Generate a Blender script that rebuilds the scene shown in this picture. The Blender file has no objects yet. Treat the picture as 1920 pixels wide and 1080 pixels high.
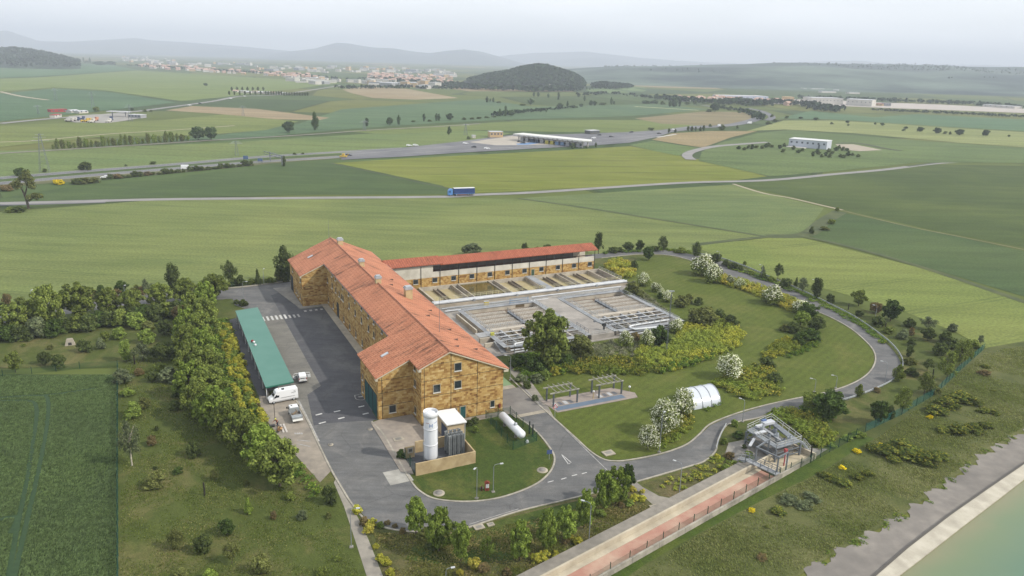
import bpy, math, random
import numpy as np
from mathutils import Vector, Matrix
SC = bpy.context.scene
COL = SC.collection
R = math.radians
rng = np.random.default_rng(7)
rnd = random.Random(11)

# ------------------------------------------------------------------ camera model of the aerial view
FPX, CAMH = 1420.0, 69.0
PITCH, ROLL, HEAD = 0.29321195, 0.02778932, -0.45488067
_cp, _sp = math.cos(PITCH), math.sin(PITCH)
FW = np.array([0, _cp, -_sp]); _r0 = np.array([1., 0, 0]); _u0 = np.array([0, _sp, _cp])
RT = math.cos(ROLL) * _r0 + math.sin(ROLL) * _u0
UP = -math.sin(ROLL) * _r0 + math.cos(ROLL) * _u0
EYE = np.array([0, 0, CAMH])

def ray(x, y):
    return FW + (x - 960) / FPX * RT - (y - 540) / FPX * UP
def G(x, y, z=0.0):
    """ground (height z) point that is seen at photo pixel x, y"""
    d = ray(x, y); t = (z - CAMH) / d[2]
    return EYE + t * d
def AT(x, y, Y):
    d = ray(x, y); return EYE + Y / d[1] * d
def depth(P):
    return float((np.array(P) - EYE) @ FW)
def height(P, ytop):
    q = np.array(P) - EYE
    Y = (540 - ytop) / FPX
    return float((Y * (q @ FW) - q @ UP) / (UP[2] - Y * FW[2]))

# site frame: x = across the buildings (b), y = along the ridge (a)
O = np.array([-1.2687, 141.3684, 0.0])
dA = np.array([math.sin(HEAD), math.cos(HEAD), 0]); dB = np.array([math.cos(HEAD), -math.sin(HEAD), 0])
TH = -HEAD
def S(b, a, z=0.0):
    return O + a * dA + b * dB + np.array([0, 0, z])
def LOC(P):
    q = np.array(P) - O
    return float(q @ dB), float(q @ dA)

# ------------------------------------------------------------------ objects
ORG = {}
def tag(o, label=None, cat=None, group=None, kind=None):
    if label: o['label'] = label
    if cat: o['category'] = cat
    if group: o['group'] = group
    if kind: o['kind'] = kind
    return o
def thing(name, label, cat, loc=(0, 0, 0), rz=0.0, group=None):
    o = bpy.data.objects.new(name, None); COL.objects.link(o)
    o.empty_display_size = .5
    o.location = tuple(map(float, loc)); o.rotation_euler = (0, 0, rz)
    return tag(o, label, cat, group)
def sthing(name, label, cat, b, a, group=None, z=0.0):
    """a thing aligned with the site; its parts are written in site coordinates"""
    o = thing(name, label, cat, S(b, a, z), TH, group)
    ORG[o.name] = (b, a, z)
    return o
def org(o):
    while o.parent: o = o.parent
    return ORG.get(o.name, (0, 0, 0))
def link(name, me, parent=None, loc=None, rz=0.0):
    o = bpy.data.objects.new(name, me); COL.objects.link(o)
    if parent: o.parent = parent
    if loc is not None: o.location = tuple(map(float, loc)); o.rotation_euler = (0, 0, rz)
    return o
def copy_tree(o, loc, rz=None, label=None, scale=None, group=None):
    c = o.copy(); COL.objects.link(c); c.location = tuple(map(float, loc))
    if rz is not None: c.rotation_euler = (0, 0, rz)
    if scale: c.scale = scale if hasattr(scale, '__len__') else (scale,) * 3
    if label: c['label'] = label
    if group: c['group'] = group
    for ch in o.children:
        k = ch.copy(); COL.objects.link(k); k.parent = c
        for g in ch.children:
            m = g.copy(); COL.objects.link(m); m.parent = k
    return c

class MB:
    """collects simple shapes into one mesh"""
    def __init__(s): s.v = []; s.f = []; s.m = []; s.cur = 0; s.sm = []
    def add(s, vs, fs, smooth=False):
        n = len(s.v); s.v += [tuple(map(float, p)) for p in vs]
        for f in fs:
            s.f.append(tuple(i + n for i in f)); s.m.append(s.cur); s.sm.append(smooth)
        return s
    def box(s, x0, x1, y0, y1, z0, z1):
        return s.add([(x0, y0, z0), (x1, y0, z0), (x1, y1, z0), (x0, y1, z0), (x0, y0, z1), (x1, y0, z1), (x1, y1, z1), (x0, y1, z1)],
                     [(0, 3, 2, 1), (4, 5, 6, 7), (0, 1, 5, 4), (1, 2, 6, 5), (2, 3, 7, 6), (3, 0, 4, 7)])
    def cbox(s, c, d, rz=0):
        M = Matrix.Rotation(rz, 3, 'Z'); vs = []
        for z in (-.5, .5):
            for x, y in ((-.5, -.5), (.5, -.5), (.5, .5), (-.5, .5)):
                p = M @ Vector((x * d[0], y * d[1], z * d[2])); vs.append((p.x + c[0], p.y + c[1], p.z + c[2]))
        return s.add(vs, [(0, 3, 2, 1), (4, 5, 6, 7), (0, 1, 5, 4), (1, 2, 6, 5), (2, 3, 7, 6), (3, 0, 4, 7)])
    def bar(s, p, q, w, h=None):
        """rectangular bar from p to q"""
        p = Vector(p); q = Vector(q); d = (q - p)
        if d.length < 1e-6: return s
        d.normalize(); h = h or w
        up = Vector((0, 0, 1)) if abs(d.z) < .9 else Vector((1, 0, 0))
        sx = d.cross(up).normalized(); sy = sx.cross(d)
        vs = []
        for e in (p, q):
            for i, j in ((-1, -1), (1, -1), (1, 1), (-1, 1)): vs.append(e + sx * (i * w / 2) + sy * (j * h / 2))
        return s.add(vs, [(0, 3, 2, 1), (4, 5, 6, 7), (0, 1, 5, 4), (1, 2, 6, 5), (2, 3, 7, 6), (3, 0, 4, 7)])
    def tube(s, pts, r, n=8, caps=True):
        pts = [Vector(p) for p in pts]; rs = r if hasattr(r, '__len__') else [r] * len(pts)
        vs = []; fs = []
        for k, p in enumerate(pts):
            d = (pts[min(k + 1, len(pts) - 1)] - pts[max(k - 1, 0)]).normalized()
            up = Vector((0, 0, 1)) if abs(d.z) < .95 else Vector((1, 0, 0))
            sx = d.cross(up).normalized(); sy = sx.cross(d)
            for i in range(n):
                a = 2 * math.pi * i / n; vs.append(p + sx * (math.cos(a) * rs[k]) + sy * (math.sin(a) * rs[k]))
        for k in range(len(pts) - 1):
            for i in range(n):
                j = (i + 1) % n; fs.append((k * n + i, k * n + j, k * n + n + j, k * n + n + i))
        s.add(vs, fs, True)
        if caps:
            s.add(vs[:n], [tuple(range(n - 1, -1, -1))]); s.add(vs[-n:], [tuple(range(n))])
        return s
    def lathe(s, prof, c=(0, 0, 0), n=24, axis='Z'):
        vs = []; fs = []
        for r, z in prof:
            for i in range(n):
                a = 2 * math.pi * i / n
                p = (r * math.cos(a), r * math.sin(a), z)
                if axis == 'Y': p = (p[0], p[2], p[1])
                if axis == 'X': p = (p[2], p[0], p[1])
                vs.append((p[0] + c[0], p[1] + c[1], p[2] + c[2]))
        for k in range(len(prof) - 1):
            for i in range(n):
                j = (i + 1) % n
                f = (k * n + i, k * n + j, k * n + n + j, k * n + n + i)
                fs.append(f if axis != 'Y' else f[::-1])
        return s.add(vs, fs, True)
    def prism(s, poly, z0, z1):
        n = len(poly)
        ar = sum(poly[i][0] * poly[(i + 1) % n][1] - poly[(i + 1) % n][0] * poly[i][1] for i in range(n))
        if ar < 0: poly = poly[::-1]
        vs = [(p[0], p[1], z0) for p in poly] + [(p[0], p[1], z1) for p in poly]
        return s.add(vs, [tuple(range(n - 1, -1, -1)), tuple(range(n, 2 * n))] + [(i, (i + 1) % n, n + (i + 1) % n, n + i) for i in range(n)])
    def extr(s, prof, y0, y1):
        """profile in x,z extruded along y"""
        n = len(prof)
        vs = [(p[0], y0, p[1]) for p in prof] + [(p[0], y1, p[1]) for p in prof]
        return s.add(vs, [tuple(range(n)), tuple(range(2 * n - 1, n - 1, -1))] + [(i, n + i, n + (i + 1) % n, (i + 1) % n) for i in range(n)])
    def quad(s, a, b, c, d): return s.add([a, b, c, d], [(0, 1, 2, 3)])
    def loft(s, secs, caps=True, smooth=False):
        n = len(secs[0]); vs = [p for sec in secs for p in sec]; fs = []
        for k in range(len(secs) - 1):
            for i in range(n):
                j = (i + 1) % n; fs.append((k * n + i, k * n + j, k * n + n + j, k * n + n + i))
        s.add(vs, fs, smooth)
        if caps:
            s.add(secs[0], [tuple(range(n - 1, -1, -1))]); s.add(secs[-1], [tuple(range(n))])
        return s
    def mesh(s, name, mats, off=(0, 0, 0)):
        me = bpy.data.meshes.new(name)
        me.from_pydata([(v[0] - off[0], v[1] - off[1], v[2] - off[2]) for v in s.v], [], s.f)
        if not isinstance(mats, (list, tuple)): mats = [mats]
        for m in mats: me.materials.append(m)
        me.polygons.foreach_set('material_index', s.m)
        me.polygons.foreach_set('use_smooth', s.sm)
        me.update(); return me
    def build(s, name, mats, parent=None, loc=None, rz=0.0):
        off = org(parent) if parent else (0, 0, 0)
        return link(name, s.mesh(name, mats, off), parent, loc, rz)

# ------------------------------------------------------------------ materials
def lin(c):
    c /= 255.0
    return c / 12.92 if c <= .04045 else ((c + .055) / 1.055) ** 2.4
SUNK = 1.42
def C(r, g, b, k=SUNK):
    """base colour of a surface that shows r,g,b (0-255) in full daylight"""
    return (lin(r) / k, lin(g) / k, lin(b) / k, 1)
class N:
    """tiny node helper"""
    def __init__(s, name):
        s.m = bpy.data.materials.new(name); s.m.use_nodes = True
        s.t = s.m.node_tree; s.t.nodes.clear()
        s.out = s.n('ShaderNodeOutputMaterial')
    def n(s, typ, **k):
        o = s.t.nodes.new(typ)
        for a, b in k.items(): setattr(o, a, b)
        return o
    def l(s, a, b): s.t.links.new(a, b)
    def val(s, sock, v):
        if hasattr(v, 'links') or isinstance(v, bpy.types.NodeSocket): s.l(v, sock)
        else: sock.default_value = v
    def pos(s, kind='world', scale=(1, 1, 1), rot=0.0):
        if kind == 'world': src = s.n('ShaderNodeNewGeometry').outputs['Position']
        else: src = s.n('ShaderNodeTexCoord').outputs['Object']
        mp = s.n('ShaderNodeMapping'); s.l(src, mp.inputs[0])
        mp.inputs['Scale'].default_value = scale; mp.inputs['Rotation'].default_value = (0, 0, rot)
        return mp.outputs[0]
    def noise(s, vec, scale, detail=4, rough=.55, dist=0.0):
        o = s.n('ShaderNodeTexNoise'); s.l(vec, o.inputs['Vector'])
        o.inputs['Scale'].default_value = scale; o.inputs['Detail'].default_value = detail
        o.inputs['Roughness'].default_value = rough; o.inputs['Distortion'].default_value = dist
        return o.outputs['Fac']
    def ramp(s, fac, stops, interp='LINEAR'):
        o = s.n('ShaderNodeValToRGB'); s.l(fac, o.inputs[0]); e = o.color_ramp.elements
        o.color_ramp.interpolation = interp
        while len(e) < len(stops): e.new(.5)
        for i, (p, c) in enumerate(stops):
            e[i].position = p; e[i].color = c if hasattr(c, '__len__') else (c, c, c, 1)
        return o.outputs[0]
    def mix(s, fac, a, b, mode='MIX'):
        o = s.n('ShaderNodeMix', data_type='RGBA', blend_type=mode)
        s.val(o.inputs[0], fac); s.val(o.inputs[6], a); s.val(o.inputs[7], b)
        return o.outputs[2]
    def math(s, op, a, b=0.0):
        o = s.n('ShaderNodeMath', operation=op); s.val(o.inputs[0], a); s.val(o.inputs[1], b); return o.outputs[0]
    def pbsdf(s, col, rough=.8, metal=0.0, spec=.3, bump=None, bstr=.3, bdist=.05):
        p = s.n('ShaderNodeBsdfPrincipled'); s.val(p.inputs['Base Color'], col)
        s.val(p.inputs['Roughness'], rough); p.inputs['Metallic'].default_value = metal
        p.inputs['Specular IOR Level'].default_value = spec
        if bump is not None:
            b = s.n('ShaderNodeBump'); b.inputs['Strength'].default_value = bstr; b.inputs['Distance'].default_value = bdist
            s.l(bump, b.inputs['Height']); s.l(b.outputs[0], p.inputs['Normal'])
        s.l(p.outputs[0], s.out.inputs[0]); return p
MATS = {}
def mat(name, c, c2=None, scale=1.0, rough=.75, metal=0.0, spec=.3, c3=None, scale3=.1, kind='world', bump=0.0, detail=5, lo=.35, hi=.65):
    if name in MATS: return MATS[name]
    k = N(name); p = k.pos(kind); col = c
    if c2 is not None:
        f = k.noise(p, scale, detail); f = k.ramp(f, [(lo, 0.0), (hi, 1.0)]); col = k.mix(f, c, c2)
        if c3 is not None:
            f3 = k.ramp(k.noise(p, scale3, 5, .6), [(.45, 0.0), (.7, 1.0)]); col = k.mix(f3, col, c3)
    k.pbsdf(col, rough, metal, spec, k.noise(p, scale * 3, 4) if bump else None, bump)
    MATS[name] = k.m; return k.m

# ------------------------------------------------------------------ ground sheets traced on the ground
def world(px, z=0.0):
    return [G(x, y)[:2] for x, y in px]
def smooth_line(pts, sub=5, closed=False):
    P = [np.array(p, float) for p in pts]; n = len(P); out = []
    rngk = range(n) if closed else range(n - 1)
    for i in rngk:
        p0 = P[(i - 1) % n] if (closed or i > 0) else P[i]; p1 = P[i]; p2 = P[(i + 1) % n]
        p3 = P[(i + 2) % n] if (closed or i + 2 < n) else P[(i + 1) % n]
        for k in range(sub):
            t = k / sub
            out.append(.5 * (2 * p1 + (p2 - p0) * t + (2 * p0 - 5 * p1 + 4 * p2 - p3) * t * t + (3 * p1 - p0 - 3 * p2 + p3) * t ** 3))
    if not closed: out.append(P[-1])
    return out
def sheet(name, poly, z, m, kind='structure', label=None):
    b = MB(); n = len(poly)
    ar = sum(poly[i][0] * poly[(i + 1) % n][1] - poly[(i + 1) % n][0] * poly[i][1] for i in range(n))
    if ar < 0: poly = poly[::-1]
    b.add([(p[0], p[1], z) for p in poly], [tuple(range(n))])
    o = b.build(name, m)
    o['kind'] = kind
    if label: o['label'] = label
    return o
def offset(line, d):
    out = []
    for i, p in enumerate(line):
        a = np.array(line[max(i - 1, 0)][:2]); c = np.array(line[min(i + 1, len(line) - 1)][:2])
        t = c - a; t = t / (np.linalg.norm(t) + 1e-9); out.append(np.array(p[:2]) + d * np.array([-t[1], t[0]]))
    return out
def ribbon_mb(line, w, z0, z1=None, b=None):
    b = b or MB()
    L = offset(line, w / 2); Rr = offset(line, -w / 2); n = len(line)
    if z1 is None:
        b.add([(p[0], p[1], z0) for p in Rr] + [(p[0], p[1], z0) for p in L], [(i, i + 1, n + i + 1, n + i) for i in range(n - 1)])
    else:
        secs = [[(Rr[i][0], Rr[i][1], z0), (L[i][0], L[i][1], z0), (L[i][0], L[i][1], z1), (Rr[i][0], Rr[i][1], z1)] for i in range(n)]
        b.loft([q[::-1] for q in secs])
    return b
def ribbon(name, line, w, z0, m, z1=None):
    o = ribbon_mb(line, w, z0, z1).build(name, m); o['kind'] = 'structure'; return o
ORD = ('first second third fourth fifth sixth seventh eighth ninth tenth eleventh twelfth thirteenth fourteenth fifteenth sixteenth '
       'seventeenth eighteenth nineteenth twentieth').split()
for _t in ('twenty', 'thirty', 'forty', 'fifty', 'sixty', 'seventy', 'eighty', 'ninety'):
    if _t != 'twenty': ORD.append(_t[:-1] + 'ieth')
    ORD += [_t + '-' + u for u in ORD[:9]]
def nth(i): return ORD[i]
# ================================================================== camera, light, sky, air
cam = bpy.data.cameras.new('camera'); camo = bpy.data.objects.new('camera', cam); COL.objects.link(camo)
cam.sensor_width = 36.0; cam.lens = 36.0 * FPX / 1920.0; cam.clip_start = .5; cam.clip_end = 40000
Mx = Matrix(((RT[0], UP[0], -FW[0], 0), (RT[1], UP[1], -FW[1], 0), (RT[2], UP[2], -FW[2], CAMH), (0, 0, 0, 1)))
camo.matrix_world = Mx
SC.camera = camo
SUN_EL, SUN_AZ = R(39), math.atan2(.97, -.26)          # direction towards the sun, measured from +Y clockwise
sdir = Vector((math.sin(SUN_AZ) * math.cos(SUN_EL), math.cos(SUN_AZ) * math.cos(SUN_EL), math.sin(SUN_EL)))
sun = bpy.data.lights.new('sun', 'SUN'); sun.energy = 4.0; sun.angle = R(1.2); sun.color = (1.0, .93, .82)
suno = bpy.data.objects.new('sun', sun); COL.objects.link(suno)
suno.rotation_euler = sdir.to_track_quat('Z', 'Y').to_euler(); suno.location = (200, 0, 300)
W = bpy.data.worlds.new('World'); SC.world = W; W.use_nodes = True
nt = W.node_tree; nt.nodes.clear()
def wn(t, **k):
    o = nt.nodes.new(t)
    for a, b in k.items(): setattr(o, a, b)
    return o
wo = wn('ShaderNodeOutputWorld'); bg = wn('ShaderNodeBackground'); bg.inputs[1].default_value = .15
sky = wn('ShaderNodeTexSky', sky_type='NISHITA'); sky.sun_disc = False; sky.sun_elevation = SUN_EL; sky.sun_rotation = SUN_AZ
sky.altitude = 450; sky.air_density = 1.0; sky.dust_density = 2.0
tc = wn('ShaderNodeTexCoord'); mp = wn('ShaderNodeMapping'); mp.inputs['Scale'].default_value = (2.2, 2.2, 13)
nz = wn('ShaderNodeTexNoise'); nz.inputs['Scale'].default_value = 1.3; nz.inputs['Detail'].default_value = 6; nz.inputs['Roughness'].default_value = .5
nt.links.new(tc.outputs['Generated'], mp.inputs[0]); nt.links.new(mp.outputs[0], nz.inputs['Vector'])
cr = wn('ShaderNodeValToRGB'); cr.color_ramp.elements[0].position = .36; cr.color_ramp.elements[1].position = .62
cr.color_ramp.elements[0].color = (.78, .78, .78, 1); cr.color_ramp.elements[1].color = (.98, .98, .98, 1)
nt.links.new(nz.outputs['Fac'], cr.inputs[0])
mx = wn('ShaderNodeMix', data_type='RGBA'); nt.links.new(cr.outputs[0], mx.inputs[0])
nt.links.new(sky.outputs[0], mx.inputs[6]); mx.inputs[7].default_value = (8.0, 8.2, 8.45, 1)
nt.links.new(mx.outputs[2], bg.inputs[0]); nt.links.new(bg.outputs[0], wo.inputs[0])
SC.view_settings.view_transform = 'Standard'; SC.view_settings.look = 'None'
SC.view_settings.exposure = 0.05; SC.view_settings.gamma = 1.0; SC.view_settings.use_curve_mapping = False
cy = SC.cycles
cy.max_bounces = 5; cy.diffuse_bounces = 2; cy.glossy_bounces = 2; cy.transmission_bounces = 3; cy.transparent_max_bounces = 12; cy.volume_bounces = 0
cy.use_denoising = True; cy.caustics_reflective = False; cy.caustics_refractive = False
try: cy.denoiser = 'OPENIMAGEDENOISE'
except Exception: pass
# the air: far things fade to pale blue
hz = MB().box(-16000, 16000, -600, 17500, -7, 420)
k = N('haze_air'); vol = k.n('ShaderNodeVolumePrincipled'); vol.inputs['Color'].default_value = (.80, .885, 1.0, 1)
vol.inputs['Density'].default_value = .00016; vol.inputs['Anisotropy'].default_value = 0.0
k.l(vol.outputs[0], k.out.inputs['Volume'])
hzo = hz.build('haze', k.m); hzo['kind'] = 'stuff'

# ================================================================== ground materials
def field_mat(name, c1, c2, c3, rot=0.0, lines=24.0, lw=.45, ldark=.8, fine=1.2, stretch=.12, big=.012, bump=0.0):
    """crop: streaky along its rows, broad patches, wheel tracks every few metres"""
    if name in MATS: return MATS[name]
    k = N(name); p = k.pos('world', (stretch, 1, 1), rot); q = k.pos('world', (1, 1, 1), rot)
    a = k.ramp(k.noise(p, fine * .22, 6, .6), [(.3, 0.0), (.7, 1.0)]); col = k.mix(a, c1, c2)
    b = k.ramp(k.noise(q, big, 5, .62, .6), [(.4, 0.0), (.68, 1.0)]); col = k.mix(b, col, c3)
    f = k.noise(q, fine, 3, .7); col = k.mix(.8, col, k.ramp(f, [(.25, .5), (.75, 1.42)]), 'MULTIPLY')
    s2 = k.noise(p, fine * .09, 5, .65); col = k.mix(.55, col, k.ramp(s2, [(.35, .72), (.65, 1.22)]), 'MULTIPLY')
    if lines:
        sx = k.n('ShaderNodeSeparateXYZ'); k.l(q, sx.inputs[0])
        wob = k.math('MULTIPLY', k.noise(q, .02, 2), 3.0)
        y = k.math('ADD', sx.outputs[1], wob)
        fr = k.math('ABSOLUTE', k.math('SUBTRACT', k.math('FRACT', k.math('DIVIDE', y, lines)), .5))
        m1 = k.math('LESS_THAN', k.math('ABSOLUTE', k.math('SUBTRACT', fr, 1.0 / lines)), lw / lines)
        m1 = k.math('MULTIPLY', m1, k.ramp(k.noise(q, .03, 3), [(.35, 0.0), (.6, 1.0)]))
        col = k.mix(k.math('MULTIPLY', m1, 1 - ldark), col, (.02, .035, .01, 1))
    k.pbsdf(col, .9, 0, .15, f if bump else None, bump, .3)
    MATS[name] = k.m; return k.m
def lawn_mat(name, c1, c2, c3, s=.35, dry=.12, rot=.4, mow=0.0, lo=.5, hi=.72):
    if name in MATS: return MATS[name]
    k = N(name); q = k.pos('world', (1, 1, 1), rot)
    c1, c2, c3 = [tuple(x * .68 for x in c[:3]) + (1,) for c in (c1, c2, c3)]
    col = k.mix(k.ramp(k.noise(q, s, 6, .65), [(.3, 0.0), (.7, 1.0)]), c1, c2)
    col = k.mix(k.ramp(k.noise(q, dry, 6, .7, .5), [(lo, 0.0), (hi, 1.0)]), col, c3)
    f = k.noise(q, 3.5, 3, .7)
    col = k.mix(.85, col, k.ramp(f, [(.25, .55), (.75, 1.38)]), 'MULTIPLY'); col = k.mix(.6, col, k.ramp(k.noise(q, .9, 5, .7), [(.3, .7), (.7, 1.25)]), 'MULTIPLY')
    if mow:
        w = k.n('ShaderNodeTexWave'); k.l(q, w.inputs['Vector']); w.inputs['Scale'].default_value = mow; w.inputs['Distortion'].default_value = 2.5; w.inputs['Detail'].default_value = 2
        col = k.mix(.17, col, k.ramp(w.outputs['Fac'], [(0, .62), (1, 1.3)]), 'MULTIPLY')
    k.pbsdf(col, .9, 0, .15, f, .5, .15)
    MATS[name] = k.m; return k.m
def asphalt_mat(name, c, c2, c3, rot=0.0, s3=.12):
    if name in MATS: return MATS[name]
    k = N(name); q = k.pos('world'); p = k.pos('world', (.16, 1, 1), rot)
    col = k.mix(k.ramp(k.noise(p, .45, 5, .6), [(.35, 0.0), (.65, 1.0)]), c, c2)
    col = k.mix(k.ramp(k.noise(q, s3, 6, .65, .8), [(.5, 0.0), (.72, 1.0)]), col, c3)
    col = k.mix(.8, col, k.ramp(k.noise(q, 5, 3, .75), [(.3, .75), (.7, 1.2)]), 'MULTIPLY'); col = k.mix(.6, col, k.ramp(k.noise(p, 1.3, 4, .7), [(.3, .8), (.7, 1.2)]), 'MULTIPLY'); col = k.mix(.55, col, k.ramp(k.noise(q, .22, 5, .65, 1.0), [(.3, .72), (.7, 1.2)]), 'MULTIPLY')
    v = k.n('ShaderNodeTexVoronoi', feature='DISTANCE_TO_EDGE'); k.l(q, v.inputs['Vector']); v.inputs['Scale'].default_value = .11
    crack = k.math('MULTIPLY', k.math('LESS_THAN', v.outputs['Distance'], .012), k.ramp(k.noise(q, .09, 3), [(.5, 0.0), (.6, .22)]))
    col = k.mix(crack, col, (.03, .03, .03, 1))
    k.pbsdf(col, .85, 0, .3, k.noise(q, 9, 2), .25, .03)
    MATS[name] = k.m; return k.m
def conc(name, c, c2, c3, s=.8, s3=.15):
    return mat(name, c, c2, s, .85, 0, .2, c3, s3, 'world', .15)

def patch_ground():
    """distant country: patchwork of fields"""
    k = N('countryside'); q = k.pos('world', (1, .8, 1), .5)
    v = k.n('ShaderNodeTexVoronoi'); k.l(q, v.inputs['Vector']); v.inputs['Scale'].default_value = .0042; v.inputs['Randomness'].default_value = .9
    sp = k.n('ShaderNodeSeparateColor'); k.l(v.outputs['Color'], sp.inputs[0])
    col = k.ramp(sp.outputs[0], [(0, C(96, 116, 66, 2.2)), (.22, C(122, 136, 72, 2.2)), (.42, C(106, 128, 76, 2.2)), (.6, C(136, 142, 74, 2.2)), (.78, C(92, 114, 70, 2.2)), (.95, C(178, 160, 122, 2.0))], 'CONSTANT')
    e = k.n('ShaderNodeTexVoronoi', feature='DISTANCE_TO_EDGE'); k.l(q, e.inputs['Vector']); e.inputs['Scale'].default_value = .0042; e.inputs['Randomness'].default_value = .9
    edge = k.math('LESS_THAN', e.outputs['Distance'], .012)
    col = k.mix(k.math('MULTIPLY', edge, .6), col, C(70, 84, 50, 2.2))
    col = k.mix(.6, col, k.ramp(k.noise(q, .02, 6, .65), [(.3, .7), (.7, 1.25)]), 'MULTIPLY')
    k.pbsdf(col, .9, 0, .1); return k.m
g = MB(); g.quad((-15500, -590, -.06), (15500, -590, -.06), (15500, 17000, -.06), (-15500, 17000, -.06))
go = g.build('ground', patch_ground()); go['kind'] = 'structure'

K1 = 1.88
GR = lambda r, g_, b: C(r, g_, b, K1)
def field(name, px, z, m):
    return sheet(name, world(px), z, m)
# near fields -------------------------------------------------------
field('crop_field', [(-60, 610), (-60, 408), (0, 398), (300, 374), (600, 369), (830, 370), (970, 372), (1430, 442), (1300, 470), (1130, 476), (600, 545), (430, 545), (200, 582)], .00,
      field_mat('crop_pale', GR(136, 150, 88), GR(120, 136, 76), GR(148, 158, 92), .15, 22, .5, .75))
field('crop_field', [(970, 372), (1180, 358), (1375, 346), (1545, 390), (1505, 442), (1432, 443)], .004, field_mat('crop_grey', GR(126, 144, 90), GR(112, 132, 80), GR(140, 153, 92), -.4, 20))
field('crop_field', [(1372, 345), (1560, 328), (1735, 308), (1990, 312), (1990, 480), (1920, 464), (1750, 432), (1585, 394), (1480, 368)], .008,
      field_mat('crop_dark', GR(92, 110, 56), GR(80, 99, 48), GR(106, 122, 62), -.5, 28))
field('crop_field', [(1578, 398), (1750, 434), (1990, 486), (1990, 580), (1920, 556), (1740, 502), (1510, 441), (1560, 412)], .012,
      field_mat('crop_deep', GR(90, 113, 66), GR(80, 104, 60), GR(102, 121, 70), -.5, 30))
field('crop_field', [(1300, 462), (1440, 446), (1505, 446), (1740, 506), (1990, 590), (1990, 680), (1852, 655), (1790, 622), (1690, 582), (1560, 545), (1450, 520), (1370, 490)], .016,
      field_mat('crop_yellowgreen', GR(140, 155, 80), GR(128, 145, 72), GR(150, 160, 86), -.45, 26, .5, .7))
field('crop_field', [(620, 306), (760, 297), (1050, 282), (1182, 274), (1320, 300), (1445, 330), (1380, 338), (1080, 353), (890, 362), (800, 346)], .020,
      field_mat('crop_bright', GR(140, 150, 60), GR(128, 140, 54), GR(150, 156, 72), -.25, 30, .8, .6))
field('crop_field', [(-60, 376), (0, 372), (120, 352), (300, 336), (480, 312), (600, 305), (640, 308), (830, 348), (850, 364), (600, 365), (300, 370), (0, 380), (-60, 388)], .024,
      field_mat('crop_bluegreen', GR(90, 112, 64), GR(80, 102, 58), GR(102, 122, 68), .12, 26))
field('crop_field', [(-60, 1130), (-60, 702), (0, 702), (120, 702), (219, 702), (222, 900), (221, 1130)], .006,
      field_mat('wheat_near', GR(84, 106, 60), GR(70, 92, 52), GR(96, 114, 66), 1.2, 0, .5, .8, 2.2, .5, .05, .8))
# wheel tracks in the wheat
trk = mat('wheel_track', GR(50, 78, 44), GR(62, 92, 52), 1.5)
TRACKS = ([(15, 1090), (30, 1000), (50, 900), (66, 800), (68, 765), (55, 752), (0, 752)], [(25, 1090), (45, 1000), (68, 900), (86, 810), (90, 755), (75, 742), (0, 746)],
            [(75, 742), (120, 737), (180, 728)], [(0, 975), (14, 970), (32, 972), (20, 1000)])
for _i, pts in enumerate(TRACKS):
    ribbon('wheel_track', smooth_line(world(pts), 6), .7, .03 + .006 * _i, trk)
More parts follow.
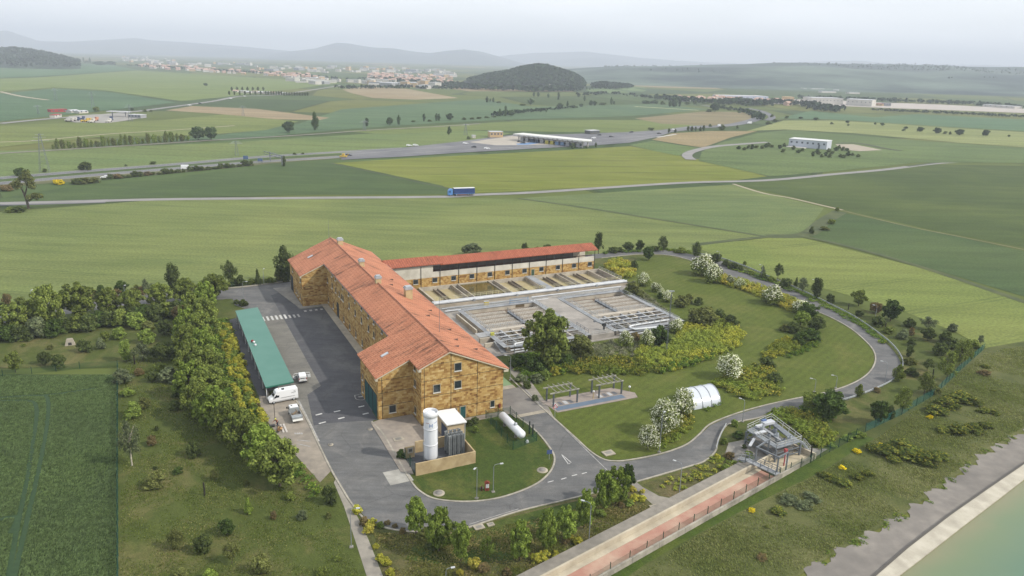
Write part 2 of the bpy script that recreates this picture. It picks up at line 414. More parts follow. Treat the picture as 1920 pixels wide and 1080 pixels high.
# middle distance ---------------------------------------------------
mid = [
 ('crop_pale_mid', [(-80, 330), (-80, 285), (0, 283), (200, 276), (420, 268), (700, 250), (900, 245), (960, 250), (880, 264), (640, 288), (440, 300), (200, 318), (0, 333)], (128, 150, 88), (118, 140, 80), (140, 156, 90)),
 ('crop_yellow_mid', [(640, 246), (830, 235), (1010, 225), (1270, 225), (1360, 232), (1280, 244), (1180, 250), (1100, 248), (960, 246), (900, 244), (730, 252)], (132, 150, 80), (120, 140, 72), (142, 154, 84)),
 ('crop_bluegreen_mid', [(560, 232), (640, 205), (900, 186), (1000, 200), (1230, 195), (1330, 205), (1180, 218), (960, 224), (800, 232), (640, 243), (440, 262), (300, 266), (420, 252)], (104, 132, 92), (94, 124, 86), (116, 142, 96)),
 ('stubble_tan', [(310, 207), (360, 199), (480, 204), (618, 221), (600, 225), (520, 224), (400, 213)], (186, 166, 128), (176, 156, 118), (192, 174, 140)),
 ('stubble_tan2', [(642, 168), (690, 162), (760, 166), (860, 184), (780, 187), (700, 184), (660, 175)], (188, 168, 130), (180, 160, 122), (194, 178, 142)),
 ('stubble_brown', [(1190, 222), (1320, 209), (1390, 210), (1420, 220), (1395, 230), (1330, 236), (1240, 232)], (160, 146, 108), (150, 138, 100), (170, 158, 118)),
 ('stubble_tan3', [(1222, 262), (1260, 250), (1330, 246), (1420, 246), (1370, 258), (1318, 277), (1270, 270)], (182, 164, 120), (172, 154, 110), (190, 172, 130)),
 ('crop_green_mid', [(1180, 272), (1225, 264), (1270, 272), (1316, 278), (1285, 288), (1270, 292), (1230, 284)], (118, 142, 80), (106, 130, 72), (126, 148, 86)),
 ('crop_right_mid', [(1316, 284), (1350, 268), (1420, 250), (1480, 244), (1700, 262), (1990, 282), (1990, 306), (1720, 305), (1560, 322), (1445, 331), (1310, 302)], (116, 138, 80), (106, 128, 72), (128, 148, 86)),
 ('crop_pale_right', [(1400, 246), (1470, 226), (1560, 226), (1640, 230), (1780, 240), (1990, 252), (1990, 281), (1800, 268), (1600, 250), (1470, 243)], (164, 172, 104), (150, 162, 96), (172, 178, 116)),
 ('crop_teal_right', [(1460, 222), (1520, 208), (1640, 220), (1720, 214), (1990, 228), (1990, 250), (1780, 238), (1560, 224)], (104, 140, 96), (96, 130, 90), (114, 146, 100)),
 ('crop_olive_left', [(-80, 246), (0, 236), (150, 230), (300, 226), (420, 215), (560, 228), (500, 244), (380, 254), (200, 256), (0, 276), (-80, 280)], (138, 152, 80), (126, 142, 72), (146, 156, 84)),
 ('crop_teal_left', [(-80, 225), (-80, 182), (0, 176), (100, 166), (200, 172), (330, 192), (230, 204), (100, 218), (0, 228)], (98, 132, 92), (90, 122, 86), (108, 140, 98)),
 ('crop_slope_left', [(-80, 180), (-80, 150), (60, 146), (260, 132), (420, 142), (640, 156), (560, 166), (420, 182), (340, 190), (200, 170), (100, 164), (0, 172)], (138, 158, 84), (128, 148, 78), (146, 162, 92)),
 ('crop_crest_left', [(-80, 148), (-80, 120), (40, 117), (200, 121), (260, 131), (60, 144)], (104, 138, 94), (96, 130, 88), (116, 148, 100)),
]
for i, (nm, px, a, b_, c_) in enumerate(mid):
    field('crop_field' if 'stub' not in nm else 'stubble_field', px, .05 + .012 * i,
          field_mat(nm, C(*a, 1.95), C(*b_, 1.95), C(*c_, 1.95), .1 + .3 * math.sin(i), 30, 1.2, .75, .5, .1, .006))
# ---------------------------------------------------------------- hills and mountains
def ridge(name, prof, D, front, back, m, seed=0, rough=.12, zb=-3, nx=90, wob=.0):
    """long hill whose crest runs through the listed directions"""
    r = np.random.default_rng(seed)
    px = np.array([p[0] for p in prof], float); py = np.array([p[1] for p in prof], float)
    X = np.linspace(px[0], px[-1], nx); Yv = np.interp(X, px, py)
    ny = 26; V = []; ph = r.uniform(0, 6.28, (6, 2)); fr = r.uniform(.5, 2.2, (6, 2))
    for j in range(ny + 1):
        t = j / ny * 1.5
        for i in range(nx):
            P = AT(X[i], Yv[i], D); u = X[i] / 160.0
            d = D + (-front * (1 - t) if t < 1 else back * (t - 1) * 2)
            env = (math.sin(min(t, 1) * math.pi / 2) ** 1.35) if t < 1 else math.cos((t - 1) * math.pi)
            nzv = sum(math.sin(ph[q, 0] + fr[q, 0] * u * (1 + q) + t * fr[q, 1] * 4 + ph[q, 1]) / (1 + q) for q in range(6))
            h = zb + (P[2] - zb) * max(0, env) * (1 + rough * nzv * (math.sin(min(t, 1) * math.pi) + .05))
            wx = 0
            V.append((P[0] * (d / D), d, h))
    F = [(j * nx + i, j * nx + i + 1, (j + 1) * nx + i + 1, (j + 1) * nx + i) for j in range(ny) for i in range(nx - 1)]
    b = MB(); b.add(V, F, True); o = b.build(name, m); o['kind'] = 'structure'; return o
def hill_mat(name, wood, grass, s=.004, lo=.45, hi=.55, z=False):
    k = N(name); q = k.pos('world', (1, 1, 2.5))
    f = k.ramp(k.noise(q, s, 7, .6, .3), [(lo, 0.0), (hi, 1.0)])
    col = k.mix(f, wood, grass)
    col = k.mix(.6, col, k.ramp(k.noise(q, s * 14, 5, .7), [(.3, .6), (.7, 1.3)]), 'MULTIPLY')
    k.pbsdf(col, .95, 0, .1); return k.m
wood1 = (.028, .045, .026, 1); grass1 = (.10, .15, .06, 1)
far_m = hill_mat('far_mountain', (.06, .085, .09, 1), (.09, .11, .10, 1), .0012)
ridge('mountain', [(-150, 66), (-60, 62), (0, 58), (16, 57), (35, 64), (75, 77), (130, 78), (200, 74), (255, 71), (290, 76), (330, 78), (400, 83), (460, 88), (560, 97), (700, 110)], 13200, 3600, 1500, far_m, 1)
ridge('mountain', [(470, 106), (540, 97), (590, 92), (630, 83), (655, 84), (700, 90), (740, 91), (775, 97), (805, 100), (835, 95), (870, 92), (905, 97), (940, 107), (975, 117), (1010, 126)], 11200, 3000, 1300, far_m, 2)
ridge('mountain', [(900, 112), (950, 104), (1000, 100), (1050, 99), (1100, 97), (1150, 102), (1200, 108), (1260, 113), (1330, 117), (1420, 120)], 15200, 2400, 1100, far_m, 3)
ridge('mountain', [(960, 128), (1030, 113), (1085, 108), (1130, 107), (1170, 112), (1210, 118), (1260, 124)], 13400, 2000, 1100, far_m, 4)
ridge('mountain', [(1380, 124), (1480, 117), (1560, 114), (1620, 114), (1680, 120), (1740, 121), (1840, 122), (1930, 125), (2050, 130)], 14600, 1600, 1000, far_m, 5)
pl_m = hill_mat('plateau_slope', (.03, .048, .042, 1), (.11, .15, .11, 1), .0022, .42, .62)
ridge('hill', [(1000, 142), (1060, 130), (1100, 127), (1160, 124), (1250, 124), (1330, 121), (1400, 120), (1460, 117), (1530, 118), (1600, 120), (1700, 122), (1800, 125), (1920, 127), (2080, 133)], 4300, 1950, 900, pl_m, 6, .10)
ridge('hill', [(1090, 165), (1130, 158), (1180, 163), (1240, 171), (1290, 182)], 2150, 420, 300, hill_mat('knoll', (.05, .08, .035, 1), (.12, .17, .07, 1), .006), 8, .05)
ridge('hill', [(-160, 100), (-60, 97), (0, 94), (25, 92), (60, 96), (110, 106), (150, 116)], 3300, 900, 500, hill_mat('wooded_rise', (.02, .036, .02, 1), (.035, .055, .03, 1), .01), 9, .05)
fh_m = hill_mat('forest_hill', (.018, .028, .016, 1), (.03, .042, .024, 1), .02)
ridge('hill', [(845, 164), (880, 152), (915, 143), (950, 137), (980, 129), (1005, 125), (1025, 126), (1050, 134), (1075, 141), (1090, 150), (1100, 164)], 2250, 260, 300, fh_m, 10, .03, 0)
# ================================================================== lawns, roads, paving (site)
lawn = lawn_mat('lawn_mown', C(118, 132, 56), C(104, 119, 48), C(134, 138, 70), .3, .07, .7, .16)
lawn_r = lawn_mat('lawn_rough', C(108, 120, 58), C(92, 106, 48), C(146, 138, 90), .4, .08, .2, 0, .5, .7)
lawn_i = lawn_mat('lawn_island', C(92, 112, 48), C(78, 98, 40), C(122, 126, 66), .5, .12, 0, 0, .5, .7)
lawn_d = lawn_mat('lawn_dry', C(116, 114, 68), C(94, 104, 56), C(146, 132, 96), .4, .12, .2, 0, .45, .65)
bank_m = lawn_mat('bank_grass', C(112, 120, 66), C(88, 102, 50), C(134, 136, 86), .25, .05, .6, 0, .42, .62)
asph = asphalt_mat('asphalt_road', C(117, 117, 116), C(102, 103, 104), C(134, 132, 129), -.35)
asph_dark = asphalt_mat('asphalt_new', C(92, 93, 97), C(84, 85, 90), C(112, 112, 112), .3, .07)
asph_old = asphalt_mat('asphalt_old', C(132, 130, 122), C(122, 120, 114), C(112, 110, 106), HEAD)
cream = conc('concrete_pale', C(188, 180, 162), C(170, 162, 146), C(150, 144, 134))
conc_g = conc('concrete_grey', C(160, 156, 148), C(142, 139, 133), C(120, 118, 114))
kerb_m = conc('kerb_concrete', C(190, 184, 170), C(168, 163, 150), C(146, 142, 132), 1.5, .4)
paint = mat('road_paint', C(225, 225, 222), C(190, 190, 188), 2.0)
white_dirty = mat('paint_worn', C(196, 194, 190), C(150, 149, 147), 1.4)

sheet('lawn', world([(-60, 600), (200, 570), (430, 530), (700, 500), (1130, 478), (1250, 466), (1330, 478), (1480, 530), (1620, 580), (1760, 625), (1850, 650), (1540, 850), (1400, 940), (1150, 1060), (980, 1130), (221, 1130), (221, 690), (-60, 690)]), .02, lawn_r)
sheet('lawn', world([(1195, 484), (1255, 482), (1300, 492), (1345, 511), (1400, 537), (1450, 555), (1500, 574), (1550, 594), (1590, 615), (1620, 639), (1638, 660), (1638, 682), (1622, 703), (1588, 722), (1540, 736), (1480, 748), (1420, 762), (1370, 777), (1330, 794), (1308, 815), (1283, 833), (1240, 848), (1180, 860), (1150, 862), (1130, 858), (1107, 844), (1082, 821), (1062, 802), (1030, 772), (1000, 745), (970, 715), (1000, 690), (1130, 600), (1180, 520)]), .028, lawn)
sheet('grass_bank', world([(1850, 652), (1920, 640), (1990, 700), (1990, 780), (1920, 807), (1780, 900), (1703, 960), (1580, 1030), (1480, 1090), (1440, 1130), (1110, 1130), (1106, 1085), (1300, 975), (1520, 862), (1700, 745)]), .024, bank_m)

# yard and roads
yard = [(430, 543), (545, 528), (548, 545), (566, 584), (612, 574), (660, 640), (690, 700), (700, 790), (697, 793), (720, 817), (740, 850), (772, 905), (792, 926), (822, 938), (880, 942), (940, 934), (1000, 912), (1030, 888), (1041, 862), (1032, 840), (1002, 805), (962, 776), (950, 768), (945, 720), (1000, 745), (1040, 788), (1058, 804), (1080, 824), (1105, 847), (1130, 862), (1152, 867), (1180, 865), (1240, 853), (1287, 836), (1312, 816),
        (1333, 797), (1372, 780), (1420, 766), (1460, 762), (1425, 782), (1375, 792), (1358, 800), (1346, 825), (1340, 847), (1320, 864), (1292, 874), (1192, 903), (1077, 933), (973, 958), (880, 988), (847, 994), (800, 997), (740, 993), (690, 975), (662, 946), (640, 913), (620, 880), (596, 829), (575, 785), (556, 752), (548, 722), (500, 735), (470, 690), (440, 600), (487, 590), (440, 572)]
sheet('asphalt_yard', world(yard), .04, asph)
loop_in = [(1128, 484), (1200, 477), (1255, 479), (1300, 490), (1345, 509), (1400, 535), (1450, 553), (1500, 572), (1550, 592), (1590, 613), (1620, 637), (1639, 660), (1640, 682), (1624, 704), (1590, 723), (1540, 738), (1480, 750), (1420, 764)]
loop_out = [(1118, 476), (1200, 470), (1250, 470), (1300, 478), (1350, 489), (1400, 506), (1450, 528), (1500, 549), (1550, 573), (1600, 599), (1640, 626), (1670, 652), (1687, 676), (1689, 695), (1674, 713), (1640, 731), (1590, 749), (1520, 765), (1455, 772)]
li = smooth_line(world(loop_in), 5); lo_ = smooth_line(world(loop_out), 5)
sheet('loop_road', list(li) + list(lo_)[::-1], .044, asph)
sheet('back_road', world([(-60, 598), (0, 589), (120, 572), (240, 556), (440, 541), (560, 526), (700, 514), (1118, 476), (1128, 484), (700, 521), (560, 533), (440, 560), (240, 572), (120, 590), (0, 609), (-60, 620)]), .036, asph)
sheet('old_asphalt', [S(b, a)[:2] for b, a in [(-37.2, 77), (-31.2, 76.5), (-31.4, 26), (-35, 22.5), (-36.6, 8), (-38.2, 8), (-37.2, 24)]], .052, asph_old)
sheet('new_asphalt', [S(b, a)[:2] for b, a in [(-31.2, 96), (-26, 100), (-26, 80), (-19, 80), (-19.4, 20), (-24.6, 19.5), (-24.6, 5.6), (-34, 8), (-36.6, 8), (-35, 22.5), (-31.4, 26)]], .056, asph_dark)
sheet('concrete_apron', world([(486, 742), (556, 750), (596, 829), (622, 882), (600, 905), (560, 860), (520, 815), (490, 775)]), .060, conc('apron_concrete', C(172, 162, 148), C(150, 142, 130), C(132, 126, 118), .6, .2))
sheet('gravel_strip', world([(430, 600), (443, 596), (500, 742), (487, 748), (462, 690)]), .05, asph_dark)
# garden paths
path_c = conc('path_concrete', C(168, 162, 150), C(152, 147, 137), C(134, 130, 122))
sheet('path', world([(631, 896), (640, 913), (661, 950), (690, 1010), (730, 1110), (697, 1110), (668, 1020), (645, 950), (626, 905)]), .05, path_c)
sheet('path', world([(953, 672), (985, 700), (1000, 722), (1022, 752), (1040, 785), (1018, 765), (985, 730), (958, 700)]), .05, path_c)
sheet('path', world([(1192, 903), (1204, 913), (1235, 930), (1260, 935), (1238, 955), (1222, 945), (1200, 925), (1183, 908)]), .05, path_c)
# building surroundings in site coordinates
def sq(name, b0, b1, a0, a1, z, m): return sheet(name, [S(b, a)[:2] for b, a in ((b0, a0), (b1, a0), (b1, a1), (b0, a1))], z, m)
def slab(name, pts, z, m, site=True):
    p = [S(b, a)[:2] for b, a in pts] if site else pts
    o = MB().prism([tuple(q) for q in p], -.05, z).build(name, m); o['kind'] = 'structure'; return o
slab('pavement', [(-19.3, 19.3), (-17.45, 19.3), (-17.45, 82.1), (-19.3, 82.1)], .14, cream)
slab('pavement', [(-29.5, 103), (-24.5, 103), (-24.5, 82), (-19.3, 82), (-19.3, 80.4), (-25.5, 80.2)], .14, conc_g)
slab('pavement', [(-26.2, 4.8), (-24.4, 5.4), (-17.5, 5.3), (-17.5, -.3), (.8, -.5), (.8, -2.1), (-11, -2.3), (-12, -9.5), (-15, -13.5), (-24.2, -13.4), (-24.6, -16.6), (-26.4, -15.0)], .13, conc('pavement_pink', C(176, 166, 152), C(158, 148, 138), C(140, 134, 128)))
slab('pavement', [(-.0, 9), (7.4, 9), (7.4, 10.6), (-.0, 10.6)], .16, cream)
sq('green_court', .2, 7.4, 10.7, 27, .07, mat('court_green', C(134, 160, 118), C(120, 148, 108), .5))
sq('lay_by', .2, 9, -3, 9, .062, conc('layby', C(132, 128, 124), C(120, 117, 114), C(146, 142, 136)))
sq('manhole_apron', -29.3, -25.2, -18.5, -14, .062, conc('apron_pale', C(186, 184, 176), C(170, 168, 160), C(150, 148, 142)))
sq('concrete_band', .6, 8.6, -4.2, -3.0, .07, cream)
# the gas-tank island lawn
isl = world([(780, 898), (795, 922), (822, 934), (880, 938), (940, 930), (1000, 908), (1028, 885), (1036, 862), (1029, 842), (1000, 808), (960, 779), (945, 771), (880, 786), (870, 800), (893, 828), (892, 866)])
sheet('lawn', isl, .07, lawn_i)
# foreground lawns between road and channel
sheet('lawn', world([(690, 982), (740, 998), (800, 1001), (847, 998), (884, 990), (973, 962), (1077, 937), (1185, 908), (1222, 946), (1238, 957), (1000, 1070), (985, 1120), (735, 1120), (700, 1030), (668, 950)]), .032, lawn_d)
sheet('lawn', world([(780, 1015), (847, 1001), (980, 964), (1080, 940), (1160, 925), (1150, 960), (1080, 990), (960, 1050), (840, 1060), (760, 1050)]), .040, lawn_i)
sheet('lawn', world([(1205, 908), (1292, 879), (1325, 866), (1345, 848), (1352, 822), (1410, 850), (1405, 872), (1330, 905), (1275, 935), (1240, 930)]), .034, lawn_d)

# kerbs
def kerb(pts, w=.32, h=.14, sub=5, name='kerb'):
    return ribbon(name, smooth_line(world(pts), sub), w, .0, kerb_m, h)
kerb(loop_in + [(1371, 779), (1331, 796), (1310, 816), (1285, 835), (1240, 851), (1180, 863), (1151, 865), (1130, 861), (1106, 846), (1081, 823), (1060, 804), (1040, 786), (1008, 758), (980, 732), (956, 708)])
kerb([(697, 791), (719, 815), (739, 849), (771, 903), (791, 924), (821, 937), (880, 941), (940, 933), (1000, 911), (1030, 887), (1040, 862), (1031, 840), (1001, 805), (961, 776)])
kerb([(1460, 770), (1425, 783), (1376, 793), (1359, 801), (1347, 825), (1341, 847), (1321, 865), (1292, 875), (1192, 904), (1077, 934), (973, 959), (880, 989), (847, 995), (800, 998), (740, 994), (688, 976), (661, 947), (640, 914), (621, 881), (596, 830), (575, 786), (556, 752)])
kerb([(-40, 597), (0, 588), (120, 571), (240, 555), (440, 540), (545, 527)], .4, .3)
# markings
def mark(px, w, name='road_marking', m=paint, z=.085): return ribbon(name, smooth_line(world(px), 4), w, z, m)
mark([(560, 752), (578, 788), (598, 828)], .35, m=white_dirty)
for x0, y0, x1, y1 in ((592, 779, 604, 776), (598, 795, 611, 791.5), (626, 773, 638, 770.5), (634, 786, 646, 783), (672, 764, 683, 761.5), (680, 777.5, 691, 775)):
    mark([(x0, y0), (x1, y1)], .42)
for i in range(9):                                   # zebra
    b = -36.6 + i * 1.15
    sq('zebra_stripe', b, b + .55, 73.3, 76.9 - (0 if i < 6 else 1), .086, paint if i < 6 else white_dirty)
for i in range(4):
    b = -25 + i * 1.5
    sq('zebra_stripe', b, b + .7, 77.2, 78.4, .09, white_dirty)
mark([(985, 730), (1030, 778), (1055, 801), (1078, 823), (1102, 847), (1130, 874), (1138, 882)], .16, m=white_dirty)
for t in ((1027, 905, 1038, 902), (1052, 899.5, 1062, 896.5), (1072, 893, 1082, 890.5), (1091, 889, 1100, 886.5)): mark([t[:2], t[2:]], .22)
for a_, b_ in (((1052, 852), (1066, 871)), ((1066, 871), (1071, 868)), ((1071, 868), (1052, 852)), ((1064, 871), (1071, 868))): mark([a_, b_], .16)
mark([(880, 984), (930, 968), (972, 955)], .14, m=white_dirty)
mark([(665, 742), (668, 749), (680, 750.5), (686, 747)], .15, m=white_dirty); mark([(665, 742), (674, 740.5)], .15, m=white_dirty); mark([(672, 745), (681, 744)], .35, m=white_dirty)
for p in ((557, 826, 582, 828), (558, 833, 582, 838)): mark([p[:2], p[2:]], .25, m=white_dirty, z=.09)
for i in range(4): mark([(553 + i * 4, 812), (555 + i * 4, 815)], .3, m=white_dirty, z=.09)
mark([(493, 534), (500, 533)], .4); mark([(757, 823), (740, 789)], .35, m=white_dirty)

# reservoir side
_lo = [np.array(p) for p in world([(1590, 1117), (1990, 822)])]
_td = (_lo[1] - _lo[0]) / np.linalg.norm(_lo[1] - _lo[0]); _tn = np.array([-_td[1], _td[0]])
_up = [np.array(p) for p in world([(1440, 1115), (1500, 1077), (1580, 1030), (1640, 995), (1703, 960), (1750, 920), (1780, 900), (1850, 848), (1920, 808), (1990, 765)])]
_ts = np.array([(p - _lo[0]) @ _td for p in _up]); _ns = np.array([(p - _lo[0]) @ _tn for p in _up]); _o = np.argsort(_ts); _ts = _ts[_o]; _ns = _ns[_o]
_tt = np.linspace(_ts[0], _ts[-1], 130)
_nn = np.interp(_tt, _ts, _ns) + .7 * np.sin(_tt * .9) + .45 * np.sin(_tt * 2.3 + 1)
sheet('lawn', world([(1108, 1088), (1200, 1032), (1300, 977), (1420, 914), (1520, 866), (1618, 816), (1640, 822), (1540, 884), (1430, 938), (1310, 1000), (1210, 1058), (1150, 1100)]), .036, lawn_mat('verge_mown', C(96, 118, 46), C(82, 104, 40), C(116, 128, 58), .3, .1))
_gb = MB(); _m = len(_tt)
_gb.add([tuple(_lo[0] + _td * t) + (.045,) for t in _tt] + [tuple(_lo[0] + _td * t + _tn * n) + (.045,) for t, n in zip(_tt, _nn)], [(i, i + 1, _m + i + 1, _m + i) for i in range(_m - 1)])
_go = _gb.build('gravel_track', conc('gravel_grey', C(156, 150, 142), C(138, 133, 127), C(122, 118, 113), .5, .08)); _go['kind'] = 'structure'
rim = [G(1630, 1092), G(1700, 1031), G(1780, 969), (G(1850, 920)), G(1920, 872), G(2010, 815)]
rim2 = [G(1664, 1098), G(1733, 1045), G(1803, 990), G(1870, 939), G(1924, 897), G(2010, 831)]
rb = MB()
secs = []
for p, q in zip(rim, rim2):
    secs.append([(p[0], p[1], -.02), (p[0], p[1], .45), (q[0], q[1], .22), (q[0], q[1], -.02)])
rb.loft([s_[::-1] for s_ in secs]); o = rb.build('reservoir_rim', conc('rim_concrete', C(206, 200, 184), C(190, 184, 168), C(170, 164, 150), .5, .2)); o['kind'] = 'structure'
kw = N('reservoir_water'); q = kw.pos('world')
_a, _b = np.array(rim2[1][:2]), np.array(rim2[3][:2]); _d = (_b - _a) / np.linalg.norm(_b - _a); _n = np.array([_d[1], -_d[0]])
_s = kw.n('ShaderNodeSeparateXYZ'); kw.l(q, _s.inputs[0])
_w = kw.math('ADD', kw.math('MULTIPLY', _s.outputs[0], float(_n[0])), kw.math('MULTIPLY', _s.outputs[1], float(_n[1])))
_w = kw.math('ADD', kw.math('SUBTRACT', _w, float(_n @ _a)), kw.math('MULTIPLY', kw.math('SUBTRACT', kw.noise(q, .12, 4), .5), 4.0))
# silty shallows over the sloping bed, deeper water beyond
colw = kw.ramp(kw.math('DIVIDE', _w, 24.0), [(.0, C(158, 158, 120, 1.9)), (.14, C(136, 156, 116, 1.9)), (.42, C(116, 150, 122, 1.9)), (1.0, C(100, 142, 126, 1.9))])
kw.pbsdf(colw, .3, 0, .3, kw.noise(q, .7, 4), .06, .05)
sheet('water', [tuple(p[:2]) for p in rim2] + [tuple(G(2300, 900)[:2]), tuple(G(2300, 1300)[:2]), tuple(G(1500, 1300)[:2])], .03, kw.m)
dk = MB(); 
ribbon('rim_joint', [p[:2] for p in [q_ + np.array([0, 0, 0]) for q_ in rim]], .35, .47, mat('joint_dark', C(96, 92, 86)))

# distant roads
track_m = mat('track_tan', C(182, 172, 148), C(166, 156, 134), .2)
road_far = mat('road_grey', C(156, 153, 150), C(142, 140, 138), .1)
mot_m = mat('motorway_grey', C(122, 122, 126), C(108, 109, 114), .05, .8, 0, .2, C(136, 136, 136), .02)
def far_ribbon(name, px, w, z, m, sub=4): return ribbon(name, smooth_line(world(px), sub), w, z, m)
far_ribbon('country_road', [(-60, 384), (0, 381.5), (150, 378), (300, 374), (600, 371), (830, 369), (900, 365), (1000, 361), (1180, 349), (1300, 342), (1440, 338), (1560, 327), (1660, 318), (1760, 306), (1860, 302)], 6.0, .07, road_far)
far_ribbon('country_road', [(-60, 385), (0, 382.5), (100, 380), (200, 377)], 9.0, .068, mot_m)
far_ribbon('field_track', [(1375, 345), (1430, 362), (1480, 371), (1545, 386), (1580, 394)], 2.2, .066, track_m)
far_ribbon('field_track', [(1580, 395), (1700, 424), (1800, 444), (1930, 470)], 1.6, .064, mat('track_green', C(140, 138, 90, 1.9), C(118, 120, 70, 1.9), .2))
far_ribbon('field_margin', [(1300, 459), (1440, 444), (1505, 444), (1620, 470), (1750, 508), (1960, 580)], 3.2, .062, mat('margin_green', C(78, 94, 44, 2.1), C(104, 114, 58, 2.1), .15))
far_ribbon('field_margin', [(972, 372), (1100, 390), (1250, 414), (1432, 443)], 2.4, .06, MATS['margin_green'])
far_ribbon('field_margin', [(1440, 443), (1510, 440), (1545, 415), (1575, 397)], 7, .061, MATS['margin_green'])
far_ribbon('field_margin', [(622, 306), (800, 345), (890, 362)], 2.6, .058, mat('margin_dark', C(66, 82, 38, 2.1), C(84, 98, 46, 2.1), .1))
far_ribbon('field_margin', [(1182, 273), (1320, 300), (1445, 331)], 4.5, .059, MATS['margin_dark'])
far_ribbon('field_margin', [(1700, 312), (1780, 303), (1850, 303), (1960, 309)], 3.5, .075, MATS['margin_dark'])
far_ribbon('verge', [(-40, 352), (60, 342), (200, 332), (400, 314), (520, 302), (640, 294)], 16, .055, mat('verge_dry', C(128, 124, 74, 2), C(104, 110, 58, 2), .1))
far_ribbon('motorway', [(-60, 339), (0, 334), (160, 321), (330, 308), (480, 295), (640, 285), (760, 278)], 9, .078, mot_m)
far_ribbon('motorway', [(-60, 350), (0, 344), (160, 330), (330, 316), (480, 304), (640, 294), (760, 284)], 9, .082, mot_m)
sheet('toll_plaza', world([(640, 288), (760, 277), (860, 266), (920, 258), (965, 253), (1060, 252), (1180, 248), (1240, 244), (1300, 236), (1345, 236), (1300, 243), (1260, 248), (1230, 258), (1180, 268), (1100, 274), (1000, 279), (860, 287), (760, 294), (640, 300)]), 0.25, mot_m)
sheet('toll_forecourt', world([(880, 267), (960, 255), (1010, 262), (1060, 268), (1040, 272), (930, 273)]), 0.26, mat('forecourt_pale', C(190, 182, 168), C(176, 168, 156), .1))
sheet('toll_blue_lane', world([(968, 270), (1010, 266), (1024, 267), (990, 272), (970, 272)]), 0.27, mat('lane_blue', C(112, 146, 190)))
far_ribbon('motorway', [(1300, 240), (1360, 236), (1400, 229), (1420, 222), (1418, 215), (1395, 207), (1345, 201), (1320, 198)], 16, .3, mot_m)
far_ribbon('motorway', [(1440, 226), (1448, 220), (1440, 214), (1425, 208), (1400, 203)], 10, .31, mot_m)
far_ribbon('slip_road', [(1232, 258), (1268, 252)], 3, .3, mat('barrier_white', C(215, 213, 208)), )
far_ribbon('lane', [(1296, 300), (1288, 292), (1300, 284), (1340, 275), (1400, 270), (1440, 267)], 8, .3, road_far)
far_ribbon('lane', [(0, 232), (60, 226), (130, 220), (240, 211), (320, 201), (400, 190), (450, 181), (520, 178), (590, 168), (640, 160)], 9, .29, road_far)
far_ribbon('railway', [(-60, 292), (0, 288), (120, 281), (250, 273), (420, 262), (560, 254), (700, 244), (830, 237), (900, 232)], 5, .26, mat('ballast', C(146, 140, 128), C(128, 122, 112), .1))
far_ribbon('field_track', [(0, 267), (70, 264), (200, 252), (330, 244), (440, 236)], 3.5, .27, track_m)
far_ribbon('field_track', [(0, 172), (40, 181), (90, 188)], 7, .31, track_m)
far_ribbon('lane', [(1190, 200), (1310, 207)], 10, .3, mat('lane_pale', C(190, 190, 140), C(176, 180, 128), .05))
sheet('airfield', world([(1340, 188), (1400, 184), (1560, 188), (1640, 192), (1760, 196), (1960, 206), (1960, 215), (1920, 212), (1760, 206), (1620, 201), (1540, 197), (1430, 194)]), .2, mat('apron_beige', C(196, 186, 176), C(184, 176, 168), .02))
sheet('yard', world([(1566, 271), (1600, 271), (1655, 282), (1612, 284), (1580, 281)]), .3, mat('yard_tan', C(182, 170, 150), C(168, 158, 140), .2))
sheet('gravel_yard', world([(120, 226), (130, 218), (175, 215), (240, 213), (268, 221), (240, 226), (205, 231), (140, 230)]), .3, mat('yard_grey', C(172, 168, 160), C(150, 148, 144), .1))

lane_w = mat('lane_white', C(214, 214, 208))
for off in (-4.2, 0.0, 4.2):
    for nm_, px_ in (('a', [(0, 334), (160, 321), (330, 308), (480, 295), (640, 285), (760, 278)]), ('b', [(0, 344), (160, 330), (330, 316), (480, 304), (640, 294), (760, 284)])):
        ribbon('lane_line', offset(smooth_line(world(px_), 4), off), .45 if off else .22, .11, lane_w)
for px_ in ([(660, 290), (780, 280), (880, 273), (960, 270)], [(760, 288), (900, 280), (1020, 274), (1090, 271)], [(1110, 262), (1180, 258), (1240, 252)], [(1110, 268), (1180, 263), (1236, 256)], [(1100, 256), (1180, 252), (1240, 247)]):
    ribbon('lane_line', smooth_line(world(px_), 4), .35, .275, lane_w)
ribbon('embankment_shadow', smooth_line(world([(1566, 269), (1610, 269), (1660, 279), (1690, 283)]), 4), 7, .31, mat('bank_painted_shade', C(72, 84, 44, 2.1), C(88, 98, 50, 2.1), .1)).name = 'grassy_bank_shade'  # flat grass-green strip; the embankment's shade is put into its dark colour
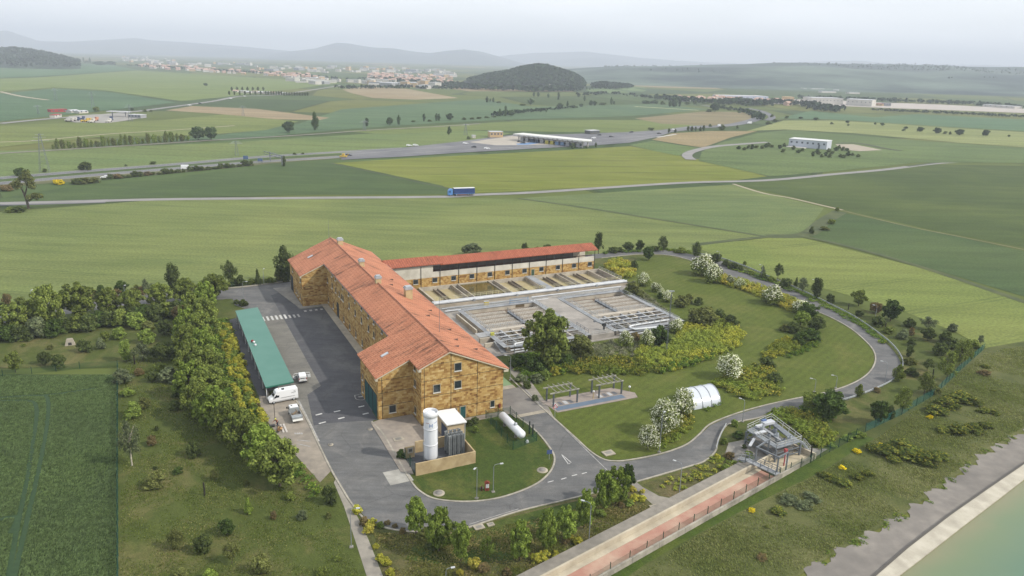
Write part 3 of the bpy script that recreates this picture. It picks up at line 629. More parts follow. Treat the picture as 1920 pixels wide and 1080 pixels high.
# ================================================================== main building materials
def stone_mat(name='sandstone', cols=((162, 124, 72), (204, 172, 110), (187, 153, 94), (214, 188, 134), (136, 98, 58))):
    k = N(name); src = k.n('ShaderNodeTexCoord').outputs['Object']
    sx = k.n('ShaderNodeSeparateXYZ'); k.l(src, sx.inputs[0])
    cb = k.n('ShaderNodeCombineXYZ'); k.l(k.math('ADD', sx.outputs[0], sx.outputs[1]), cb.inputs[0]); k.l(sx.outputs[2], cb.inputs[1])
    def bricks(w, h, off):
        b = k.n('ShaderNodeTexBrick'); k.l(cb.outputs[0], b.inputs['Vector']); b.inputs['Scale'].default_value = 1.0
        b.inputs['Brick Width'].default_value = w; b.inputs['Row Height'].default_value = h; b.inputs['Mortar Size'].default_value = .012
        b.inputs['Color1'].default_value = (0, 0, 0, 1); b.inputs['Color2'].default_value = (1, 1, 1, 1); b.inputs['Mortar'].default_value = (.4, .4, .4, 1)
        b.offset = off; b.inputs['Bias'].default_value = 0
        return b
    b1 = bricks(.64, .40, .5); b2 = bricks(1.28, .8, .35)
    f = k.mix(.38, b1.outputs['Color'], b2.outputs['Color'])
    c = [C(*q) for q in cols]
    col = k.ramp(f, [(.05, c[4]), (.22, c[0]), (.45, c[2]), (.65, c[1]), (.92, c[3])])
    n1 = k.noise(cb.outputs[0], .35, 5, .6); col = k.mix(.55, col, k.ramp(n1, [(.3, (.78, .74, .68, 1)), (.7, (1.2, 1.18, 1.13, 1))]), 'MULTIPLY')
    n2 = k.noise(cb.outputs[0], 5, 4, .7); col = k.mix(.5, col, k.ramp(n2, [(.25, .7), (.75, 1.25)]), 'MULTIPLY')
    k.pbsdf(col, .85, 0, .2, n2, .2, .02); MATS[name] = k.m; return k.m
stone = stone_mat()
def tile_mat(name, c1, c2, dark, period=.42, streak=1.0, axis='x'):
    k = N(name); src = k.n('ShaderNodeTexCoord').outputs['Object']; sx = k.n('ShaderNodeSeparateXYZ'); k.l(src, sx.inputs[0])
    run, acr = (sx.outputs[0], sx.outputs[1]) if axis == 'x' else (sx.outputs[1], sx.outputs[0])
    cb = k.n('ShaderNodeCombineXYZ'); k.l(run, cb.inputs[0]); k.l(acr, cb.inputs[1])
    s1 = k.n('ShaderNodeMapping'); k.l(cb.outputs[0], s1.inputs[0]); s1.inputs['Scale'].default_value = (.16, 1, 1)
    v = k.n('ShaderNodeTexBrick'); k.l(cb.outputs[0], v.inputs['Vector']); v.inputs['Brick Width'].default_value = 1.5; v.inputs['Row Height'].default_value = period; v.inputs['Scale'].default_value = 1
    v.inputs['Color1'].default_value = c1; v.inputs['Color2'].default_value = c2; v.inputs['Mortar'].default_value = tuple(x * .7 for x in c2[:3]) + (1,); v.inputs['Mortar Size'].default_value = .09
    col = v.outputs['Color']
    st = k.ramp(k.noise(s1.outputs[0], 1.0, 6, .68, .2), [(.44, 0.0), (.62, 1.0)]); big = k.ramp(k.noise(cb.outputs[0], .13, 4, .6), [(.44, 0.0), (.62, 1.0)])
    col = k.mix(k.math('MULTIPLY', k.math('MULTIPLY', st, big), .75 * streak), col, dark)
    col = k.mix(.5, col, k.ramp(k.noise(cb.outputs[0], .5, 5, .65), [(.3, .82), (.7, 1.15)]), 'MULTIPLY')
    fr = k.math('ABSOLUTE', k.math('SUBTRACT', k.math('FRACT', k.math('DIVIDE', acr, period)), .5))
    k.pbsdf(col, .8, 0, .2, fr, .6, .12); MATS[name] = k.m; return k.m
tile = tile_mat('roof_tile', C(212, 146, 112), C(200, 132, 100), C(84, 62, 50), .75, 1.25)
tile2 = tile_mat('roof_tile_annex', C(184, 112, 86), C(170, 98, 74), C(96, 66, 52), .75, .8, 'y')
ridge_m = mat('ridge_tile', C(196, 138, 112), C(170, 112, 88), 1.0)
frame_m = mat('frame_pale', C(176, 164, 138)); glass_m = mat('glass_dark', (.018, .026, .03, 1), rough=.12, spec=.6)
sill_m = mat('sill_white', C(226, 222, 210)); joint_m = mat('joint_black', (.02, .02, .018, 1))
fascia_m = mat('fascia_cream', C(222, 214, 192), C(206, 196, 172), .5)
teal_d = mat('door_teal', C(46, 92, 92, 1.2), C(38, 80, 82, 1.2), 2.0, .5); door_dk = mat('door_dark', C(52, 60, 64, 1.2))
render_w = mat('render_white', C(232, 228, 216), C(216, 212, 200), .4, .85, 0, .2, C(196, 190, 176), .25)
render_c = mat('render_cream', C(214, 196, 156), C(200, 180, 140), .6, .85, 0, .2, C(182, 160, 122), .3)
metal_l = mat('metal_light', C(196, 202, 206), C(176, 182, 188), .8, .45, .15); metal_d = mat('metal_grey', C(134, 140, 146), C(116, 122, 130), .8, .5, .15)
white_p = mat('white_paint', C(236, 238, 240, 1.35), C(224, 226, 229, 1.35), .5, .35, 0, .5)
black_m = mat('black_rubber', (.018, .018, .018, 1), rough=.8)

def window(parent, c, w, h, face, fm=frame_m, bars=False):
    """window in a wall; face: 'a' looks towards -a, 'b' looks towards -b (site coordinates, c = centre on the wall face)"""
    b, a, z = c
    def bx(m, u0, u1, z0, z1, d0, d1):
        if face == 'a': m.box(b + u0, b + u1, a - d1, a - d0, z + z0, z + z1)
        else: m.box(b - d1, b - d0, a + u0, a + u1, z + z0, z + z1)
    f = MB(); t = .13
    bx(f, -w / 2 - t, -w / 2, -h / 2, h / 2 + t, -.2, .06); bx(f, w / 2, w / 2 + t, -h / 2, h / 2 + t, -.2, .06)
    bx(f, -w / 2, w / 2, h / 2, h / 2 + t, -.2, .06)
    fo = f.build('window', fm, parent)
    p = MB(); bx(p, -w / 2, w / 2, -h / 2, h / 2, -.2, .012)
    p.build('pane', glass_m, fo)
    s_ = MB(); bx(s_, -w / 2 - t, w / 2 + t, -h / 2 - .16, -h / 2, -.2, .2); s_.build('sill', sill_m, fo)
    return fo
def door(parent, c, w, h, face, m, frames=True, name='door'):
    b, a, z = c; d = MB()
    def bx(mb, u0, u1, z0, z1, d0, d1):
        if face == 'a': mb.box(b + u0, b + u1, a - d1, a - d0, z + z0, z + z1)
        else: mb.box(b - d1, b - d0, a + u0, a + u1, z + z0, z + z1)
    bx(d, -w / 2, w / 2, 0, h, -.1, .035)
    n = max(2, int(w / .8))
    for i in range(1, n): bx(d, -w / 2 + i * w / n - .03, -w / 2 + i * w / n + .03, .05, h - .05, .03, .07)
    do = d.build(name, m, parent)
    f = MB(); bx(f, -w / 2 - .16, -w / 2, 0, h + .16, -.1, .09); bx(f, w / 2, w / 2 + .16, 0, h + .16, -.1, .09); bx(f, -w / 2, w / 2, h, h + .16, -.1, .09)
    f.build('door_frame', door_dk if frames else frame_m, do)
    return do
ZR, SL, BR = 14.96, .44, -11.7
zr = lambda b: ZR - SL * abs(b - BR)

main = sthing('treatment_building', 'long three-storey sandstone building with hipless orange tile roof', 'building', -9, 50)
main['label'] = 'long three-storey sandstone building under a big orange tiled gable roof'
w = MB()
w.extr([(-17.4, 0), (0, 0), (0, zr(0) - .2), (BR, ZR - .2), (-17.4, zr(-17.4) - .2)], 0, 101.3)
for a0, a1 in ((5.5, 18.7), (82.4, 101.1)):
    w.extr([(-24.4, 0), (-17.39, 0), (-17.39, zr(-17.39) - .2), (-24.4, zr(-24.4) - .2)], a0, a1)
w.build('wall', stone, main)
# roof
rf = MB(); th = .2
def slope(b0, b1, a0, a1):
    z0, z1 = zr(b0), zr(b1)
    rf.extr([(b0, z0 - th), (b1, z1 - th), (b1, z1), (b0, z0)], a0, a1)
slope(BR, 1.1, -.35, 101.7); slope(-18.1, BR, -.35, 101.7)
for a0, a1 in ((5.15, 19.05), (82.1, 101.45)): slope(-24.95, -18.1, a0, a1)
roof = rf.build('roof', tile, main)
rc = MB(); rc.tube([(BR, -.4, ZR + .02), (BR, 101.75, ZR + .02)], .17, 8); rc.build('ridge_tiles', ridge_m, roof)
def rake(b0, b1, a):
    fs = MB(); fs.extr([(b0, zr(b0) - th - .24), (b1, zr(b1) - th - .24), (b1, zr(b1) - th), (b0, zr(b0) - th)], a - .02, a + .28); fs.build('fascia', fascia_m, main)
rake(BR, 1.0, -.32); rake(-18.0, BR, -.32); rake(-24.9, -18.15, 5.17); rake(-24.9, -18.15, 82.12)
for b0, b1, a in ((.05, 1.0, -.3), (-18.05, -17.45, -.3), (-24.9, -24.45, 5.2), (-24.9, -24.45, 82.15)):
    fs = MB(); fs.box(min(b0, b1), max(b0, b1), a, a + .9, zr(b0 if abs(b0 - BR) > abs(b1 - BR) else b1) - .72, zr(b0 if abs(b0 - BR) > abs(b1 - BR) else b1) - .30); fs.build('eave_box', fascia_m, main)
gt = MB(); gt.tube([(1.15, -.3, zr(1.1) - .1), (1.15, 101.6, zr(1.1) - .1)], .09, 6)
gt.tube([(-18.14, 19.1, zr(-18.1) - .22), (-18.14, 82.0, zr(-18.1) - .22)], .08, 6)
gt.build('gutter', metal_d, roof)
chim_m = mat('chimney_render', C(216, 196, 152), C(200, 178, 136), 1.0)
for b, a, h, w_ in ((-10.6, 93.5, 2.1, 1.5), (-11.1, 67, 2.0, 1.3), (-11.55, 49.5, 1.9, 1.3), (-6.2, 42.0, 3.0, 1.7)):
    zc = zr(b); c_ = MB(); c_.box(b - w_ / 2, b + w_ / 2, a - w_ / 2, a + w_ / 2, zc - .8, zc + h - .75)
    co = c_.build('chimney', chim_m, roof)
    k_ = MB(); k_.box(b - w_ / 2 - .14, b + w_ / 2 + .14, a - w_ / 2 - .14, a + w_ / 2 + .14, zc + h - .74, zc + h - .30); k_.box(b - w_ / 2 + .1, b + w_ / 2 - .1, a - w_ / 2 + .1, a + w_ / 2 - .1, zc + h - .29, zc + h)
    k_.build('chimney_cap', metal_l, co)
for b, a in ((-21.0, 12.2), (-19.6, 93.6)):
    s_ = MB(); z = zr(b)
    s_.extr([(b - .75, zr(b - .75) + .01), (b + .75, zr(b + .75) + .01), (b + .75, zr(b + .75) + .13), (b - .75, zr(b - .75) + .13)], a - .45, a + .45)
    so = s_.build('skylight', metal_l, roof)
    p_ = MB(); p_.extr([(b - .6, zr(b - .6) + .131), (b + .6, zr(b + .6) + .131), (b + .6, zr(b + .6) + .15), (b - .6, zr(b - .6) + .15)], a - .32, a + .32)
    p_.build('pane', mat('skylight_glass', C(206, 214, 222), rough=.15, spec=.6), so)
vt = mat('vent_grey', C(118, 96, 88))
for b, a in ((-6, 11), (-4.4, 19), (-6.5, 27), (-3.5, 34), (-7.5, 52), (-5, 60), (-3, 7.5), (-8.2, 5)):
    v_ = MB(); v_.box(b - .5, b + .5, a - .07, a + .07, zr(b) - .3, zr(b) + .24); v_.build('roof_vent', vt, roof)
for b, a in ((-8.5, 14.0), (-13.2, 96.5)):
    ms = MB(); ms.tube([(b, a, zr(b) - .1), (b, a, zr(b) + 7.5)], [.05, .03], 6); ms.build('antenna_mast', metal_d, roof)
# panel joints and downpipes
jt = MB(); jw = .05
for b in (-16.8, -11.3, -5.7):
    jt.box(b - jw, b + jw, -.02, .05, 0, zr(b) - .5)
jt.box(-23.6 - jw, -23.6 + jw, 5.48, 5.55, 0, zr(-23.6) - .5)
for z in (2.75, 5.95, 9.25):
    bl = max(-17.4, BR - (ZR - z - .5) / SL); br = min(0, BR + (ZR - z - .5) / SL)
    jt.box(bl, br, -.015, .05, z - jw * .8, z + jw * .8)
jt.box(BR - 3.2, BR + 4.4, -.015, .05, 12.5, 12.58)
for z in (2.9, 5.7, 8.4): jt.box(-24.4, -17.42, 5.485, 5.55, z - .04, z + .04); jt.box(-24.4, -17.42, 82.385, 82.45, z - .04, z + .04)
for a in [19.5 + 6.2 * i for i in range(11)]: jt.box(-17.415, -17.3, a - jw, a + jw, 0, zr(-17.4) - .4)
for z in (2.9, 5.7, 9.3): jt.box(-17.412, -17.3, 18.75, 82.35, z - .035, z + .035); jt.box(-17.412, -17.3, .02, 5.45, z - .035, z + .035)
for a in (18.2, 83.0, 89, 95): jt.box(-24.415, -24.3, a - jw, a + jw, 0, zr(-24.4) - .4)
for z in (5.7,): jt.box(-24.412, -24.3, 5.6, 18.6, z - .035, z + .035); jt.box(-24.412, -24.3, 82.5, 101, z - .035, z + .035)
jt.build('panel_joint', joint_m, main)
# windows and doors
for b, z in ((-9.85, 11.25), (-9.85, 7.5), (-14.25, 7.4)): window(main, (b, 0, z), 1.35, 1.55, 'a')
window(main, (-2.3, 0, 1.95), .85, 1.35, 'a'); window(main, (-21.55, 5.5, 1.95), 1.3, 1.5, 'a')
window(main, (-10.35, 0, 1.9), .6, 1.0, 'a')
door(main, (-8.75, 0, .05), 1.1, 2.5, 'a', teal_d, False)
for z in (1.7, 7.45, 10.9): window(main, (-17.4, 3.7, z), 1.0, 1.4, 'b')
for a in (31.6, 25.4, 37.7, 44.0, 50.1, 56.3, 62.6, 74.8, 80.8): window(main, (-17.4, a, 1.62), .95, 1.4, 'b')
for a in (20.6, 26.3, 33.1, 37.7, 44, 50, 56.1, 62.6, 64.3, 66.9, 70.8, 75.2, 81.0): window(main, (-17.4, a, 7.45), .95, 1.45, 'b')
for a in (26.3, 32.9, 37.6, 43.6, 49.9, 56.2, 62.5, 70.7, 74.9): window(main, (-17.4, a, 10.75), .95, 1.2, 'b')
door(main, (-17.4, 69.2, .1), 1.9, 4.0, 'b', door_dk)
for a in (86, 89.4, 92.2): window(main, (-24.4, a, 1.95), .9, 1.5, 'b')
for a in (84.3, 96.2): window(main, (-24.4, a, 7.35), .9, 1.4, 'b')
door(main, (-24.4, 98.4, .1), 3.4, 4.6, 'b', door_dk, name='garage_door')
for a in (7.9, 10.9, 13.9): door(main, (-24.4, a, .05), 2.6, 4.8, 'b', teal_d, name='garage_door')
window(main, (-24.4, 16.9, 1.9), .6, 1.5, 'b'); window(main, (-24.4, 16.9, 4.6), .6, 1.2, 'b')
hb = MB(); hb.box(-.95, -.55, -.3, -.01, .9, 1.7); hb.build('hose_box', mat('hose_red', C(120, 48, 34)), main)

# ================================================================== annex
an = sthing('annex_building', 'long low annex with stone base, white upper wall and open gallery under red tiles', 'building', 40, 87)
AF = 83.7
st = MB(); st.box(.05, 73, AF, 91, 0, 4.3); st.build('wall', stone, an)
up = MB(); up.box(.05, 15.3, AF + .02, 84.1, 4.31, 8.25); up.box(15.31, 73, AF + .02, 84.1, 4.31, 5.95); up.box(.06, 66.8, 87.2, 91, 4.31, 8.6)
up.box(66.81, 73, 89.8, 91, 4.31, 7.6)
up.build('upper_wall', render_w, an)
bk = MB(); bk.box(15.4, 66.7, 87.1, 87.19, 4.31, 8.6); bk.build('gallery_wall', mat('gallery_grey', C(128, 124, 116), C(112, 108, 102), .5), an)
ar = MB()
def aroof(b0, b1, dz):
    ar.add([], [])
    pr = [(83.05, 8.35 + dz), (87.6, 9.75 + dz), (92.2, 8.3 + dz)]
    n = 3
    vs = []
    for b in (b0, b1):
        for y, z in pr: vs.append((b, y, z))
        for y, z in reversed(pr): vs.append((b, y, z - .22))
    ar.add(vs, [(0, 1, 2, 3, 4, 5)[::-1], (6, 7, 8, 9, 10, 11), (0, 6, 7, 1)[::-1], (1, 7, 8, 2)[::-1], (2, 8, 9, 3)[::-1], (3, 9, 10, 4)[::-1], (4, 10, 11, 5)[::-1], (5, 11, 6, 0)[::-1]])
aroof(17.4, 74.0, 0); aroof(0.5, 18.3, .28)
ar.build('roof', tile2, an)
sf = MB(); sf.box(.6, 73.7, 83.2, 83.5, 8.12, 8.2); sf.build('gutter', metal_d, an)
gp = mat('post_grey', C(92, 96, 102))
for i in range(11):
    b = 11.4 + 6.17 * i
    p_ = MB(); p_.box(b - .07, b + .07, AF - .14, AF - .005, 0, 8.15); p_.build('downpipe', joint_m, an)
for i in range(19):
    b = 17.9 + 3.08 * i
    p_ = MB(); p_.box(b - .06, b + .06, 84.0, 84.1, 5.96, 8.6); p_.build('gallery_post', gp, an)
rr = MB(); rr.box(15.4, 73, 85.3, 85.45, 5.9, 6.15); rr.build('gallery_rail', mat('rail_dark', C(96, 62, 56)), an)
for i in range(11):
    window(an, (9.7 + 6.17 * i, AF, 3.35), 1.35, 1.3, 'a', metal_d)
door(an, (49.75, AF, 1.52), .95, 2.0, 'a', mat('door_green', C(70, 96, 76)), False)

# ================================================================== carport
cp = sthing('carport', 'long open carport with flat sea-green metal roof beside the yard', 'carport', -40.3, 50)
cr_ = MB(); 
cr_.add([(-43.25, 22.8, 3.02), (-37.35, 23.9, 2.86), (-37.35, 77.0, 2.86), (-43.25, 75.6, 3.02), (-43.25, 22.8, 3.12), (-37.35, 23.9, 2.96), (-37.35, 77.0, 2.96), (-43.25, 75.6, 3.12)],
        [(0, 3, 2, 1), (4, 5, 6, 7), (0, 1, 5, 4), (1, 2, 6, 5), (2, 3, 7, 6), (3, 0, 4, 7)])
kg = N('carport_green'); q = kg.pos('obj'); 
cg = kg.mix(kg.ramp(kg.noise(q, .25, 4), [(.35, 0.0), (.65, 1.0)]), C(90, 140, 126), C(82, 134, 120))
kg.pbsdf(cg, .5, 0, .35); MATS['carport_green'] = kg.m
croof = cr_.build('roof', kg.m, cp)
ft = MB(); ft.bar((-43.2, 22.72, 2.95), (-37.4, 23.82, 2.8), .1, .22); ft.build('edge_trim', mat('trim_green', C(40, 110, 92)), croof)
for a in [23.4 + 5.75 * i for i in range(10)]:
    p_ = MB(); p_.box(-43.1, -42.94, a - .08, a + .08, 0, 2.95); p_.build('post', white_p, cp)
    m_ = MB(); m_.bar((-43.0, a, 2.9), (-37.6, a + .6, 2.76), .12, .18); m_.build('beam', white_p, cp)
bw = MB(); bw.box(-42.6, -42.4, 24.5, 75.2, 0, .7); bw.build('back_wall', mat('wall_dim', C(120, 116, 108), C(104, 100, 94), .5), cp)
rfp = S(-41.9, 49.5, 3.06)
f1 = thing('roof_fitting', 'small red and white fitting on the carport roof edge', 'roof fitting', S(-42.2, 50.3, 3.1), TH)
MB().lathe([(.0, .55), (.3, .45), (.34, .25), (.25, 0)], (0, 0, 0), 10).build('red_cap', mat('cap_red', C(150, 50, 54)), f1)
MB().lathe([(.0, .5), (.28, .4), (.3, .2), (.22, 0)], (.25, -.75, 0), 10).build('white_cap', white_p, f1)
f2 = thing('roof_fitting', 'small white dome nearest the carport front on its roof edge', 'roof fitting', S(-41.9, 47.6, 3.1), TH)
MB().lathe([(.0, .5), (.25, .42), (.3, .2), (.24, 0)], (0, 0, 0), 10).build('dome', white_p, f2)
# ================================================================== filter basins in front of the annex
bas_w = conc('basin_wall', C(208, 200, 184), C(192, 184, 170), C(164, 156, 144), .6, .25)
bas_d = conc('basin_side', C(160, 148, 132), C(140, 130, 116), C(120, 110, 98), .8, .3)
bas_f = mat('filter_sand', C(190, 178, 142), C(180, 166, 128), .3, .8, 0, .2)
deck_g = conc('deck_grey', C(178, 182, 186), C(160, 164, 168), C(142, 144, 148), .5, .2)
pipe_w = mat('pipe_white', C(214, 218, 222), C(196, 200, 206), .6, .5, 0, .4)
rail_w = mat('rail_white', C(206, 208, 204), C(180, 182, 180), 1.0, .5, .2, .4)
rail_y = mat('rail_yellow', C(200, 190, 120), C(196, 192, 170), .4, .5)
fb = sthing('filter_basins', 'row of open concrete filter basins at the foot of the annex', 'filter basins', 43, 76)
ow = MB()
ow.box(10.4, 75, 83.1, 83.65, 0, 1.5); ow.box(10.4, 75, 68.0, 68.9, 0, 1.5)
for b0, b1 in ((10.4, 10.9), (74.5, 75)): ow.box(b0, b1, 68.91, 83.09, 0, 1.5)
ow.build('outer_wall', bas_w, fb)
dv = MB()
for b in (21.1, 23.2, 33.5, 35.6, 46.7, 49.5, 58.0, 59.9, 70.3): dv.box(b - .14, b + .14, 68.91, 83.09, .05, 1.49)
dv.build('divider_wall', bas_w, fb)
for b in (15.6, 41.0, 53.6, 65.0):
    tr_ = MB()
    tr_.box(b - .75, b - .55, 68.92, 82.6, .05, 1.0); tr_.box(b + .55, b + .75, 68.92, 82.6, .05, 1.0); tr_.box(b - .54, b + .54, 68.92, 82.6, .05, .55)
    tr_.build('trough', bas_d, fb)
fl = MB()
for b0, b1 in ((10.9, 20.9), (35.8, 46.5), (49.7, 57.8), (60.1, 70.1)): fl.box(b0, b1, 68.91, 83.09, .02, .3)
fl.build('sand_floor', bas_f, fb)
fl = MB()
for b0, b1 in ((21.3, 23.0), (33.7, 35.4), (58.2, 59.7), (70.5, 74.4)): fl.box(b0, b1, 68.91, 83.09, .02, .25)
fl.build('channel_floor', bas_d, fb)
kw = N('green_water'); q = kw.pos('obj'); kw.pbsdf(kw.mix(kw.ramp(kw.noise(q, .25, 4), [(.35, 0.0), (.65, 1.0)]), C(112, 98, 58), C(84, 82, 44)), .12, 0, .5, kw.noise(q, 3, 3), .1, .03)
wt = MB(); wt.box(23.4, 33.3, 68.91, 83.09, .02, 1.2); wt.build('water', kw.m, fb)
wk = MB(); wk.box(46.86, 49.34, 68.0, 83.6, 1.5, 1.62); wk.build('walkway', deck_g, fb)
pw = MB(); pw.tube([(9.5, 67.5, 1.35), (75.5, 67.5, 1.35)], .42, 10); pw.box(9.5, 75.4, 67.95, 68.95, 1.51, 1.6); pw.build('main_pipe', pipe_w, fb)
def railing(parent, pts, m=rail_w, h=1.0, step=2.0, r=.05, name='railing'):
    mb = MB()
    for p, q in zip(pts[:-1], pts[1:]):
        p = Vector(p); q = Vector(q); L = (q - p).length; n = max(1, int(round(L / step)))
        for i in range(n + 1):
            c = p.lerp(q, i / n); mb.bar(c, c + Vector((0, 0, h)), r * 1.6)
        for z in (h, h * .55): mb.bar(p + Vector((0, 0, z)), q + Vector((0, 0, z)), r * 1.5)
    return mb.build(name, m, parent)
railing(fb, [(11, 69.1, 1.6), (46.6, 69.1, 1.6)], rail_y); railing(fb, [(49.6, 69.1, 1.6), (74.7, 69.1, 1.6)], rail_y); railing(fb, [(74.7, 69.3, 1.5), (74.7, 83, 1.5)])
fw = MB(); fw.box(9.4, 75.6, 66.9, 67.9, 0, .9); fw.build('front_plinth', conc('plinth_beige', C(190, 178, 160), C(172, 162, 146), C(150, 142, 128)), fb)
pb = MB()
for b in (22, 36, 50, 64): pb.box(b - .3, b + .3, 66.85, 67.3, .9, 1.6)
pb.build('pipe_support', deck_g, fb)

# ground between the basins
cd = conc('deck_pale', C(182, 176, 168), C(166, 161, 154), C(142, 138, 133), .5, .12)
slab('terrace', [(9, 27), (69, 27), (71, 63), (76, 67), (9, 67)], .22, cd)

# ================================================================== settling tanks
def settling(name, label, b0, b1, bd, left):
    t = sthing(name, label, 'settling tank', (b0 + b1) / 2, 45)
    H = 1.5
    ow = MB()
    ow.box(b0, b1, 58.2, 59.2, .2, H); ow.box(b0, b0 + .55, 28.4, 58.19, .2, H); ow.box(b1 - .55, b1, 28.4, 58.19, .2, H)
    ow.box(b0 + .56, b1 - .56, 28.4, 29.0, .2, H)
    ow.build('outer_wall', bas_w, t)
    f_ = MB(); f_.box(b0 + .56, b1 - .56, 29.01, 58.19, .21, .30); f_.build('floor', mat('tank_floor', C(150, 134, 116), C(126, 112, 98), .35, .8, 0, .2, C(104, 92, 80), .15), t)
    wb = MB(); wb.box(b0 + .2, b1 - .1, 40.3, 41.7, .3, H + .12); wb.build('cross_wall', mat('beam_pale', C(204, 196, 182), C(190, 182, 168), .6), t)
    cw = MB(); cw.box(bd - .3, bd + .3, 41.71, 53.5, .3, H + .02); cw.box(bd - .45, bd + .45, 41.8, 53.4, H + .03, H + .1); cw.build('centre_wall', metal_d, t)
    railing(t, [(bd - .35, 41.9, H + .1), (bd - .35, 53.3, H + .1)], metal_d)
    a = 42.6; i = 0
    tm = [mat('trough_pale', C(222, 216, 206), C(200, 194, 184), .8), mat('trough_tan', C(198, 188, 174), C(178, 168, 154), .8)]
    while a < 54.5:
        for s0, s1 in ((b0 + .8, bd - .5), (bd + .5, b1 - .8)):
            m_ = MB(); z0, z1 = .75, 1.28
            m_.box(s0, s1, a, a + .1, z0, z1); m_.box(s0, s1, a + .42, a + .52, z0, z1); m_.box(s0, s1, a + .11, a + .41, z0, z0 + .08)
            n = int((s1 - s0) / .5)
            for k_ in range(n): m_.box(s0 + k_ * .5, s0 + k_ * .5 + .22, a - .015, a + .535, z1 - .001, z1 + .09)
            m_.build('collecting_trough', tm[i % 2], t)
        a += 1.55 if i % 2 == 0 else 1.35; i += 1
    # flocculation cells
    nb = 7; cwid = (b1 - b0 - 1.2) / nb
    for i in range(1, nb):
        b = b0 + .6 + i * cwid
        m_ = MB(); m_.box(b - .22, b + .22, 29.1, 40.2, .3, H - .05); m_.build('cell_wall', deck_g if i % 2 else bas_w, t)
    wtr = MB()
    for i in (1, 3, 5): wtr.box(b0 + .85 + i * cwid, b0 + .35 + (i + 1) * cwid, 31, 40.2, .31, .8)
    wtr.build('cell_water', mat('murky_water', C(112, 100, 72), C(94, 86, 60), .4, .15, 0, .5), t)
    mx_ = MB()
    for i in range(nb):
        b = b0 + .6 + (i + .5) * cwid
        mx_.bar((b - cwid * .42, 33.5, H + .1), (b + cwid * .42, 33.5, H + .1), .3, .12)
        if i % 2: mx_.tube([(b, 33.5, .4), (b, 33.5, H + .7)], .09, 6); mx_.cbox((b, 33.5, H + .55), (.45, .45, .6))
    mx_.build('stirrer', metal_d, t)
    for q0, q1, q2, q3 in ((b0 - .9, b0 + .56, 28.4, 59.2), (b1 - .56, b1 + .9, 28.4, 59.2), (b0 + .57, b1 - .57, 27.6, 29.3), (b0 + .57, b1 - .57, 58.0, 59.8)):
        m_ = MB(); m_.box(q0, q1, q2, q3, H + .005, H + .09); m_.build('walkway', deck_g, t)
    for k_ in range(3):
        m_ = MB(); m_.bar((b0 + .6, 33.0 + k_ * 2.6, H + .05), (b1 - .6, 33.0 + k_ * 2.6, H + .05), .35, .1); m_.build('gangway', pipe_w, t)
    railing(t, [(b0 + .3, 41.8, H + .1), (b1 - .4, 41.8, H + .1)], metal_l); railing(t, [(b0 + .4, 29.6, H + .1), (b0 + .4, 58.4, H + .1)], metal_l)
    railing(t, [(b0 + .2, 29.2, H), (b1 - .3, 29.2, H)]); railing(t, [(b1 - .25, 29.2, H), (b1 - .25, 58.8, H)], metal_l); railing(t, [(b0 + .6, 31.8, H), (b1 - .4, 31.8, H)])
    railing(t, [(b0 + .2, 58.9, H), (b1 - .3, 58.9, H)])
    pp = MB(); pp.tube([(b0 + .5, 27.6, .9), (b1 - 3, 27.6, .9), (b1 - 2.2, 27.9, .9), (b1 - 1.8, 28.3, .9)], .22, 8); pp.tube([(b0 + 1.2, 26.9, .55), (b1 - 1.5, 26.9, .55)], .18, 8); pp.build('pipe', pipe_w, t)
    if left:
        c_ = MB(); c_.box(12.1, 12.5, 42.5, 56.5, .2, 1.5); c_.box(13.6, 14.0, 41, 56.5, .2, 1.45); c_.box(12.51, 13.59, 42.5, 56.5, .2, .5); c_.build('side_channel', bas_w, t)
        d_ = MB(); d_.box(12.51, 13.59, 42.6, 56.4, .5, .55); d_.build('channel_floor', bas_d, t)
        s_ = MB()
        for i in range(8): s_.box(13.0, 14.9, 28.2 + i * .62, 28.2 + (i + 1) * .62 + .3, .1, .3 + i * .17)
        s_.build('steps', deck_g, t)
        b_ = MB(); b_.box(10.6, 15.2, 36.2, 36.8, .2, 1.5); b_.box(10.6, 15.2, 33.0, 33.5, .2, 1.3); b_.build('chamber_wall', bas_w, t)
        g_ = MB(); 
        for i in range(4): g_.box(10.8, 15.0, 37.4 + i * .8, 37.6 + i * .8, 1.4, 1.6)
        g_.build('catwalk', pipe_w, t)
        o_ = MB(); o_.box(31.2, 34.0, 58.15, 58.195, .5, 1.35); o_.build('sluice_opening', mat('opening_dark', C(112, 98, 76)), t)
        gt_ = MB()
        for b in (29.6, 35.4): gt_.bar((b, 58.7, 1.5), (b, 58.7, 3.3), .12)
        for z in (2.0, 2.6, 3.1): gt_.bar((29.6, 58.7, z), (35.4, 58.7, z), .09)
        gt_.build('sluice_frame', mat('frame_blue', C(110, 146, 182)), t)
        yb = MB(); yb.box(14.0, 14.9, 37.0, 37.6, 1.55, 2.3); yb.build('yellow_box', mat('box_yellow', C(206, 206, 96)), t)
        pf = MB(); pf.tube([(15.4, 26.3, 3.0), (21.5, 27.2, 3.0)], .2, 8); pf.tube([(15.4, 26.3, 3.0), (15.2, 25.7, 2.5)], .26, 8); pf.build('outlet_pipe', mat('pipe_bright', C(232, 236, 240), rough=.4), t)
        for b in (15.6, 18.5, 21.4): ps = MB(); ps.bar((b, 26.8, 0), (b, 26.8, 2.8), .16); ps.build('pipe_post', metal_d, t)
    return t
tl = settling('settling_tank', 'left settling tank with side channel and blue sluice frame, nearest the orange roof', 14.4, 37.4, 26.6, True)
tr2 = settling('settling_tank', 'right settling tank beside the scrub slope, with a curved white pipe', 46.2, 67.4, 55.2, False)
cvp = MB()
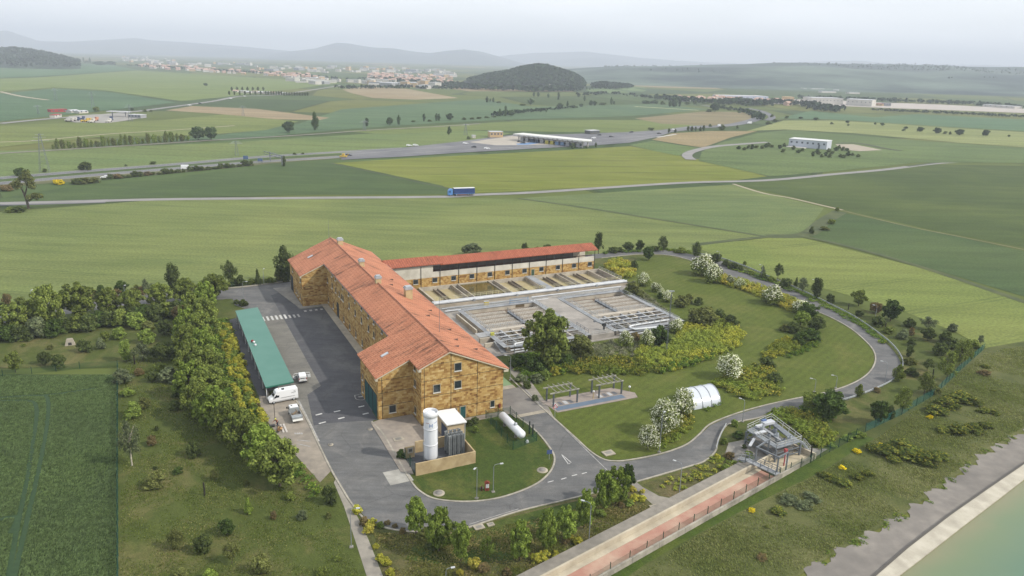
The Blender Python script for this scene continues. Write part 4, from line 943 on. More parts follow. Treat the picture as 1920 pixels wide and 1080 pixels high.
cvp.tube([S2 for S2 in [(64, 29.6, 2.0), (52, 29.4, 2.0), (50.5, 28.9, 2.0), (50.3, 28.0, 1.9), (51.2, 27.2, 1.7), (60, 26.6, 1.6)]], .26, 8)
cvp.build('curved_pipe', mat('pipe_bright', C(232, 236, 240), rough=.4), tr2)
dp = sthing('deck_platform', 'broad weathered concrete deck between the two settling tanks', 'deck', 41.8, 44)
MB().box(38.35, 45.25, 28.0, 59.8, .2, 1.46).build('slab', conc('deck_weathered', C(180, 174, 166), C(164, 159, 152), C(138, 134, 129), .45, .14), dp)
railing(dp, [(38.5, 28.2, 1.46), (45.1, 28.2, 1.46)], rail_w); railing(dp, [(38.5, 30, 1.46), (38.5, 36, 1.46)], metal_d)
for k_, (b_0, b_1, a_0) in enumerate(((11, 36, 64.6), (11, 44, 62.2), (20, 70, 61.0), (40, 72, 65.4))):
    m_ = MB(); m_.tube([(b_0, a_0, .55), (b_1, a_0, .55)], .16 + .05 * (k_ % 2), 8); m_.build('service_pipe', pipe_w if k_ % 2 else metal_l, dp)
railing(dp, [(12, 62.9, .22), (44, 62.9, .22)], metal_l); railing(dp, [(46, 62.9, .22), (70, 62.9, .22)], rail_w)
mc = thing('stirring_crane', 'small dark hoist standing on the pale deck between the two settling tanks', 'hoist', S(43.5, 30.4, 1.47), TH)
m_ = MB(); m_.bar((0, 0, 0), (0, 0, 1.3), .35); m_.cbox((0, 0, 1.5), (.9, .7, .7)); m_.build('hoist_body', mat('machine_dark', C(62, 66, 70), C(48, 50, 54), 2), mc)
m_ = MB(); m_.bar((0, 0, 1.6), (-2.3, 1.2, 2.4), .16); m_.cbox((-2.3, 1.2, 2.3), (.4, .4, .4)); m_.build('jib', metal_d, mc)
yc = thing('yellow_cabinet', 'yellow cabinet against the low wall behind the left settling tank', 'cabinet', S(24.2, 63.2, .22), TH)
MB().box(-.7, .7, -.3, .3, 0, 1.5).build('case', mat('cab_yellow', C(216, 196, 110)), yc); MB().box(-.75, .75, -.35, .35, 1.5, 1.58).build('lid', metal_l, yc)

# ================================================================== gas island
tk = sthing('liquid_gas_tank', 'tall white upright gas tank inside the cream walled enclosure', 'gas tank', -20.4, -13.6)
tb, ta = -20.4, -13.6
tm_ = N('tank_white'); q = tm_.pos('obj', (1, 1, .25)); tm_.pbsdf(tm_.mix(tm_.ramp(tm_.noise(q, 1.2, 5), [(.4, 0.0), (.7, 1.0)]), C(238, 241, 246, 1.3), C(222, 226, 232, 1.3)), .35, 0, .5)
b_ = MB(); b_.lathe([(0, .65), (1.0, .7), (1.17, .95), (1.2, 1.2), (1.2, 8.9), (1.12, 9.3), (.8, 9.62), (.35, 9.8), (0, 9.83)], (tb, ta, 0), 28); b_.build('shell', tm_.m, tk)
for z in (3.55, 6.6): b_ = MB(); b_.lathe([(1.2, z), (1.27, z + .03), (1.27, z + .17), (1.2, z + .2)], (tb, ta, 0), 28); b_.build('hoop', white_p, tk)
b_ = MB(); b_.lathe([(1.21, 8.95), (1.3, 9.0), (1.3, 9.9), (1.24, 9.9), (1.24, 9.0)], (tb, ta, 0), 28)
b_.build('top_rim', white_p, tk)
for i in range(3):
    an_ = 2.1 * i + .5; l_ = MB(); x, y = tb + .95 * math.cos(an_), ta + .95 * math.sin(an_)
    l_.box(x - .16, x + .16, y - .16, y + .16, .25, 1.1); l_.build('leg', white_p, tk)
lg = MB()                                          # blue emblem facing the camera, curved on the shell
def on_shell(u, z, r=1.215, a0=-1.84):
    an_ = a0 + u / r; return (tb + r * math.cos(an_), ta + r * math.sin(an_), z)
for u0, u1, z0, z1 in ((-.28, .28, 7.85, 7.95), (-.28, .28, 7.3, 7.4), (-.28, -.18, 7.4, 7.85), (.18, .28, 7.4, 7.85), (-.08, .08, 7.5, 7.75)):
    lg.quad(on_shell(u0, z0), on_shell(u1, z0), on_shell(u1, z1), on_shell(u0, z1))
for u in [.55 + .13 * i for i in range(7)]: lg.quad(on_shell(u, 7.9 + u * .14), on_shell(u + .08, 7.9 + u * .14), on_shell(u + .08, 8.02 + u * .14), on_shell(u, 8.02 + u * .14))
lg.build('emblem', mat('emblem_blue', C(96, 140, 200)), tk)
rl = MB()
for u in [-.95 + .13 * i for i in range(5)]: rl.quad(on_shell(u, 8.0), on_shell(u + .08, 8.0), on_shell(u + .08, 8.12), on_shell(u, 8.12))
rl.build('red_lettering', mat('lettering_red', C(196, 130, 130)), tk)
pn = MB(); pn.tube([(tb + 1.3, ta, .6), (tb + 1.3, ta, 7)], .05, 6); pn.tube([(tb - 1.28, ta + .3, .5), (tb - 1.28, ta + .3, 4.4)], .05, 6); pn.build('pipe', metal_l, tk)
# enclosure wall
ew = sthing('enclosure_wall', 'low cream rendered wall around the white upright tank', 'wall', -18.5, -14)
e = MB()
e.box(-24.4, -13.3, -17.3, -17.05, 0, 2.35); e.box(-13.55, -13.3, -17.04, -9.6, 0, 2.35); e.box(-22.0, -18.6, -9.85, -9.6, 0, 2.35); e.box(-18.6, -13.56, -9.84, -9.6, 0, 2.3); e.box(-24.4, -22.6, -11.2, -10.95, 0, 2.35)
e.build('wall', mat('wall_cream', C(206, 186, 148), C(190, 168, 128), .7, .85, 0, .2, C(168, 146, 110), .5), ew)
pd = MB(); pd.box(-24.3, -13.6, -17.0, -9.9, .08, .16); pd.build('plinth', asph_dark, ew)
gtm = N('green_mesh'); tb_ = gtm.n('ShaderNodeBsdfTransparent'); df = gtm.n('ShaderNodeBsdfDiffuse'); df.inputs[0].default_value = C(44, 96, 78)
ms = gtm.n('ShaderNodeMixShader'); ms.inputs[0].default_value = .17; gtm.l(tb_.outputs[0], ms.inputs[1]); gtm.l(df.outputs[0], ms.inputs[2]); gtm.l(ms.outputs[0], gtm.out.inputs[0])
mesh_green = gtm.m
green_post = mat('post_green', C(40, 78, 58), C(30, 62, 46), 1)
ga = sthing('enclosure_gate', 'green mesh gate closing the tank enclosure beside the yard', 'gate', -24.3, -14)
MB().box(-24.42, -24.38, -16.9, -11.3, .1, 2.2).build('mesh', mesh_green, ga)
for a in (-16.95, -14.1, -11.25): MB().box(-24.46, -24.34, a - .06, a + .06, 0, 2.4).build('post', green_post, ga)
sg = sthing('notice_board', 'small grey notice board on the short cream wall beside the tank', 'notice board', -23.4, -11.3)
MB().box(-23.9, -22.9, -11.26, -11.205, 1.1, 2.2).build('board', mat('board_grey', C(176, 172, 160)), sg)
MB().box(-23.7, -23.1, -11.28, -11.262, 1.4, 1.95).build('notice', mat('notice_dark', C(92, 90, 84)), sg)
# hut
hu = sthing('utility_hut', 'small cream hut with bright white roof next to the upright tank', 'hut', -13.5, -6)
b_ = MB(); b_.extr([(-15.2, 0), (-11.9, 0), (-11.9, 3.75), (-15.2, 3.85)], -8.5, -3.1); b_.build('wall', mat('hut_cream', C(214, 196, 164), C(202, 182, 148), .6), hu)
r_ = MB(); r_.extr([(-15.6, 3.86), (-11.6, 3.76), (-11.6, 3.98), (-15.6, 4.08)], -8.95, -2.8); r_.build('roof', mat('hut_roof', C(238, 240, 240, 1.3), rough=.5), hu)
d_ = MB(); d_.box(-15.26, -15.15, -8.0, -5.2, .1, 2.9); d_.build('door', mat('door_slate', C(78, 86, 104)), hu)
d_ = MB(); d_.tube([(-11.8, -8.55, 3.8), (-11.8, -8.55, 0)], .05, 6); d_.build('downpipe', white_p, hu)
# vaporiser
va = sthing('ambient_vaporiser', 'bank of tall grey finned vaporiser columns in front of the hut', 'vaporiser', -15.4, -12)
fm = mat('fin_metal', C(196, 200, 198), C(168, 172, 172), 1.0, .6, .0)
for i in range(4):
    for j in range(3):
        b, a = -16.7 + i * .82, -13.6 + j * 1.0
        m_ = MB(); h = 4.3
        for k_ in range(4):
            an_ = k_ * math.pi / 4; dx, dy = .34 * math.cos(an_), .34 * math.sin(an_)
            m_.add([(b - dx, a - dy, .45), (b + dx, a + dy, .45), (b + dx, a + dy, h), (b - dx, a - dy, h)], [(0, 1, 2, 3)])
        m_.tube([(b, a, .4), (b, a, h + .1)], .07, 6)
        m_.build('fin_column', fm, va)
m_ = MB()
for j in range(3): m_.bar((-17.1, -13.6 + j, .35), (-13.8, -13.6 + j, .35), .1); m_.bar((-16.7, -13.6 + j, 4.35), (-14.2, -13.6 + j, 4.35), .07)
m_.build('frame', metal_d, va)
# lying gas tank
lt = sthing('lying_gas_tank', 'white gas tank lying on its side in the green fenced plot', 'gas tank', -2.2, -9)
ta0, ta1, r = -13.4, -4.6, .8
m_ = MB(); m_.lathe([(0, ta0 - .42), (.3, ta0 - .38), (.55, ta0 - .22), (r, ta0 + .05), (r, ta1 - .05), (.55, ta1 + .22), (.3, ta1 + .38), (0, ta1 + .42)], (-2.2, 0, 1.45), 24, 'Y'); m_.build('shell', tm_.m, lt)
for a in (-11.4, -6.4):
    m_ = MB(); m_.box(-2.75, -1.65, a - .2, a + .2, .05, .95); m_.build('saddle', conc_g, lt)
m_ = MB(); m_.lathe([(0, .62), (.28, .55), (.34, .3), (.34, 0)], (-2.2, -10.6, 2.1), 14); m_.build('valve_dome', metal_l, lt)
m_ = MB(); m_.lathe([(0, .3), (.22, .25), (.26, 0)], (-1.4, -14.1, .3), 12); m_.box(-1.65, -1.15, -14.35, -13.85, .05, .3); m_.build('valve', white_p, lt)
fn = sthing('plot_fence', 'green mesh fence round the lying white gas tank', 'fence', -2.5, -9)
cor = [(-5.1, -15.6), (.5, -14.3), (.6, -2.4), (-4.6, -2.0), (-5.1, -15.6)]
fm_ = MB()
for (b0, a0), (b1, a1) in zip(cor[:-1], cor[1:]): fm_.bar((b0, a0, .95), (b1, a1, .95), .03, 1.7)
fm_.build('mesh', mesh_green, fn)
for (b0, a0), (b1, a1) in zip(cor[:-1], cor[1:]):
    n = max(1, int(math.hypot(b1 - b0, a1 - a0) / 2.6))
    for i in range(n):
        t = i / n; MB().box(b0 + (b1 - b0) * t - .05, b0 + (b1 - b0) * t + .05, a0 + (a1 - a0) * t - .05, a0 + (a1 - a0) * t + .05, 0, 2.0).build('post', green_post, fn)
for a in (-12.4, -11.0):
    MB().box(.5, .72, a - .1, a + .1, 0, 2.6).build('gate_post', mat('post_dark', C(46, 54, 50)), fn)

# ================================================================== pergolas and blue strip
def pergola(b0, label):
    t = sthing('pergola', label, 'pergola', b0 + 2.9, -1, 'pergolas beside the blue strip')
    steel = mat('pergola_steel', C(112, 118, 124), C(96, 102, 108), 1.0, .6, .3); wood = mat('pergola_wood', C(176, 174, 160), C(156, 154, 142), .8)
    for b in (b0, b0 + 5.7):
        for a in (-2.5, .5): MB().box(b - .14, b + .14, a - .14, a + .14, 0, 3.0).build('post', steel, t)
    for a in (-2.5, .5): m_ = MB(); m_.bar((b0 - .9, a, 3.12), (b0 + 6.1, a, 3.12), .22, .24); m_.build('beam', wood, t)
    for i in range(5):
        b = b0 + .55 + i * 1.2; m_ = MB(); m_.bar((b, -2.9, 3.34), (b, 1.3, 3.34), .1, .18); m_.build('rafter', wood, t)
    return t
pergola(10.5, 'left pergola, the nearer to the road, with grey posts and five rafters')
pergola(21.6, 'right pergola with grey posts and five rafters, at the far end of the blue strip')
slab('paving', [(9.3, 1.0), (10, -5.2), (29.6, -5.4), (30.4, -3.2), (27, 1.0)], .1, conc('paving_pink', C(172, 160, 150), C(156, 146, 138), C(140, 132, 126), .6, .2))
sq('blue_strip', 10.4, 27.1, -4.6, -2.9, .115, mat('strip_blue', C(112, 128, 146), C(102, 118, 136), .4))
sp_m = mat('panel_slate', C(116, 118, 122), C(104, 106, 112), 1)
for b0 in (10.9, 21.9):
    for i in range(4): sq('paving_panel', b0 + i * 1.25, b0 + i * 1.25 + .85, -2.5, -.9, .115, sp_m if i % 2 else mat('panel_pale', C(190, 192, 194)))
bn = thing('bollard_light', 'pale post light standing between the two pergolas', 'post light', S(20.4, -2.2, .1), TH)
MB().lathe([(.14, 0), (.12, 1.5)], (0, 0, 0), 10).build('post', mat('post_beige', C(196, 178, 140)), bn); MB().lathe([(.2, 1.5), (.22, 1.75), (0, 1.85)], (0, 0, 0), 10).build('lamp_head', white_p, bn)
wl = thing('ball_lamp', 'small white ball lamp on the grass past the right pergola', 'garden lamp', S(29.6, -2.2, .05), TH)
MB().tube([(0, 0, 0), (0, 0, 1.0)], .05, 6).build('post', metal_d, wl); MB().lathe([(0, 1.4), (.22, 1.33), (.28, 1.15), (.2, 1.0), (0, .95)], (0, 0, 0), 12).build('globe', white_p, wl)

# ================================================================== polycarbonate shelter
gh = sthing('arched_shelter', 'low arched translucent shelter with silver ribs on the lawn edge', 'shelter', 41, -12)
pg = N('polycarbonate'); p_ = pg.pbsdf(C(206, 212, 220, 1.3), .25, 0, .6); MATS['poly'] = pg.m
c0 = np.array([37.0, -15.1]); c1 = np.array([43.9, -15.3]); bk = np.array([1.6, 7.3])
n = 18; ax = (c1 - c0) / np.linalg.norm(c1 - c0); half = np.linalg.norm(c1 - c0) / 2
# barrel: axis along ax, arc across bk
def gp_(u, v, hh=2.8, k_=1.0):
    an_ = math.pi * v; s = (1 - math.cos(an_)) / 2
    p = c0 + ax * (u * 2 * half) + bk * (.5 + (s - .5) * k_); return (p[0], p[1], .05 + math.sin(an_) * hh * k_)
for i in range(3):
    m_ = MB(); u0, u1 = i / 3 + .004, (i + 1) / 3 - .004
    m_.add([gp_(u, v / n) for v in range(n + 1) for u in (u0, u1)], [(2 * v, 2 * v + 1, 2 * v + 3, 2 * v + 2) for v in range(n)], True); m_.build('roof_panel', pg.m, gh)
for i in range(4):
    m_ = MB(); m_.tube([gp_(i / 3, v / n, 2.8, 1.012) for v in range(n + 1)], .09, 6); m_.build('rib', metal_l, gh)
for u in (.002, .998): m_ = MB(); m_.add([gp_(u, v / n, 2.78, .995) for v in range(n + 1)], [tuple(range(n + 1))]); m_.build('end_wall', mat('end_grey', C(176, 180, 176)), gh)

# ================================================================== inlet works and channel
chn = thing('water_channel', 'open concrete channel with stained reddish floor leading to the inlet works', 'channel', S(0, -46), TH); ORG[chn.name] = (0, -46, 0)
def cl(t, o):      # along the channel: t in metres from b=-30, o = offset across towards the reservoir
    b = -30 + t * .9717; a = -53.75 + t * .2363
    return b + o * .2363, a - o * .9717
cm_in = conc('channel_wall', C(212, 202, 180), C(196, 186, 164), C(176, 166, 148), .5, .2)
cm_out = conc('channel_outer', C(190, 184, 170), C(166, 160, 148), C(120, 116, 108), .8, .35)
red_f = mat('channel_red', C(190, 146, 128), C(178, 128, 112), .3, .7, 0, .3, C(206, 180, 158), .16)
def cbox(mb, t0, t1, o0, o1, z0, z1):
    P = [cl(t0, o0), cl(t1, o0), cl(t1, o1), cl(t0, o1)]; mb.prism(P, z0, z1)
m_ = MB(); cbox(m_, -8, 64.0, -.35, 0, 0, 1.15); m_.build('inner_wall', cm_in, chn)
m_ = MB(); cbox(m_, -8, 75, 4.3, 4.62, 0, .95); m_.build('outer_wall', cm_out, chn)
m_ = MB(); cbox(m_, -8, 64, .01, 4.29, 0, .16); m_.build('floor', red_f, chn)
m_ = MB(); cbox(m_, -8, 64, .01, 1.0, .161, .2); m_.build('dry_ledge', cm_in, chn)
m_ = MB(); 
for t in range(-4, 64, 6): m_.prism([cl(t, 4.28), cl(t + .06, 4.28), cl(t + .06, 4.64), cl(t, 4.64)], 0, .955)
m_.build('joint', mat('joint_grey', C(130, 126, 118)), chn)
ap = MB(); ap.prism([cl(-8, -2.6), cl(62, -2.4), cl(62, -.36), cl(-8, -.36)], -.05, .9); o = ap.build('gravel_berm', conc('berm_gravel', C(160, 154, 144), C(142, 137, 128), C(126, 122, 114), .9, .2), None); 
o.data.transform(Matrix.Translation((0, 0, 0))); o.location = tuple(map(float, O)); o.rotation_euler = (0, 0, TH); o['kind'] = 'structure'
inl = thing('inlet_works', 'raised steel and concrete inlet platform with pumps and gantry over the channel end', 'inlet works', S(38, -36), TH); ORG[inl.name] = (38, -36, 0)
m_ = MB(); 
cbox(m_, 64.05, 76, -.35, 0.0, 0, 1.3); cbox(m_, 75.6, 76, .01, 4.62, 0, 1.2); cbox(m_, 64.5, 65.0, 0.01, 4.28, 0, .5)
m_.build('pit_wall', cm_in, inl)
m_ = MB(); cbox(m_, 65.01, 75.59, .01, 4.28, 0, .22); m_.build('pit_floor', mat('pit_sand', C(210, 198, 172), C(194, 182, 156), .6), inl)
PF = [(36.7, -38.4), (42.9, -38.2), (44.5, -28.9), (36.7, -30.7)]
PI_ = [(37.9, -37.0), (41.7, -37.0), (43.1, -30.4), (37.9, -31.8)]
m_ = MB()
for i in range(4): j = (i + 1) % 4; m_.prism([PF[i], PF[j], PI_[j], PI_[i]], 2.85, 3.0)
m_.build('platform', mat('grating', C(150, 156, 162), C(128, 134, 140), 1.5, .6), inl)
m_ = MB(); m_.bar((39.8, -37.0, 2.9), (40.4, -31.2, 2.9), .6, .14); m_.build('gangway', deck_g, inl)
for z in (.9, 1.9):
    m_ = MB()
    for i in range(4): j = (i + 1) % 4; m_.bar((*PF[i], z), (*PF[j], z), .14)
    m_.build('brace', metal_d, inl)
m_ = MB(); m_.prism([(37.3, -37.5), (42.0, -37.6), (43.5, -29.6), (37.3, -31.2)], 0, 1.7); m_.build('chamber', conc('chamber_grey', C(150, 148, 142), C(130, 128, 124), C(110, 108, 104), .6, .3), inl)
railing(inl, [p + (3.0,) for p in (PF[0], PF[1], PF[2], PF[3], PF[0])], rail_w, 1.1, 1.8, .055)
for b, a in PF: 
    m_ = MB(); m_.box(b - .15, b + .15, a - .15, a + .15, 0, 2.7); m_.build('leg', metal_d, inl)
for i, (b, a, h, w_) in enumerate(((38.6, -34.5, 1.2, .7), (40.3, -34.9, 1.3, .6), (40.2, -36.8, 1.1, .6), (41.8, -36.6, 1.2, .6), (41.6, -33.0, 1.0, .8), (39.2, -32.2, 2.0, .35))):
    m_ = MB(); m_.lathe([(w_ / 2, 1.72), (w_ / 2, 2.5 + h * .7), (w_ / 3, 2.5 + h)], (b, a, 0), 12); m_.cbox((b, a + .3, 2.4 + h * .4), (w_ * .9, .5, h * .5)); m_.build('pump', metal_l if i % 2 else metal_d, inl)
m_ = MB(); m_.cbox((42.0, -30.6, 3.5), (2.6, 1.2, .5)); m_.cbox((39.6, -31.0, 3.4), (1.8, .7, .4)); m_.cbox((38.0, -32.8, 3.25), (2.6, .7, .2)); m_.build('duct', pipe_w, inl)
m_ = MB(); m_.cbox((41.4, -30.1, 3.85), (1.0, .5, .3)); m_.build('motor', mat('motor_blue', C(96, 120, 168)), inl)
m_ = MB(); m_.bar((36.6, -33, 2.4), (33.6, -35.0, 2.4), .5, .2); m_.build('chute', pipe_w, inl)
# gantry and footbridge
def P3(t, o, z): b, a = cl(t, o); return (b, a, z)
for t, o in ((63.6, -.2), (63.6, 4.15), (66.6, 4.15), (68.2, -.6)):
    m_ = MB(); m_.bar(P3(t, o, 0), P3(t, o, 4.2), .2); m_.build('gantry_post', metal_d, inl)
m_ = MB(); m_.bar(P3(63.6, -.4, 4.3), P3(63.6, 4.4, 4.3), .2, .26); m_.bar(P3(63.6, -.2, 4.3), P3(68.2, -.6, 4.3), .2, .24); m_.bar(P3(63.6, 4.15, 4.3), P3(66.6, 4.15, 4.3), .2, .24); m_.build('gantry_beam', metal_d, inl)
m_ = MB(); cbox(m_, 62.6, 63.9, -1.6, 4.6, 1.32, 1.46); m_.build('footbridge', deck_g, inl)
railing(inl, [P3(62.65, -1.5, 1.46), P3(62.65, 4.5, 1.46)], metal_d, 1.0, 1.5); railing(inl, [P3(63.85, -1.5, 1.46), P3(63.85, 4.5, 1.46)], metal_d, 1.0, 1.5)
m_ = MB()
for i in range(6): m_.prism([cl(62.6, -1.6 - i * .28), cl(63.9, -1.6 - i * .28), cl(63.9, -1.88 - i * .28), cl(62.6, -1.88 - i * .28)], 0.9, 1.4 - i * .09)
m_.build('steps', deck_g, inl)
railing(inl, [P3(62.6, -3.2, .95), P3(62.6, -1.6, 1.46)], rail_w, 1.0, .8); railing(inl, [P3(63.9, -3.2, .95), P3(63.9, -1.6, 1.46)], rail_w, 1.0, .8)
m_ = MB()
for i in range(8): m_.box(43.4 + i * .3, 43.7 + i * .3, -38.4, -37.4, 2.7 - i * .34 - .1, 2.7 - i * .34)
m_.build('stairway', metal_l, inl); railing(inl, [(43.3, -38.4, 2.7), (45.8, -38.4, .2)], rail_w, 1.0, .9)
m_ = MB(); m_.bar(P3(68.6, 2.6, .2), P3(68.6, 2.6, 3.3), .16); m_.cbox(P3(68.6, 2.6, 3.3), (.5, .5, .6)); m_.build('sluice_spindle', mat('spindle_red', C(176, 84, 84)), inl)
m_ = MB(); m_.bar(P3(69.6, 2.2, .2), P3(69.6, 2.2, 2.2), .1); m_.bar(P3(69.2, 2.2, .3), P3(70.8, 2.2, .3), .12); m_.build('sluice_gate', pipe_w, inl)
slab('pavement', [(29, -33.6), (34, -29.2), (37.5, -29.4), (37, -38.6), (31, -39.6), (30, -38)], .1, conc_g)
slab('pavement', [(44, -40.2), (50, -38.4), (45.8, -36.2)], .1, conc_g)
# ================================================================== fences, guard rail, lamps, signs
def fence(name, label, pts, h, step, meshm, postm, group=None):
    P = [np.array(p) for p in pts]; o = P[0]
    t = thing(name, label, 'fence', (o[0], o[1], 0)); 
    m_ = MB()
    for p, q in zip(P[:-1], P[1:]): m_.bar((p[0] - o[0], p[1] - o[1], h * .48), (q[0] - o[0], q[1] - o[1], h * .48), .03, h * .92)
    m_.build('mesh', meshm, t)
    pm = MB(); pm.box(-.05, .05, -.05, .05, 0, h + .15); me = pm.mesh('fence_post', postm)
    for p, q in zip(P[:-1], P[1:]):
        L = np.linalg.norm(q - p); n = max(1, int(L / step))
        for i in range(n):
            c = p + (q - p) * i / n; k_ = link('post', me, t); k_.location = (c[0] - o[0], c[1] - o[1], 0)
    return t
teal_mesh = N('teal_mesh'); a_ = teal_mesh.n('ShaderNodeBsdfTransparent'); b_ = teal_mesh.n('ShaderNodeBsdfDiffuse'); b_.inputs[0].default_value = C(58, 118, 112)
c_ = teal_mesh.n('ShaderNodeMixShader'); c_.inputs[0].default_value = .24; teal_mesh.l(a_.outputs[0], c_.inputs[1]); teal_mesh.l(b_.outputs[0], c_.inputs[2]); teal_mesh.l(c_.outputs[0], teal_mesh.out.inputs[0])
teal_mesh = teal_mesh.m
thin_mesh = N('thin_mesh'); a_ = thin_mesh.n('ShaderNodeBsdfTransparent'); b_ = thin_mesh.n('ShaderNodeBsdfDiffuse'); b_.inputs[0].default_value = C(58, 96, 70)
c_ = thin_mesh.n('ShaderNodeMixShader'); c_.inputs[0].default_value = .14; thin_mesh.l(a_.outputs[0], c_.inputs[1]); thin_mesh.l(b_.outputs[0], c_.inputs[2]); thin_mesh.l(c_.outputs[0], thin_mesh.out.inputs[0])
thin_mesh = thin_mesh.m
fence('mesh_fence', 'teal mesh fence between the near wheat field and the garden', world([(222, 1120), (221, 900), (221, 690)]), 1.7, 3, teal_mesh, green_post)
fence('mesh_fence', 'thin green garden fence along the upper edge of the wheat field', world([(221, 688), (150, 692), (60, 701), (-50, 712)]), 1.6, 4, thin_mesh, green_post)
fence('mesh_fence', 'long green mesh fence on the bank below the concrete channel', world([(1105, 1100), (1180, 1055), (1300, 985), (1420, 915), (1520, 868), (1620, 812)]), 1.9, 3, thin_mesh, green_post)
fence('mesh_fence', 'bluish mesh fence climbing the slope right of the loop road', world([(1622, 810), (1690, 778), (1756, 738), (1800, 695), (1845, 655)]), 1.9, 3, teal_mesh, green_post)
fence('mesh_fence', 'thin fence along the back road at the far left', world([(-40, 594), (61, 577), (234, 553), (330, 545), (440, 538)]), 1.6, 5, thin_mesh, metal_d)
# guard rail
def guard(label, px, name='guard_rail'):
    L = smooth_line(world(px), 5); o = L[0]
    t = thing(name, label, 'guard rail', (o[0], o[1], 0))
    m_ = MB(); secs = []
    rel = [np.array(p) - o for p in L]; up1 = offset(rel, .05); dn1 = offset(rel, -.05)
    m_.loft([[(a[0], a[1], .45), (b[0], b[1], .45), (b[0], b[1], .8), (a[0], a[1], .8)] for a, b in zip(dn1, up1)]); m_.build('rail', metal_l, t)
    pm = MB(); pm.box(-.06, .06, -.06, .06, 0, .7); me = pm.mesh('rail_post', metal_d)
    d = 0
    for p, q in zip(rel[:-1], rel[1:]):
        d += np.linalg.norm(q - p)
        if d > 3.6: d = 0; k_ = link('post', me, t); k_.location = (q[0], q[1], 0)
    return t
guard('steel guard rail round the outer edge of the loop road', [(1300, 476), (1350, 486), (1400, 503), (1450, 525), (1500, 546), (1550, 570), (1600, 596), (1640, 623), (1672, 649), (1690, 674), (1692, 694)])
guard('steel guard rail at the lower bend of the loop road', [(1684, 706), (1672, 717), (1640, 733), (1590, 751), (1566, 757)])
guard('short rail on the inside bend near the inlet works', [(1361, 800), (1349, 824), (1342, 846)])
guard('low pale barrier behind the back road, left half', [(-40, 592), (120, 569), (300, 549), (440, 537)])
# lamps -------------------------------------------------------------
lamp_pole = mat('lamp_pole', C(170, 176, 180), C(150, 156, 162), 1, .5, .4)
def lamp(x, yb, yt, label, ang=0.0, arm=1.2, group='street lamps around the plant'):
    P = G(x, yb); h = max(3.0, height(P, yt)); t = thing('street_lamp', label, 'street lamp', P, ang, group)
    m_ = MB(); m_.tube([(0, 0, 0), (0, 0, h - .5), (arm * .12, 0, h - .12), (arm * .5, 0, h), (arm, 0, h)] if arm else [(0, 0, 0), (0, 0, h)], [.07, .05, .045, .04, .04] if arm else [.07, .05], 6); m_.build('pole', lamp_pole, t)
    m_ = MB(); m_.cbox((arm + .15, 0, h), (.55, .26, .12)); m_.build('lamp_head', mat('lamp_head', C(206, 210, 212)), t)
    m_ = MB(); m_.cbox((0, 0, .08), (.55, .55, .18)); m_.build('foot', conc_g, t)
    return t
lamp(893.8, 935, 875, 'left of the two lamps on the gas tank island lawn', 4.2, .6)
lamp(924.7, 923, 871, 'right of the two lamps on the gas tank island lawn, by the red cabinet', .3)
lamp(1104, 1016, 943, 'tall lamp on the dry grass beside the concrete channel', 2.7)
lamp(659, 1026, 954, 'lamp beside the narrow concrete path at the bottom left', .2, 1.0)
lamp(836, 1110, 1066, 'lamp at the very bottom edge of the photo', .3, .8)
lamp(1273, 931, 868, 'lamp on the grass between loop road and channel', 2.6)
lamp(1236, 848, 775, 'lamp among the white blossom trees above the road bend', 1.0, .7)
lamp(1392, 791, 750, 'lamp by the road above the inlet works', 2.4, .9)
lamp(1527, 735, 711, 'lamp at the lower lawn edge right of the yellow bed', 2.8, .9)
lamp(1567, 728, 709, 'lamp at the lower lawn edge before the guard rail', 2.8, .9)
lamp(1658, 721, 680, 'lamp standing inside the outer bend of the loop road', 2.5)
lamp(1639, 607, 573, 'lamp beside the reddish round shrub on the loop road', 2.6, .8)
lamp(1526, 558, 525, 'lamp in front of the dark column tree on the loop road', 2.6, .8)
lamp(1427, 524, 497, 'lamp by the upper stretch of the loop road', 2.6, .8)
lamp(1347, 497, 472, 'lamp behind the largest white blossom thicket', 2.6, .8)
lamp(956.5, 713, 667, 'lamp by the path next to the near gable', 3.0, 1.0)
lamp(457, 563, 528, 'lamp at the far corner of the yard', .2, 1.0)
lamp(495, 534, 505, 'lamp on the back road behind the yard', 1.5, .5)
lamp(235, 562, 536, 'lamp on the back road among the trees', 1.5, .5)
lamp(62, 578, 545, 'lamp on the back road at the far left', 1.5, .5)
lamp(446, 608, 588, 'short lamp behind the far end of the carport', 0.5, .5)
tm = thing('mast', 'tall slender lattice mast in the scrub next to the right settling tank', 'mast', G(1249, 664)); hm = height(G(1249, 664), 546)
m_ = MB()
for dx, dy in ((-.18, -.12), (.18, -.12), (0, .2)): m_.bar((dx, dy, 0), (dx * .5, dy * .5, hm), .05)
for i in range(int(hm / .7)):
    z = i * .7; f = 1 - .5 * z / hm; m_.bar((-.18 * f, -.12 * f, z), (.18 * f, -.12 * f, z + .7), .03); m_.bar((.18 * f, -.12 * f, z), (0, .2 * f, z + .7), .03)
m_.build('lattice', metal_d, tm); MB().cbox((0, 0, hm), (1.2, .3, .25)).build('floodlight', metal_l, tm)
